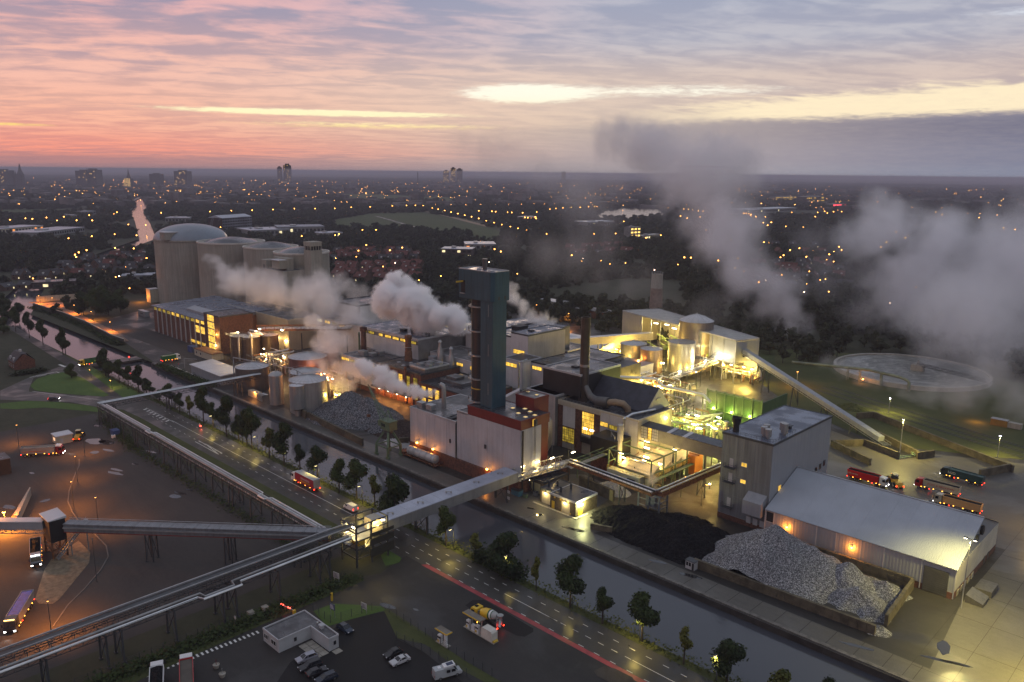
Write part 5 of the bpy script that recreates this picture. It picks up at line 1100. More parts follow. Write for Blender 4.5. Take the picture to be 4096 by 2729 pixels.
def cones(name,label,box,peaks,m_,slope=.66,rough=.13,step=.42,seed=1.0):
    """tipped heap: cones at the angle of repose, kept inside box (x0, y0, x1, y1)"""
    x0,y0,x1,y1=box; nx=int((x1-x0)/step); ny=int((y1-y0)/step); mb=MB()
    for j in range(ny+1):
        for i in range(nx+1):
            x=x0+(x1-x0)*i/nx; y=y0+(y1-y0)*j/ny; wx_=x+1.6*mnoise.noise(Vector((x*.22,y*.22,seed))); wy_=y+1.6*mnoise.noise(Vector((x*.22,y*.22,seed+9)))
            z_=max(h-slope*math.hypot((wx_-px_)/ex,wy_-py_) for px_,py_,h,ex in peaks)
            z_ += rough*(mnoise.noise(Vector((x*.8,y*.8,seed)))+.7*mnoise.noise(Vector((x*2.3,y*2.3,seed)))) if z_ >-.3 else 0
            mb.v.append((x,y,max(-.1,z_)+.03))
    for j in range(ny):
        for i in range(nx):
            k=j*(nx+1)+i
            if max(mb.v[k][2],mb.v[k+1][2],mb.v[k+nx+2][2],mb.v[k+nx+1][2]) >-.05: mb.f.append((k,k+1,k+nx+2,k+nx+1))
    o=mb.build(name,m_); o['kind']='stuff'; o['label']=label; return o
cones('gravel_heap','grey limestone gravel heap in the block bunker',(-108,170.8,-49.5,198.4),[(-84.5,184.2,12.0,1.06),(-76,187,8.2,1.1),(-67.5,189,6.2,1.0),(-62,183,4.2,1.2),(-58.5,192,3.6,.9),(-57.5,180,2.2,1.1),(-53.5,173.6,1.3,1.4)],m_gravel)
cones('coal_heap','low black coal heap between pump house and mill',(-140,168.5,-96,200),[(-126,181,5.2,1.3),(-118,180,5.6,1.5),(-109,180,6.0,1.4),(-104,186,4.2,1.3),(-114,189,4.0,1.4)],m_coal,.5,.5)
cones('stone_heap','large dark limestone heap behind the quay crane',(-296,163.5,-236,207),[(-271,181,10.8,1.25),(-262,184,9.4,1.15),(-254,184,6.4,1.1),(-276,187,8.0,1.2),(-246,178,3.0,1.2)],m_stone2)
heap('stone_heap','brown low coke spread right of the stone heap',-240,184,19,11,2.6,stone_mat('coke',(.03,.022,.02),(.10,.075,.065),2.4),9.3,.3)
heap('stone_heap','pale grey lime spill beside the crane',-229,174.5,7,4.5,1.0,mat('lime_dust',(.38,.38,.39),.8,var=.2),2.2,.2)
heap('salt_heap','pale lit heap behind the dark block wall',*(-145.2,195.5),7,4.5,3.2,m_salt,6.1)
heap('beet_heap','mossy green heap by the yellow digger',*(-128.0,344.7),8,4,3.0,g_rough,7.5)


# ------------------------------------------------------------------ pipe racks, conveyors, bridges
def truss(mb,a,b,w_,h_,n,r=.16,br=.11):
    a=Vector(a); b=Vector(b); d_=(b-a); s=Vector((-d_.y,d_.x,0)).normalized()*(w_/2); up=Vector((0,0,h_))
    for k in (-1,1):
        for u_ in (Vector((0,0,0)),up): mb.beam(a+s*k+u_,b+s*k+u_,r)
        for i in range(n):
            p,q=a.lerp(b,i/n),a.lerp(b,(i+1)/n); mb.beam(p+s*k+(up if i % 2 else Vector()),q+s*k+(Vector() if i % 2 else up),br); mb.beam(p+s*k,p+s*k+up,br)
    for i in range(n+1): p=a.lerp(b,i/n); mb.beam(p-s,p+s,br)
    return mb
def trestle(root,p,dirv,w_,h_,m_=None,d_=0,r=.3):
    s=Vector((-dirv[1],dirv[0],0)).normalized()*(w_/2); p=Vector((p[0],p[1],0)); up=Vector((0,0,h_)); mb=MB()
    f=Vector((dirv[0],dirv[1],0)).normalized()*d_
    for o_ in ((0,) if not d_ else (-.5,.5)):
        for k in (-1,1): mb.beam(p+s*k*1.15+f*o_,p+s*k+up+f*o_,r); mb.beam(p+s*k*1.15+f*o_-s*.2,p+s*k*1.15+f*o_+s*.2,r*1.8,.5)
        mb.beam(p-s*1.1+f*o_+Vector((0,0,.2)),p+s+up*.95+f*o_,r*.45).beam(p+s*1.1+f*o_+Vector((0,0,.2)),p-s+up*.95+f*o_,r*.45).beam(p-s+up+f*o_,p+s+up+f*o_,r)
    return mb.build('trestle',m_ or m_steel_d,root,world=True)
t=thing('roadside_pipe_rack','elevated pipe rack with bright looped pipes running beside the road','pipe rack',-245,104.5)
truss(MB(),(-331,104.2,6.2),(-166,104.2,6.2),2.6,1.7,62).build('lattice',m_steel_d,t,world=True)
for k in range(14): trestle(t,(-328+12.2*k,104.2),(1,0),3.0,6.2,d_=0 if k % 3 else 2.4,r=.34)
m_dull=mat('dull_pipe',(.30,.30,.30),.5,.4)
def loop(x,y,z_): return [(x,y,z_),(x+.4,y-.2,z_),(x+1,y-2.0,z_),(x+4.6,y-2.0,z_),(x+5.2,y-.2,z_),(x+5.6,y,z_)]
MB().tube([(-327,105.0,8.3)]+loop(-284,105,8.3)+loop(-203,105,8.3)+[(-166,105.0,8.3)],.26,8).build('pipe',m_pipe,t,world=True,smooth=True)
MB().tube([(-330,104.3,8.2),(-166,104.3,8.2)],.2,8).build('pipe',m_pipe,t,world=True,smooth=True); MB().tube([(-330,103.6,8.2),(-166,103.6,8.2)],.28,8).build('pipe',m_dull,t,world=True,smooth=True)
MB().tube([(-331,103.2,7.0),(-166,103.2,7.0)],.2,8).build('pipe',m_dull,t,world=True,smooth=True)
t=thing('canal_pipe_bridge','lattice pipe bridge crossing the canal to the quay tanks','bridge',-330,138)
truss(MB(),(-330.5,104,6.4),(-330.5,172,6.4),3.0,1.9,30).build('lattice',m_steel_d,t,world=True)
for x,m_ in ((-331.4,m_dull),(-330.8,m_pipe),(-330.1,m_dull),(-329.5,m_pipe)): MB().tube([(x,103,8.5),(x,173,8.5)],.24,8).build('pipe',m_,t,world=True,smooth=True)
for y_ in (108,131.6,162): trestle(t,(-330.5,y_),(0,1),3,6.4,d_=2.2)
t=thing('conveyor_bridge','long belt and pipe bridge running down the left foreground','bridge',-162,70)
a=(-163.2,-40,7.0); b=(-163.2,107,8.0); truss(MB(),a,b,2.2,1.8,70,.15,.09).build('lattice',m_steel_d,t,world=True)
MB().beam((-163.6,-40,9.0),(-163.6,108,10.0),2.0,.25).build('belt_cover',mat('dark_belt_cover',(.07,.075,.08),.5,.3),t,world=True); MB().beam((-164.7,-40,9.4),(-164.7,108,10.4),.3,.35).beam((-162.5,-40,9.2),(-162.5,108,10.2),.2,.3).build('edge_rail',m_steel,t,world=True)
truss(MB(),(-160.6,-40,6.6),(-160.6,106,7.6),2.0,1.0,60,.14,.09).build('side_lattice',m_steel_d,t,world=True)
MB().tube([(-160.9,-40,7.9),(-160.9,64,8.4),(-160.8,67,8.4),(-158.8,67.3,8.4),(-158.7,74,8.5),(-160.8,74.4,8.5),(-160.9,76,8.5),(-160.9,106,8.9)],.27,8).build('pipe',m_dull,t,world=True,smooth=True)
MB().tube([(-159.8,-40,7.8),(-159.8,66,8.2),(-158.0,66.6,8.3),(-158.0,75.5,8.3),(-159.8,76,8.3),(-159.8,106,8.8)],.3,8).build('pipe',m_pipe,t,world=True,smooth=True)
for k in range(11): trestle(t,(-162,-26+12.4*k),(0,1),4.2,7.0,d_=0 if k % 2 else 3,r=.36)
t=thing('yard_conveyor','covered yard conveyor with red underside from transfer house to junction','conveyor',-190,80)
a=Vector((-217.5,57.3,8.6)); b=Vector((-165.4,103.4,8.6)); MB().beam(a,b,2.6,1.9).build('housing',m_greysheet,t,world=True)
for k in range(22): p,q=a.lerp(b,k/22),a.lerp(b,(k+.97)/22); MB().beam(p+Vector((0,0,1.1)),q+Vector((0,0,1.1)),3.0,.3).build('cover_sheet',m_greysheet,t,world=True)
MB().beam(a+Vector((0,0,-1.05)),b+Vector((0,0,-1.05)),2.8,.2).build('red_soffit',mat('red_soffit_paint',(.16,.02,.015),.6),t,world=True)
dv_=(b-a).normalized(); sv=Vector((-dv_.y,dv_.x,0)); MB().beam(a+sv*1.7+Vector((0,0,.9)),b+sv*1.7+Vector((0,0,.9)),.12).beam(a+sv*1.5+Vector((0,0,1.6)),b+sv*1.5+Vector((0,0,1.6)),.12).beam(a-sv*1.5+Vector((0,0,.2)),b-sv*1.5+Vector((0,0,.2)),.5,.3).build('edge_rail',m_steel,t,world=True)
for f in (.32,.62,.88): p=a.lerp(b,f); trestle(t,(p.x,p.y),(dv_.x,dv_.y),2.4,7.5,d_=1.8)
t=thing('transfer_house','dark transfer house on stilts with an outside stair','transfer house',-220,55.6)
core(t,-225.2,53.6,-218.6,57.4,4.6,10.6,m_black); MB().prism([(-225.5,53.3),(-218.3,53.3),(-218.3,57.7),(-225.5,57.7)],10.6,10.9,[10.8,10.8,11.2,11.2]).build('roof',m_roof_w,t,world=True)
mb=MB()
for x in (-225,-218.8):
    for y in (53.8,57.2): mb.beam((x,y,0),(x,y,4.6),.4)
for x in (-225,-218.8): mb.beam((x,53.8,2.4),(x,57.2,2.4),.25).beam((x,53.8,0),(x,57.2,4.6),.15).beam((x,57.2,0),(x,53.8,4.6),.15)
mb.beam((-225,53.8,2.4),(-218.8,53.8,2.4),.25).beam((-225,53.8,0),(-218.8,53.8,2.4),.15).beam((-218.8,53.8,2.4),(-225,53.8,4.6),.15); mb.build('leg',m_rust,t,world=True)
mb=MB()
for k in range(16): mb.box(-218.4,54.4+k*.5,.3+k*.5,-217.2,54.8+k*.5,.4+k*.5)
for x in (-218.4,-217.2): mb.beam((x,54.4,.2),(x,62.4,8.2),.15,.3).beam((x,54.4,1.3),(x,62.4,9.3),.08)
mb.beam((-217.8,62,0),(-217.8,62,8),.3).beam((-217.8,58,0),(-217.8,58,3.8),.25).box(-220,61.6,7.9,-217.2,63,8.1).build('stair',m_steel,t,world=True)
t=thing('feed_conveyor','pale orange lit conveyor leading in from the left edge','conveyor',-228,44)
a=Vector((-223.8,54,8.2)); b=Vector((-241,36,8.2)); MB().beam(a,b,2.4,1.7).build('housing',m_greysheet_l,t,world=True); MB().beam(a+Vector((0,0,1.1)),b+Vector((0,0,1.1)),2.7,.3).build('cover_sheet',m_roof_w,t,world=True)
truss(MB(),a-Vector((0,0,2.2)),b-Vector((0,0,2.2)),2,1.2,9).build('lattice',m_steel,t,world=True); trestle(t,(-236,41),(1,1),2.4,6)
for f,z_ in ((.78,11.0),(1.0,10.4)): p=a.lerp(b,f); MB().lathe([(.05,-.45),(.45,-.2),(.45,.2),(.05,.45)],p.x,p.y,12).build('bulb',m_bulb_o,t).location=rel(t,(0,0,z_)); light(t,rel(t,(p.x+.5,p.y+.5,z_+.6)),14000,SODIUM,.4)
# junction tower
t=thing('junction_tower','yellow lit steel junction tower where the conveyors meet','tower',-162.5,112.4)
X0,X1,Y0_,Y1_=-166.2,-159.6,107.4,117.2; mb=MB()
for x in (X0,X1):
    for y in (Y0_,112,Y1_): mb.beam((x,y,0),(x,y,11.4),.4)
for z_ in (2.4,4.8,7.2,9.4,11.3):
    mb.beam((X0,Y0_,z_),(X1,Y0_,z_),.3).beam((X0,Y1_,z_),(X1,Y1_,z_),.3).beam((X0,Y0_,z_),(X0,Y1_,z_),.3).beam((X1,Y0_,z_),(X1,Y1_,z_),.3)
mb.beam((X1,Y0_,2.4),(X1,112,7.2),.16).beam((X1,112,2.4),(X1,Y0_,7.2),.16).beam((X0,Y0_,2.4),(X1,Y0_,7.2),.16).build('frame',m_steel_d,t,world=True)
MB().box(X0,Y0_+.3,4.7,X1,Y1_-.3,4.85).box(X0,Y0_+.3,7.1,X1,Y1_-.3,7.25).build('deck_plate',m_steel,t,world=True)
scr=mat('dark_mesh_screen',(.03,.028,.02),.7)
for z0,z1 in ((1.6,4.0),(4.9,6.6),(7.3,8.2)): core(t,X1+.25,111.4,X1+.45,Y1_+1.8,z0,z1,scr,'screen')
core(t,-164.8,113.6,-161.2,116.8,7.3,10.6,m_cream,'cabin'); piece(t,'door','S',113.6,-163.6,7.4,1.0,2.2,.06,m_lit_w); core(t,-164.6,109,-161,111,4.9,6.6,m_yellow,'drive_box')
mb=MB()
for k in range(5): mb.tube([(-165.4+k*.8,106,8+.2*(k % 2)),(-165.2+k*.8,109.5,8+.2*(k % 2)),(-165.2+k*.8,110.2,5)],.16,6)
mb.build('pipe',m_pipe,t,world=True,smooth=True)
MB().beam((-163.6,109,9.6),(-162.0,109,9.6),.4,.22).build('tube_lamp',m_bulb,t,world=True); light(t,rel(t,(-162.8,108.7,9.2)),1500,(1,.72,.22),.3); MB().beam((-160.2,115.6,10.4),(-159.6,116.4,10.4),.4,.22).build('tube_lamp',m_bulb,t,world=True); light(t,rel(t,(-159.9,114.4,10.0)),1300,(1,.72,.22),.3); light(t,rel(t,(-162.5,112,6.6)),700,(1,.72,.22),.3); light(t,rel(t,(-163,110,3.4)),400,(1,.72,.22),.3)
# grey bridge over the canal
t=thing('covered_bridge','grey covered conveyor bridge crossing the canal and the road','bridge',-164.4,140)
y0,y1,x0,x1=115.2,169.0,-167.4,-161.6
core(t,x0+.05,y0,x1-.05,y1,5.6,8.6,mat('bridge_side_sheet',(.20,.205,.215),.5,.2,var=.12,streak=.4)); n_=14
for k in range(n_): a,b=y0+(y1-y0)*k/n_+.03,y0+(y1-y0)*(k+1)/n_-.03; MB().prism([(x0,a),(x1,a),(x1,b),(x0,b)],8.6,9.0,[9.0,8.8,8.8,9.0]).build('roof_sheet',mat('bridge_roof_sheet',(.34,.36,.43),.38,.2,var=.1,scale=.3),t,world=True)
panels(t,'E',x1-.05,y0,y1,5.65,8.58,14,mat('bridge_panel',(.20,.205,.215),.5,.2,var=.14,streak=.4),gap=.05,t_=.06)
for y in (121,131.5,142,153,163): mb=MB().box(-164.9,y,8.95,-164.5,y+.3,9.5).box(-163.9,y+1.0,8.9,-163.5,y+1.3,9.45).beam((-164.7,y+.1,9.4),(-163.7,y+1.2,9.3),.15); mb.build('roof_bracket',m_steel,t,world=True)
for y,hgt in ((132.6,5.6),(164.6,5.6)):
    mb=MB().beam((x0+.3,y,-1.2 if y < 140 else 0),(x0+.3,y,hgt),.5).beam((x1-.3,y,-1.2 if y < 140 else 0),(x1-.3,y,hgt),.5).beam((x0+.3,y,0),(x1-.3,y,hgt),.15).beam((x1-.3,y,0),(x0+.3,y,hgt),.15); mb.build('pier',m_steel_d,t,world=True)
for z_,w2 in ((3.4,1.0),(1.4,.8)): MB().box(-161.6,164.2,z_,-160.9+.3,164.3,z_+.9).build('sign',m_coping,t,world=True)
# lit pipe bridge from bridge end
t=thing('lit_pipe_bridge','railed pipe bridge under tube lamps joining the covered bridge','bridge',-160,180)
a=(-164.4,169.2,5.6); b=(-160.2,190.6,6.2); truss(MB(),a,b,4.0,2.4,14,.2,.12).build('lattice',m_steel,t,world=True); MB().beam(a,b,3.8,.3).build('deck_plate',m_conc,t,world=True)
for k in range(3): s=(k-1)*1.0; MB().tube([(a[0]+s,a[1],6.4),(b[0]+s,b[1],7.0)],.3,8).build('pipe',m_pipe,t,world=True,smooth=True)
for f in (.18,.45,.72,1.12):
    p=Vector(a).lerp(Vector(b),f); MB().beam((p.x-2,p.y,p.z),(p.x-2,p.y,p.z+3.6),.12).beam((p.x-2,p.y,p.z+3.6),(p.x+.6,p.y,p.z+3.6),.12).build('lamp_arm',m_steel_d,t,world=True); MB().beam((p.x,p.y-.8,p.z+3.5),(p.x,p.y+.8,p.z+3.5),.36,.2).build('tube_lamp',m_bulb,t,world=True); light(t,rel(t,(p.x+.3,p.y,p.z+3.1)),600,(1,.66,.18),.3)
for f in (.3,.95): p=Vector(a).lerp(Vector(b),f); trestle(t,(p.x,p.y),(0,1),3.6,5.6)
t=thing('red_sided_conveyor','rusty sided belt conveyor running from pump yard to corner tower','conveyor',-142,191)
a=Vector((-160.4,191.4,6.6)); b=Vector((-125,189.4,6.6)); MB().beam(a,b,2.6,.8).build('housing',m_rust,t,world=True)
for s in (-1.0,.2,1.1): MB().tube([a+Vector((0,s,.9)),b+Vector((0,s,.9))],.3 if s < 1 else .2,8).build('pipe',m_pipe if s != .2 else m_black,t,world=True,smooth=True)
for k in range(18): p,q=a.lerp(b,k/18),a.lerp(b,(k+.95)/18); MB().beam(p+Vector((0,.5,.75)),q+Vector((0,.5,.75)),1.3,.16).build('cover_sheet',m_greysheet,t,world=True)
railing(t,[tuple(a+Vector((0,-1.3,.3))),tuple(b+Vector((0,-1.3,.3)))],0,m_=m_steel_d); trestle(t,(-150,190.8),(1,0),2.6,6.2); trestle(t,(-137,190),(1,0),2.6,6.2)
t=thing('mill_feed_conveyor','belt conveyor with yellow rail leading from corner tower to mill','conveyor',-122,207)
a=Vector((-124,190.5,6.6)); b=Vector((-121.5,226,7.2)); MB().beam(a,b,2.4,1.3).build('housing',m_rust,t,world=True)
for s in (-.9,.7): MB().tube([a+Vector((s,0,1.0)),b+Vector((s,0,1.0))],.28,8).build('pipe',m_pipe,t,world=True,smooth=True)
railing(t,[tuple(a+Vector((1.3,0,.6))),tuple(b+Vector((1.3,0,.6)))],0,1.2,3,m_yellow); trestle(t,(-122.5,212),(0,1),2.4,6.2)
t=thing('corner_tower','blue grey corner tower under the meeting belt conveyors','tower',-126.5,191.8); mb=MB()
for x in (-130.6,-127,-123.2):
    for y in (189.6,194): mb.beam((x,y,0),(x,y,6.2),.4)
for z_ in (2,4,6): mb.beam((-130.6,189.6,z_),(-123.2,189.6,z_),.25).beam((-130.6,194,z_),(-123.2,194,z_),.25).beam((-123.2,189.6,z_),(-123.2,194,z_),.25)
mb.build('frame',mat('blue_grey_steel',(.11,.13,.17),.5,.2),t,world=True); core(t,-127.6,189.9,-125,191.5,2.2,5,MATS['blue_grey_steel'],'drive_box')

# small pump house + neighbours
t=thing('pump_house','dark brick pump house with lit doors and wet roof','pump house',-147,176.5)
mbr=mat('dark_pump_brick',(.10,.075,.045),.8,var=.3,scale=1.2,bump=.2,bscale=6)
core(t,-155.3,172.4,-150.4,182,0,4.5,mbr); core(t,-150.3,171.4,-140.2,181.6,0,4.6,mbr)
roofing(t,-155.3,172.4,-150.4,182,4.6,m_roof,.2,m_steel_d,.2); roofing(t,-150.3,171.4,-140.2,181.6,4.7,m_roof,.12,m_coping,.2)
for x,y in ((-148.6,174.4),(-147.8,178.2),(-154,175),(-152.4,177.2)): MB().beam((x,y,4.6),(x,y,6.4),.5).build('roof_post',m_steel_d,t,world=True)
piece(t,'roller_door','S',172.4,-154.6,.1,3.6,3.6,.06,m_cream); piece(t,'roller_door','S',171.4,-145.6,.1,3.2,3.4,.06,m_cream); piece(t,'door','S',171.4,-149.6,.1,1.1,2.4,.06,m_yellow); piece(t,'door','E',-140.2,172.6,.1,1.9,2.5,.06,m_yellow)
for a in (-148.8,-146.4,-143.4): piece(t,'yellow_plate','S',171.4,a,3.6,.6,.5,.05,m_yellow)
for a in (-145.8,-142.8): piece(t,'yellow_plate','S',171.4,a,.2,.8,.5,.05,m_yellow)
MB().box(-156.6,170.2,0,-139,170.9,.16).box(-139.6,170.9,0,-139,176,.16).build('kerb',m_conc,t,world=True)
wall_lamp(t,'S',172.4,-153,3.6,420,(1,.78,.3),m_bulb,r=.2); wall_lamp(t,'S',171.4,-144.2,3.4,420,(1,.78,.3),m_bulb,r=.2); wall_lamp(t,'E',-140.2,173.8,3.5,5200,(.95,.95,.38),emit('bright_floodlight',(1,1,.75),30),r=.38)
t=thing('switch_room','low flat roofed switch room with open lit bay under the pipe bridge','building',-160,180); core(t,-164,176.5,-157.5,188,0,4.4,mbr); roofing(t,-164,176.5,-157.5,188,4.5,m_roof,.12,m_steel_d); piece(t,'lit_bay','S',176.5,-162.8,.1,3.8,3.3,.05,mat('pale_bay',(.42,.38,.2),.7)); wall_lamp(t,'S',176.5,-163.6,3.7,900,(1,.85,.35),m_bulb,r=.25)
t=thing('skip_container','blue skip with a dark cover below the bridge end','skip',-163,171); MB().prism([(-165.6,170),(-162.2,170),(-162.2,172),(-165.6,172)],.1,1.9).build('body',mat('skip_blue',(.05,.14,.20),.5),t,world=True); MB().prism([(-165.8,169.8),(-162,169.8),(-162,172.2),(-165.8,172.2)],1.9,2.05).build('lid',m_steel_d,t,world=True)
for i,p in enumerate(((-159.5,174.9),(-160.6,171.3))):
    t=thing('waste_bin',('metal waste bin standing in the lit bay','green waste bin between skip and lit bay')[i],'bin',p[0],p[1]); MB().prism([(-.7,-.5),(.7,-.5),(.7,.5),(-.7,.5)],.1,1.3).build('body',m_steel if i == 0 else m_steel_g,t); MB().box(-.75,-.55,1.3,.75,.55,1.4).build('lid',m_steel_d,t)
t=thing('lime_silo','pale standing lime silo between the red block and boiler house','silo',-181.6,204.6); MB().lathe([(.4,1.6),(1.9,4.2),(1.9,13.4),(1.5,14),(.2,14.2)],n=22).build('shell',MATS['pale_tank'],t,smooth=True); mb=MB()
for x in (-1.4,1.4):
    for y in (-1.4,1.4): mb.beam((x,y,0),(x,y,4.2),.2)
mb.build('leg',m_steel,t)
t=thing('lime_silo','slimmer lime silo with a bent pipe beside the taller one','silo',-185.6,203); MB().lathe([(1.3,.2),(1.3,11.6),(.9,12.1),(.1,12.2)],n=20).build('shell',MATS['pale_tank'],t,smooth=True); MB().tube([(0,0,12),(0,0,14.6),(.6,.2,15.2),(2.4,.8,15.2),(3.0,1,14.6)],.25,8).build('pipe',m_pipe,t,smooth=True)
t=thing('tin_hut','little white control hut on the quay by the coal heap','hut',*(-99.0,169.1)); MB().box(-1.3,-1,0,1.3,1,2.2).build('wall',m_coping,t); MB().box(-1.45,-1.15,2.2,1.45,1.15,2.35).build('roof',m_steel_d,t)
for k in range(2): piece(t,'window','S',t.location.y-1,t.location.x-1.1+k*.8,.9,.6,1.0,.04,m_glass_d)
piece(t,'door','S',t.location.y-1,t.location.x+.6,.05,.6,1.9,.04,m_black)
# containers by the warehouse wall
t=thing('covered_trailer','dark blue covered box body by the warehouse wall','trailer',-80,199.9)
MB().box(-83.5,199.3,.3,-77,200.2,2.2).build('body',mat('navy_tarp',(.03,.035,.09),.5,var=.3),t,world=True)
t=thing('covered_trailer','long low grey box body with orange end by the warehouse wall','trailer',-68,199.9); MB().box(-73,199.35,.3,-61.5,200.2,1.7).build('body',mat('grey_tarp',(.06,.06,.09),.5,var=.3),t,world=True); piece(t,'end_panel','W',-73,199.4,.3,.8,1.4,.06,mat('orange_panel',(.45,.16,.04),.6))
t=thing('gable_skip','greyish sloping steel hopper by the warehouse gable','skip',-41,207); MB().prism([(-43.6,201.5),(-39.8,201.5),(-39.8,207),(-43.6,207)],.05,1.8,[2.0,.8,.8,2.0]).build('body',m_tank_d,t,world=True); MB().box(-43.4,208,.05,-39.6,214,1.5).build('second_bin',m_tank_d,t,world=True)

# gatehouse, L shaped
t=thing('gatehouse','white L shaped gatehouse with flat dark roof','building',-141,79)
m_gw=mat('gatehouse_panel',(.37,.38,.39),.6,var=.08,scale=.4)
L_=[(-146.8,74.2),(-140.3,74.2),(-140.3,82.0),(-133.3,82.0),(-133.3,84.4),(-146.8,84.4)]
MB().prism(L_,0,2.75).build('wall',m_gw,t,world=True); MB().prism([(-146.7,74.3),(-140.4,74.3),(-140.4,82.1),(-133.4,82.1),(-133.4,84.3),(-146.7,84.3)],2.75,2.82).build('roof',mat('gatehouse_roof',(.07,.068,.072),.6,var=.3,wet=.4),t,world=True)
mb=MB(); zz=2.9
for i in range(6): p,q=L_[i],L_[(i+1) % 6]; mb.beam((*p,zz),(*q,zz),.22,.4)
mb.build('parapet',m_coping,t,world=True)
window(t,'S',74.2,-146.2,1.1,1.6,1.1,2,1,m_glass_d,m_frame); window(t,'S',74.2,-143.2,1.1,1.9,1.1,2,1,m_glass_d,m_frame)
for f,c_,a in (('E',-140.3,77.6),('E',-133.3,82.9)):
    d_=piece(t,'door',f,c_,a,.1,1.0,2.1,.06,m_coping,.02); g_=MB(); fbox(g_,f,0,.18,.82,1.0,1.9,.07,.09); g_.build('door_glass',m_glass_d,d_)
roof_unit(t,-138.6,83.0,2.8,.9,.7,.9,m_gw); MB().cyl(-140.2,83.6,2.8,3.3,.25,n=10).build('roof_vent',m_steel,t,world=True)
mb=MB()
for k in range(4):
    for j in range(2): mb.box(-139.6+k*1.7,78.4+j*1.7,.02,-138.0+k*1.7,80.0+j*1.7,.06)
mb.box(-133,82.4,.02,-131.4,84.2,.06).build('patio_paving',m_conc)['kind']='structure'


# ------------------------------------------------------------------ vehicles (built along local +x)
m_tyre=mat('tyre',(.012,.012,.012),.8); m_rim=mat('rim',(.35,.35,.36),.35,.8); m_win=mat('vehicle_glass',(.012,.014,.018),.08,0,var=.1); m_chas=mat('chassis',(.02,.02,.022),.6)
m_head=emit('headlight',(1.0,.95,.9),16); m_amber=emit('amber_marker',(1.0,.42,.05),9); m_tail=emit('tail_light',(1.0,.03,.01),9)
m_off=mat('lamp_lens',(.5,.5,.52),.15)
def paint_m(name,rgb,rough=.3): return mat(name,rgb,rough,0.0,var=.06,scale=.6)
def side_ext(prof,wy,wtop=None,y=0):
    """extrude a side outline (x, z) across the width; wtop pulls the upper points in"""
    mb=MB(); n=len(prof); zs=[p[1] for p in prof]; z0,z1=min(zs),max(zs)
    for s in (-1,1):
        for x,z_ in prof:
            f=(z_-z0)/(z1-z0) if wtop else 0; mb.v.append((x,y+s*(wy/2*(1-f)+(wtop or 0)/2*f),z_))
    mb.f.append(tuple(range(n))); mb.f.append(tuple(range(2*n-1,n-1,-1)))
    for i in range(n): j=(i+1) % n; mb.f.append((j,i,n+i,n+j))
    return mb
def wheels(t,xs,r,tr,w_=.28):
    for x in xs:
        for s in (-1,1):
            o=MB().wheel(0,0,0,r,w_).build('wheel',m_tyre,t); o.location=(x,s*tr,r)
            q=MB().wheel(0,0,0,r*.58,w_+.03,10).build('rim',m_rim,o)
def lamp_box(t,name,x,y,z_,sx,sy,sz,m_): return MB().box(x-sx/2,y-sy/2,z_-sz/2,x+sx/2,y+sy/2,z_+sz/2).build(name,m_,t)
def text(parent,s,size,loc,rot,m_,name='lettering'):
    c=bpy.data.curves.new(name,'FONT'); c.body=s; c.size=size; c.extrude=.004; c.align_x='CENTER'; c.align_y='CENTER'
    o=bpy.data.objects.new(name,c); col.objects.link(o); c.materials.append(m_); bpy.context.view_layer.update(); me=bpy.data.meshes.new_from_object(o); bpy.data.objects.remove(o); o=bpy.data.objects.new(name,me); col.objects.link(o); o.parent=parent; o.location=loc; o.rotation_euler=rot; return o
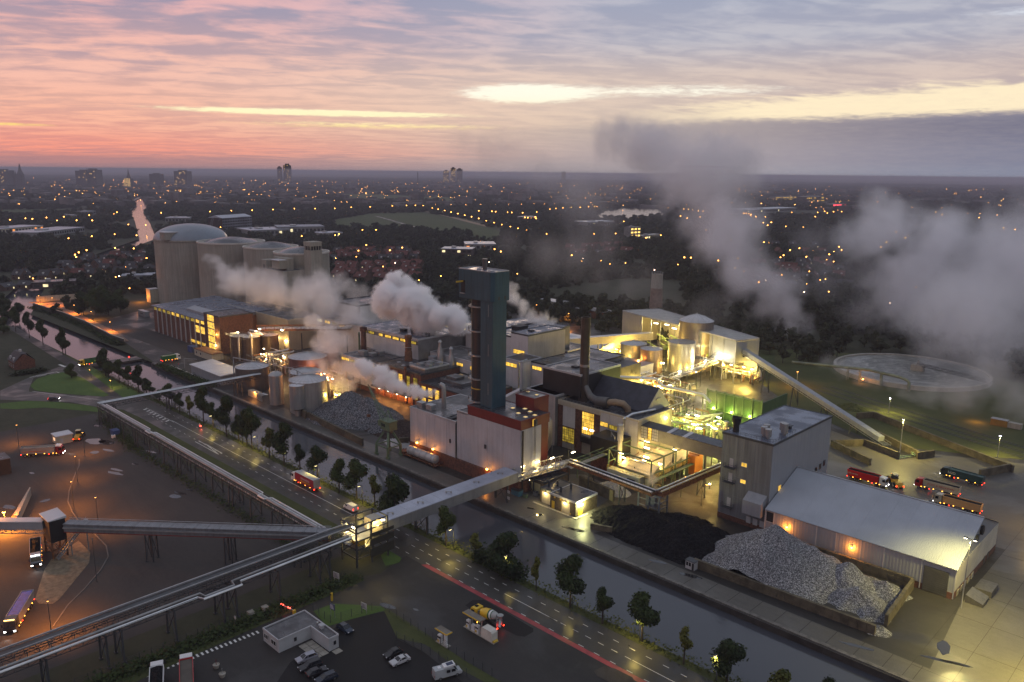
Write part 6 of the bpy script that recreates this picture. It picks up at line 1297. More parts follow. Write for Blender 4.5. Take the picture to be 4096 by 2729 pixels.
def semi(name,label,cat,x,y,rz,cab,trail,kind='tipper',L=13.0,load=None,stripe=None,words=None,wcol=None,head=True,markers=True,cabtop=None,bright=.0,group=None,wsize=1.0,wx=0,wz=0):
    t=thing(name,label,cat,x,y,.02,rz,group); F=L/2+1.8 if kind != 'rigid' else L/2; cb=F-2.3
    side_ext([(cb,.75),(F-.1,.75),(F,1.0),(F-.05,1.9),(F-.35,3.1),(F-.7,3.35),(cb,3.45)],2.5,2.35).build('cab',cab,t,bevel=.06)
    if cabtop: side_ext([(cb,3.46),(F-.72,3.37),(F-.95,3.7),(cb,3.9)],2.3,2.1).build('roof_fairing',cabtop,t)
    side_ext([(F-.02,1.95),(F+.02,2.0),(F-.28,3.02),(F-.36,3.02)],2.2,2.05).build('windscreen',m_win,t)
    for s in (-1,1): MB().box(F-1.35,s*1.2-.06,2.0,F-.45,s*1.2+.06,2.85).build('side_window',m_win,t); MB().box(F-.2,s*1.42-.1,2.0,F-.1,s*1.42+.1,2.8).build('mirror',m_chas,t)
    MB().box(F-.03,-1.1,.8,F+.04,1.1,1.5).build('grille',m_chas,t)
    for s in (-1,1): lamp_box(t,'headlight',F+.03,s*.95,.95,.1,.4,.25,m_head if head else m_off)
    if head:
        light(t,(F+.6,0,1.0),260,(1,.95,.9),.2,spot=80,aim=(1,0,-.22))
        if bright: MB().box(F-.45,-1.0,3.35,F-.3,1.0,3.5).build('light_bar',emit('light_bar_white',(1,.95,.9),10) if bright > 1 else emit('light_bar_amber',(1,.55,.15),6),t)
    r0=cb-.35 if kind != 'rigid' else cb-.3; r1=r0-(L-2.6)
    MB().box(r1+.2,-.55,.75,cb+.6,.55,1.05).build('chassis',m_chas,t)
    if kind in ('tipper','tarp'):
        bt=side_ext([(r1,1.15),(r0,1.15),(r0+.1,3.1),(r1-.1,3.1)],2.45,2.5).build('trailer_body',trail,t)
        rim=MB()
        for s in (-1,1): rim.beam((r1-.1,s*1.24,3.24),(r0+.1,s*1.24,3.24),.12,.34)
        rim.beam((r1-.1,-1.24,3.24),(r1-.1,1.24,3.24),.12,.34).beam((r0+.1,-1.24,3.24),(r0+.1,1.24,3.24),.12,.34).build('top_rail',trail,bt)
        if kind == 'tarp': side_ext([(r1,3.15),(r0,3.15),(r0-.2,3.38),(r1+.2,3.38)],2.5,2.0).build('tarpaulin',load,bt)
        else:
            mb=MB(); nx,ny=26,6
            for j in range(ny+1):
                for i in range(nx+1):
                    xx=r1+(r0-r1)*i/nx; yy=-1.15+2.3*j/ny; mb.v.append((xx,yy,3.14+(.04 if load and 'floor' in load.name else .5)*(1-abs(yy)/1.2)*(.6+.6*mnoise.noise(Vector((xx*.6+x,yy,y))))))
            for j in range(ny):
                for i in range(nx): k=j*(nx+1)+i; mb.f.append((k,k+1,k+nx+2,k+nx+1))
            mb.build('load',load or m_coal,bt)
    else:
        bt=MB().box(r1,-1.27,1.0,r0,1.27,3.95).build('box_body',trail,t,bevel=.04)
        MB().box(r1-.05,-1.3,3.95,r0+.05,1.3,4.02).build('box_roof',m_coping,bt); MB().box(r1-.03,-1.2,1.05,r1,1.2,3.9).build('rear_door',mat('rear_door_paint',(.42,.38,.33),.5),bt)
    if stripe:
        for s in (-1,1): MB().box(r1+.3,s*1.262-.012,1.9,r0-2.6,s*1.262+.012,2.1).build('stripe',stripe,bt)
    if words:
        for w_,sz,zz,m_ in words:
            for s in (-1,1): text(bt,w_,sz,((r0+r1)/2+wx,s*1.29,zz),(R(90),0,R(180) if s > 0 else 0),m_)
    xs=[F-1.35,cb-.9-(.6 if kind == 'rigid' else 0)]+([r1+1.2,r1+2.5,r1+3.8] if kind != 'rigid' else [r1+1.6,r1+2.9])
    wheels(t,xs,.5,1.02)
    for s in (-1,1): lamp_box(t,'tail_light',r1-.08,s*1.05,.95,.1,.36,.22,m_tail if markers else m_off)
    if markers:
        for s in (-1,1):
            for k in range(4): lamp_box(t,'side_marker',r0-.5-k*(L-4)/3.4,s*1.28,1.08,.26,.05,.16,m_amber)
            lamp_box(t,'side_marker',cb+.2,s*1.26,.95,.26,.05,.16,m_amber); lamp_box(t,'side_reflector',r0-1.9,s*1.2,.8,.3,.08,.22,m_tail)
    return t
p_white=paint_m('white_paint',(.62,.62,.62)); p_red=paint_m('truck_red',(.36,.012,.012)); p_silver=mat('silver_trailer',(.34,.33,.33),.4,.5,var=.1); p_dark=paint_m('dark_green_black',(.012,.022,.024)); p_green=paint_m('trailer_green',(.02,.12,.035)); p_yel=paint_m('truck_yellow',(.62,.40,.02)); p_crim=paint_m('crimson_panel',(.26,.012,.025)); p_beige=mat('beige_trailer',(.46,.40,.30),.4,.2,var=.1); p_blu=mat('blue_tarp',(.02,.05,.34),.35,0,var=.4,scale=1.2,bump=.5,bscale=1.5); p_grey=paint_m('cab_dark_grey',(.04,.045,.06)); p_or=paint_m('lettering_red',(.4,.06,.03)); p_yl=paint_m('lettering_yellow',(.65,.55,.03)); p_pale=paint_m('lettering_pale',(.55,.55,.5))
VH='lorries with tipping trailers'
semi('tipper_truck','silver tipper with red striped side and dark red cab in the left yard','truck',-306.8,74.4,R(56),paint_m('maroon',(.16,.012,.02)),p_silver,L=13.4,load=mat('empty_body_floor',(.20,.17,.13),.7),stripe=paint_m('orange_stripe',(.5,.10,.02)),cabtop=p_white,group=VH)
semi('tipper_truck','pale lorry with glaring white light bar beside the transfer house','truck',-223.9,51.2,R(-15),mat('pale_cab',(.30,.32,.36),.35),p_silver,L=12,bright=2,group=VH)
semi('tipper_truck','dark lorry with shining blue tarpaulin and amber light bar','truck',-194.6,40.3,R(-30),p_grey,p_silver,'tarp',13.5,load=p_blu,bright=1,group=VH)
semi('tipper_truck','red tipper with dark load and white cab behind the warehouse ridge','truck',-91.4,262.2,0,p_white,paint_m('bright_red_trailer',(.46,.012,.012)),L=12.6,load=m_coal,words=[('LEEUWEN',.75,2.3,p_pale)],wx=-3.2,group=VH)
semi('tipper_truck','silver sided tipper with red lettering and red cab in the east yard','truck',-69.0,270.6,R(181),p_red,p_beige,L=13,load=m_coal,words=[('POST & HECKMAN',.95,2.3,p_or)],group=VH)
semi('tipper_truck','dark teal tipper parked by the cross block wall','truck',-66.2,286.8,R(175),p_dark,paint_m('dark_teal',(.012,.04,.045)),L=13,load=mat('teal_cover',(.02,.06,.06),.5),words=[('N2D',1.2,2.2,p_pale)],wx=4.2,group=VH)
semi('tipper_truck','beige orange lit tipper half hidden by the warehouse ridge','truck',-60.2,260.6,R(180),p_beige,mat('lamp_orange_beige_trailer',(.55,.30,.12),.45),L=13,load=m_coal,group=VH)  # beige trailer, with the orange lamp light put into its colour
semi('tipper_truck','green tipper with yellow cab crossing the canal bridge','truck',-437.0,137.6,R(-90),p_yel,p_green,L=13,load=m_coal,words=[('AGRO',.8,2.2,p_yl)],group=VH)
semi('tipper_truck','green trailer heaped with pale load beyond the canal bridge','truck',-417.4,166.5,R(90),p_white,p_green,L=9.5,load=m_salt,head=False,group=VH)
semi('tipper_truck','white cabbed lorry with red trailer at the lower edge by the striped line','truck',-142.0,55.3,R(157),p_white,p_red,L=12.6,load=mat('brown_body_floor',(.09,.075,.06),.8),head=False,markers=False,group=VH)
semi('tipper_truck','white lorry cut by the lower edge left of the red trailer','truck',-143.6,50.1,R(157),p_white,p_white,L=12.6,load=m_coal,head=False,markers=False,group=VH)
semi('box_lorry','crimson sided box lorry with pale roof driving along the canal road','truck',-217.0,127.3,R(180),p_white,p_crim,'rigid',13.6,words=[('VERHUIZEN',1.0,2.75,p_pale),('OPSLAG SERVICE',.75,1.9,p_yl)],wx=-.5)
def car(label,x,y,rz,col_,kind='hatch',L=4.3,W=1.78,head=False,tail=False,cat='car',group='parked cars'):
    t=thing('parked_car' if group == 'parked cars' else 'moving_car',label,cat,x,y,.02,rz,group); h=L/2
    lowp=[(-h,.35),(h-.1,.32),(h,.55),(h-.05,.78),(h*.48,.95),(-h*.9,.98),(-h,.85)]
    side_ext(lowp,W,W*.94).build('body',col_,t,bevel=.07)
    if kind == 'coupe': gp=[(h*.40,.93),(h*.02,1.36),(-h*.42,1.36),(-h*.74,.96)]
    elif kind == 'suv': gp=[(h*.46,.95),(h*.12,1.58),(-h*.86,1.58),(-h*.96,.98)]
    elif kind == 'estate': gp=[(h*.50,.93),(h*.10,1.44),(-h*.74,1.42),(-h*.96,.97)]
    else: gp=[(h*.50,.93),(h*.08,1.46),(-h*.56,1.44),(-h*.92,.97)]
    g=side_ext(gp,W*.9,W*.70).build('glazing',m_win,t); z1=gp[1][1]
    MB().prism([(gp[2][0]-.06,-W*.36),(gp[1][0]+.06,-W*.36),(gp[1][0]+.06,W*.36),(gp[2][0]-.06,W*.36)],z1-.03,z1+.05).build('roof',col_,t,bevel=.04)
    pl=MB()
    for s in (-1,1):
        for (xa,za),(xb,zb) in ((gp[0],gp[1]),(gp[3],gp[2]),((h*.0,.95),(-h*.04,z1))): pl.beam((xa,s*W*.445,za),(xb,s*W*.35,zb),.09)
    pl.build('pillar',col_,t)
    wheels(t,(h*.62,-h*.62),.32,W/2-.1,.2)
    for s in (-1,1):
        lamp_box(t,'headlight',h-.06,s*W*.36,.7,.16,.34,.16,m_head if head else m_off); lamp_box(t,'tail_light',-h+.03,s*W*.38,.8,.1,.26,.2,m_tail if tail else mat('dull_red_lens',(.2,.01,.01),.3))
        MB().box(h*.28,s*(W/2+.05)-.09,.95,h*.34,s*(W/2+.05)+.09,1.07).build('mirror',col_,t)
    if head: light(t,(h+.3,0,.8),120,(1,.93,.85),.15,spot=90,aim=(1,0,-.2))
    return t
car('dark blue hatchback parked behind the gatehouse',-137.6,88.9,R(2),paint_m('car_navy',(.02,.03,.055)),'hatch',4.4)
car('silver estate parked nearest the gatehouse',-134.0,77.0,R(-100),paint_m('car_silver',(.30,.30,.34)),'estate',4.5)
car('black off roader between the silver estate and a dark car',-131.1,76.0,R(-98),paint_m('car_black',(.012,.012,.015)),'suv',4.7,1.9)
car('dark car third in the row with red tail lamp to the left',-128.3,75.9,R(82),paint_m('car_black2',(.016,.014,.018)),'hatch',4.3)
car('dark blue car last in the row by the picture edge',-125.3,76.2,R(-98),paint_m('car_ink',(.018,.024,.04)),'estate',4.5)
car('black hatchback parked beside the silver coupe',-122.6,90.7,R(-96),paint_m('car_black3',(.01,.01,.012)),'hatch',4.0)
car('silver coupe parked by the boundary fence',-119.6,90.2,R(-98),paint_m('car_silver2',(.42,.42,.43)),'coupe',4.3)
car('dark car with bright headlamps on the side road',-379.2,100.6,R(62),paint_m('car_black4',(.015,.015,.02)),'hatch',4.4,head=True,tail=True,group='cars on the roads')
def van(label,x,y,rz,col_,L=5.6,hi=2.4,camper=False,tail=False,group='vans'):
    t=thing('camper_van' if camper else 'panel_van',label,'van',x,y,.02,rz,group); h=L/2
    side_ext([(-h,.4),(h-.1,.38),(h,.6),(h-.1,1.05),(h*.62,1.3),(h*.36,hi-.1),(h*.25,hi),(-h+.05,hi),(-h,1.2)],1.95,1.72).build('body',col_,t,bevel=.08)
    side_ext([(h*.65,1.34),(h*.68,1.36),(h*.42,hi-.18),(h*.39,hi-.2)],1.72,1.56).build('windscreen',m_win,t)
    for s in (-1,1):
        MB().prism([(h*.22,s*.95-.05),(h*.5,s*.95-.05),(h*.5,s*.95+.05),(h*.22,s*.95+.05)],1.3,hi-.45).build('side_window',m_win,t)
        if camper: MB().box(-h*.15,s*.92-.05,1.3,h*.12,s*.92+.05,1.9).build('side_window',m_win,t)
        lamp_box(t,'headlight',h-.06,s*.72,.8,.14,.35,.22,m_off); lamp_box(t,'tail_light',-h-.02,s*.85,1.1,.08,.16,.5,m_tail if tail else mat('dull_red_lens',(.2,.01,.01),.3))
    wheels(t,(h*.62,-h*.6),.35,.86,.22)
    if camper:
        b_=MB().prism([(-.9,-.75),(1.5,-.75),(1.5,.75),(-.9,.75)],hi,hi+.28,[hi+.28,hi+.42,hi+.42,hi+.28]).build('pop_top',p_white,t,bevel=.05)
        MB().prism([(-.2,-.5),(1.2,-.5),(1.2,.5),(-.2,.5)],hi+.34,hi+.38,[hi+.36,hi+.43,hi+.43,hi+.36]).build('solar_panel',mat('solar_glass',(.02,.03,.08),.15),b_); MB().box(-2.0,-.35,hi,-1.4,.35,hi+.12).build('roof_vent',p_white,t)
    return t
van('white panel van driving away on the canal road',-191.0,126.9,R(180),p_white,5.2,2.1,tail=True); van('pale grey camper van with solar panel on its pop top',-109.4,94.3,R(70),mat('camper_grey',(.36,.38,.39),.35),5.9,2.3,camper=True)
def loader(label,x,y,rz,tail=True,s=1.0,lit=True):
    t=thing('wheel_loader',label,'loader',x,y,.02,rz,'yellow wheel loaders'); t.scale=(s,s,s); y_=paint_m('loader_yellow',(.50,.28,.02),.45)
    side_ext([(-3.4,1.0),(.2,1.0),(.2,1.7),(-.6,2.1),(-3.2,1.9),(-3.5,1.5)],1.9,1.6).build('engine_body',y_,t,bevel=.06); MB().box(-3.7,-1.25,.8,-3.4,1.25,1.25).build('counterweight',y_,t)
    side_ext([(-.7,1.9),(1.0,1.7),(.8,3.3),(-.6,3.3)],1.5,1.3).build('cab',m_win,t); MB().box(-.85,-.8,3.3,1.0,.8,3.45).build('cab_roof',mat('loader_cream',(.5,.42,.25),.5),t)
    mb=MB()
    for k in (-.6,.6): mb.beam((.5,k,1.7),(2.4,k,1.5),.22,.4).beam((2.4,k,1.5),(3.3,k,.7),.22,.35)
    mb.box(.2,-.6,.8,2,.6,1.4); mb.build('lift_arm',y_,t)
    side_ext([(3.1,.3),(4.3,.12),(4.35,.2),(3.5,.55),(3.4,1.3),(3.0,1.7),(2.9,1.6)],3.0).build('bucket',m_black,t)
    wheels(t,(1.6,-2.0),.78,1.05,.6)
    for k in (-1,1): lamp_box(t,'tail_light',-3.75,k*1.0,1.05,.1,.3,.25,m_tail if tail else m_off); lamp_box(t,'work_lamp',.95,k*.55,3.2,.1,.25,.15,m_amber if lit else m_off)
    return t
loader('yellow wheel loader parked beside the left yard hut',-316.6,90.9,R(150)); loader('yellow wheel loader with big bucket beside the red tipper',-82.6,266.6,R(132),s=1.15); loader('small yellow digger behind the conveyor by the mossy heap',*(-131.4,334.2),R(20),tail=False,s=.9); loader('yellow loader working in shade below the boiler house',*(-164.0,212.3),R(200),tail=False,s=.85)
# cement mixer
t=thing('concrete_mixer','yellow concrete mixer with green and white banded drum at the pumps','truck',-117.6,113.3,.02,R(180)); F=4.4
side_ext([(2.3,.8),(F,.8),(F+.05,1.5),(F-.25,2.7),(F-.5,2.95),(2.3,3.0)],2.4,2.2).build('cab',p_yel,t,bevel=.07); side_ext([(F-.02,1.6),(F+.04,1.6),(F-.22,2.6),(F-.3,2.6)],2.1,1.9).build('windscreen',m_win,t); MB().box(2.9,-.4,2.98,3.7,.4,3.06).build('roof_hatch',m_win,t)
for s in (-1,1): MB().box(2.9,s*1.16-.05,1.7,3.9,s*1.16+.05,2.5).build('side_window',m_win,t)
def drum(prof,name,m_):
    mb=MB().lathe(prof,n=26); o=mb.build(name,m_,t,smooth=True); o.location=(1.6,0,2.15); o.rotation_euler=(0,R(-78),0); return o
drum([(.55,.0),(.95,.25),(1.2,1.2),(1.22,2.4),(1.16,2.9)],'drum',p_yel); drum([(1.17,2.9),(1.10,3.3)],'green_band',paint_m('band_green',(.02,.09,.03))); drum([(1.11,3.3),(1.02,3.75)],'white_band',p_white); drum([(1.03,3.75),(.97,4.0)],'green_band',MATS['band_green']); drum([(.98,4.0),(.6,5.2),(.55,5.2)],'drum_mouth',mat('drum_grey',(.28,.29,.28),.5))
MB().box(-4.3,-.5,.8,2.4,.5,1.1).build('chassis',m_chas,t); MB().box(2.0,-.7,1.1,2.3,.7,2.5).box(-4.0,-.9,1.0,-3.8,.9,2.6).build('drum_stand',m_steel,t); MB().lathe([(.3,0),(.75,.8)],-4.3,0,12).build('hopper',mat('drum_grey',(.28,.29,.28),.5),t).location=(0,0,3.1); MB().beam((-4.3,0,2.6),(-5.0,.9,1.6),.5,.2).build('chute',m_steel,t); wheels(t,(3.4,-1.6,-2.9),.5,1.0)
for s in (-1,1): lamp_box(t,'tail_light',-4.4,s*1.0,1.05,.1,.3,.25,m_tail); MB().beam((-3.9,s*.9,1),(-3.6,s*.3,3.2),.1).build('frame_strut',m_steel,t)
light(t,(-5.0,0,.9),25,(1,.05,.03),.2)
# scooter rider seen as a red tail lamp
t=thing('scooter','scooter with a red tail lamp by the canal verge','scooter',-298.4,129.4,.02,R(180)); side_ext([(-.7,.45),(-.1,.35),(.35,.35),(.6,.95),(.5,1.0),(.25,.5),(-.1,.7),(-.75,.8)],.35).build('body',p_white,t,bevel=.04)
for x in (-.6,.65): MB().wheel(x,0,.24,.24,.14).build('wheel',m_tyre,t)
lamp_box(t,'tail_light',-.85,0,.8,.3,.4,.35,emit('strong_tail',(1,.05,.03),14)); MB().beam((.55,-.35,1.05),(.55,.35,1.05),.06).build('handlebar',m_chas,t); light(t,(-1.1,0,.9),30,(1,.05,.03),.2)
me=bpy.data.meshes.new('body'); V_=[(-.15,0,.85),(-.12,0,1.15),(-.05,0,1.42),(-.02,0,1.55),(.02,0,1.72),(.2,.2,1.28),(.5,.28,1.1),(.2,-.2,1.28),(.5,-.28,1.1),(.2,.14,.82),(.22,.14,.42),(.2,-.14,.82),(.22,-.14,.42),(-.04,.2,1.4),(-.04,-.2,1.4)]
me.from_pydata(V_,[(0,1),(1,2),(2,3),(3,4),(2,13),(13,5),(5,6),(2,14),(14,7),(7,8),(0,9),(9,10),(0,11),(11,12)],[])
o=bpy.data.objects.new('person',me); col.objects.link(o); o.location=(-298.4,129.4,.02); o.rotation_euler=(0,0,R(180)); sk=o.modifiers.new('skin','SKIN'); o.modifiers.new('sub','SUBSURF').levels=1
for i,r_ in enumerate((.15,.17,.14,.07,.12,.06,.045,.06,.045,.09,.06,.09,.06,.08,.08)): me.skin_vertices[0].data[i].radius=(r_,r_)
me.skin_vertices[0].data[0].use_root=True; me.materials.append(mat('pale_jacket',(.4,.4,.42),.8)); tag(o,'rider in a pale jacket sitting on the scooter by the verge','person')
# fuel pumps
def pump(t,x,y,m_=None):
    o=MB().box(x-.45,y-.35,.15,x+.45,y+.35,2.0).build('pump',p_white,t,world=True); MB().box(x-.46,y-.38,1.25,x+.46,y-.34,1.6).build('display',m_win,o).location=(-t.location.x,-t.location.y,0); MB().box(x-.46,y-.4,.3,x-.0,y-.35,.8).build('yellow_panel',m_yellow,o).location=(-t.location.x,-t.location.y,0)
t=thing('fuel_island','fuel island with long flat canopy and white store box beside the mixer','fuel pumps',-115.5,109.4); MB().box(-120.3,108.6,0,-110.6,110.2,.15).build('kerb',m_conc,t,world=True)
for x in (-119.2,-116.2): pump(t,x,109.2)
MB().box(-118.1,108.9,.15,-117.1,109.6,1.5).build('cash_box',p_white,t,world=True); mb=MB()
for x in (-118.4,-115.4): mb.beam((x,109.6,0),(x,109.6,3.3),.22)
mb.build('column',m_steel,t,world=True); MB().box(-120.6,108.7,3.3,-115,110.5,3.55).build('canopy',mat('canopy_brown',(.16,.14,.11),.6,var=.3),t,world=True); MB().box(-120.65,108.62,3.3,-114.95,108.7,3.58).build('fascia',m_yellow,t,world=True)
side_ext([(-114.6,.2),(-111.2,.2),(-111.2,2.2),(-111.5,2.6),(-114.3,2.6),(-114.6,2.2)],1.8,y=109.5).build('store_box',mat('store_box_white',(.6,.57,.5),.5),t,world=True); MB().wheel(-110.9,109.4,.3,.3,1.2,10).build('bollard',m_yellow,t,world=True); lamp_box(t,'signal_lamp',-.3-.0,-.75,3.1,.14,.1,.2,m_amber)
t=thing('fuel_island','small fuel pump stand under a tilted yellow edged canopy','fuel pumps',-118.4,101); MB().box(-120.3,100.4,0,-116.6,101.7,.15).build('kerb',m_conc,t,world=True); pump(t,-119.3,100.9); MB().box(-117.8,100.7,.15,-117.3,101.3,3.2).build('column',p_white,t,world=True); MB().box(-120.2,100.3,3.2,-116.5,101.9,3.4).build('canopy',mat('canopy_brown',(.16,.14,.11),.6,var=.3),t,world=True); MB().box(-120.25,100.22,3.18,-116.45,100.3,3.45).box(-116.5,100.3,3.18,-116.42,101.9,3.45).build('fascia',m_yellow,t,world=True); MB().box(-117.0,100.6,.15,-116.7,101.1,.7).build('bucket',p_white,t,world=True)


# ------------------------------------------------------------------ trees
def leaf_mat(name,c,c2):
    m_=bpy.data.materials.new(name); m_.use_nodes=True; N=NT(m_.node_tree); b=N.n['Principled BSDF']; pos=N.new('ShaderNodeNewGeometry').outputs['Position']
    oi=N.new('ShaderNodeObjectInfo'); n1=N.noise(pos,.35,4,.7); k=N.m('ADD',N.m('MULTIPLY',n1,.8),N.m('MULTIPLY',oi.outputs['Random'],.3))
    N.l.new(N.mix(N.ss(k,.3,.8),(*c,1),(*c2,1)),b.inputs['Base Color']); b.inputs['Roughness'].default_value=.85; b.inputs['Specular IOR Level'].default_value=.2; return m_
m_leaf=leaf_mat('maple_leaf',(.016,.026,.010),(.045,.062,.018)); m_leaf_y=leaf_mat('yellowing_lamplit_leaf',(.04,.05,.012),(.11,.11,.02)); m_leaf_far=leaf_mat('far_leaf',(.018,.022,.014),(.05,.055,.03)); m_bark=mat('bark',(.035,.028,.02),.9,var=.3,scale=2)  # yellow leaf: autumn tone, plus lamp light on small trees put into the colour
def crown_mesh(name,seed,n,leaf,blobs,m_,flat=1.0,size=(1,1,1)):
    """unit crown (radius 1, from z -1 to 1): leaf clumps spread through several uneven lobes"""
    rnd=random.Random(seed); mb=MB(); lobes=[]
    env=lambda z_: max(.12,(1-max(0,(z_+.35)/1.35) ** 1.7) if z_ >-.35 else 1-((-.35-z_)/.75) ** 2.2)
    for i in range(blobs):
        a=i*2.4+rnd.uniform(-.3,.3); zz=-.72+1.5*((i*.618) % 1); rr=env(zz)*rnd.uniform(.34,.60); lobes.append((rr*math.cos(a),rr*math.sin(a),zz,rnd.uniform(.34,.48)))
    lobes += [(0,0,-.3,.5),(0,0,.25,.42),(0,0,.75,.26)]
    for i in range(n):
        lx,ly,lz,lr=rnd.choice(lobes); v_=Vector((rnd.gauss(0,1),rnd.gauss(0,1),rnd.gauss(0,1))); v_.normalize(); p=Vector((lx,ly,lz))+v_*lr*(rnd.random() ** .45)
        p=Vector((p.x*size[0],p.y*size[1],p.z*size[2])); s=leaf*rnd.uniform(.6,1.35)
        nrm=(v_+Vector((rnd.gauss(0,.5),rnd.gauss(0,.5),rnd.gauss(.3,.5)))).normalized(); a=nrm.orthogonal().normalized(); a.rotate(Matrix.Rotation(rnd.uniform(0,6.28),3,nrm)); b=nrm.cross(a)
        mb.quad(*[tuple(p+q) for q in (a*s,b*s*.8,-a*s*.9,-b*s*.7)])
    me=bpy.data.meshes.new(name); me.from_pydata(mb.v,[],mb.f); me.materials.append(m_); return me
def trunk_mesh(name,seed,r=.05,top=.2,low=-3):
    rnd=random.Random(seed); mb=MB(); mb.tube([(0,0,low),(0.02,0,-1.0),(.05,.03,-.2),(.03,.02,top+.4)],[r*1.3,r,r*.7,r*.25],8)
    for k in range(7): a=rnd.uniform(0,6.28); z0=rnd.uniform(-.9,.2); mb.tube([(.03,.02,z0),(.35*math.cos(a),.35*math.sin(a),z0+.3),(.65*math.cos(a),.65*math.sin(a),z0+.55)],[r*.5,r*.3,r*.1],5)
    me=bpy.data.meshes.new(name); me.from_pydata(mb.v,[],mb.f); me.materials.append(m_bark); return me
near_c=[crown_mesh('crown',10+i,4600,.078,34,m_leaf,size=(1,1,1)) for i in range(4)]; near_y=[crown_mesh('crown',30+i,900,.12,12,m_leaf_y,size=(1,1,1)) for i in range(2)]
near_t=[trunk_mesh('trunk',50+i,.13,.2,-2.2) for i in range(3)]; slim_t=[trunk_mesh('trunk',60+i,.05,.2,-3.4) for i in range(2)]
def tree(name,label,x,y,h,w_,kind='maple',trunk_f=.28,i=0,group=None,z=0):
    t=thing(name,label,'tree',x,y,z,random.uniform(0,6.28),group); ch=h*(1-trunk_f)
    c=bpy.data.objects.new('crown',(near_y if kind == 'young' else near_c)[i % (2 if kind == 'young' else 4)]); col.objects.link(c); c.parent=t; c.scale=(w_/2,w_/2,ch/2); c.location=(0,0,h-ch/2)
    b=bpy.data.objects.new('trunk',near_t[i % 3]); col.objects.link(b); b.parent=t; s_=h*.27; b.scale=(min(w_,5)/3.2,)*2+(s_,); b.location=(0,0,2.2*s_-.05); return t
BT='trees along the canal bank'
bank=[((-560.5,130.4,15.8),7,0),((-532.1,131.0,15.9),7,0),((-506.0,131.5,14.7),7.5,0),((-471.1,129.1,15.5),6,0),((-471.0,133.2,10.0),7,0),((-407.5,129.7,13.7),9,2),((-403.1,131.3,7.8),7,0),((-389.6,131.8,11.2),7.5,0),((-381.5,133.0,9.7),6,0),((-365.9,131.1,12.8),7,0),((-358.7,132.5,8.2),4.5,0),((-357.6,135.8,6.5),6,0),((-346.7,136.8,5.1),5,0),((-336.5,137.4,9.6),7,0),
 ((-323.3,132.2,8.3),5,0),((-312.8,131.9,9.5),4.5,1),((-300.2,131.2,16.1),7.5,0),((-293.8,132.8,10.5),5.5,0),((-280.8,131.6,16.0),8.5,0),((-272.6,132.7,10.3),6,0),((-265.3,132.2,14.2),7.5,0),((-261.0,131.5,15.7),8,0),((-248.3,131.1,11.3),6,1),((-238.3,131.2,15.4),8.5,0),((-230.3,133.7,9.3),5,0),((-219.4,134.3,11.4),8,0),((-204.6,131.7,11.2),6,0),((-196.5,132.9,13.0),9,0),((-187.6,133.7,10.2),4.5,1),((-177.7,134.9,13.3),10.5,2),
 ((-153.1,131.9,11.4),6.5,0),((-142.1,132.6,7.2),4,1),((-130.9,132.2,11.2),11,2),((-119.6,131.0,9.0),3,1),((-108.7,130.4,12.9),8.5,0),((-99.1,131.8,8.8),4.8,0),((-88.3,131.5,11.8),8,0),((-77.7,131.8,8.6),3.6,1),((-67.9,132.3,9.8),8,0),((-56.7,132.0,8.8),6,1),((-48.2,133.7,10.4),5,0)]
where=['beside the upstream water at the far left','beside the old house','second before the bridge','leaning over the upper canal','nearest the canal bridge','dense and bushy at the bridge corner','low behind the bridge corner','by the grass traffic island','thin between two darker ones','opposite the quayside shed','small before the pipe bridge','wide just before the pipe bridge','low under the pipe bridge','tall at the pipe bridge crossing','behind the pipe bridge trestle','pale and lit from below by a lamp','tall and upright downstream of the pipe bridge','narrow beside the tall upright one','broad with a lit patch underneath','small by the glittering water','dark opposite the quay tanks','large opposite the slim cylinders','yellow lit and small by the road','big and dark opposite the stone heap','egg shaped and slender','round with a bright lower branch','slight behind the box lorry','large between lorry and white van','small and lit yellow green','the biggest and darkest before the covered bridge','right of the covered bridge deck','yellow green and small by the dark shrubbery','bulky and dark over the water','thin sapling lit yellow','full and dark opposite the coal heap','little and airy in the lower right','with yellow lit skirts in the lower right','slender and yellowish near the lower edge','round topped near the lower edge','lit at the lower picture edge','cut by the lower right edge']
for i,(((x,y,h),w_,k),wh_) in enumerate(zip(bank,where)):
    y=min(max(y,131.9),133.3) if y > 127 else y
    tree('bank_tree','canal bank tree, '+wh_,x,y,max(4.0,h),w_*1.08,'young' if k == 1 else 'maple',.10 if k == 2 else (.38 if k == 1 else .32),i,BT)
for i,(c,h,w_,lb) in enumerate((((-592.0,181.3),17,15,'tall dark tree left end of the clump before the lane'),((-582.2,185.8),19,16,'tallest dark tree of the clump before the lane'),((-580.7,193.8),18,16,'broad dark tree in the middle of the lane clump'),((-588.6,204.6),16,14,'dark tree at the right end of the lane clump'),((-606.6,198.4),18,15,'dark tree at the back of the lane clump'),((-558.6,124.7),10,11,'dark tree beside the old house gable'),((-607.5,138.4),11,12,'dark tree on the far left bank'),((-606.7,145.5),11,11,'dark tree over the water at the far left'),((-652.8,147.5),12,13,'dark tree at the left picture edge by the water'),((-414.9,118.7),7,7,'dark round shrub on the traffic island'))): tree('dark_tree',lb,*c,h,w_,'maple',.12,i,'large dark trees by the lane')
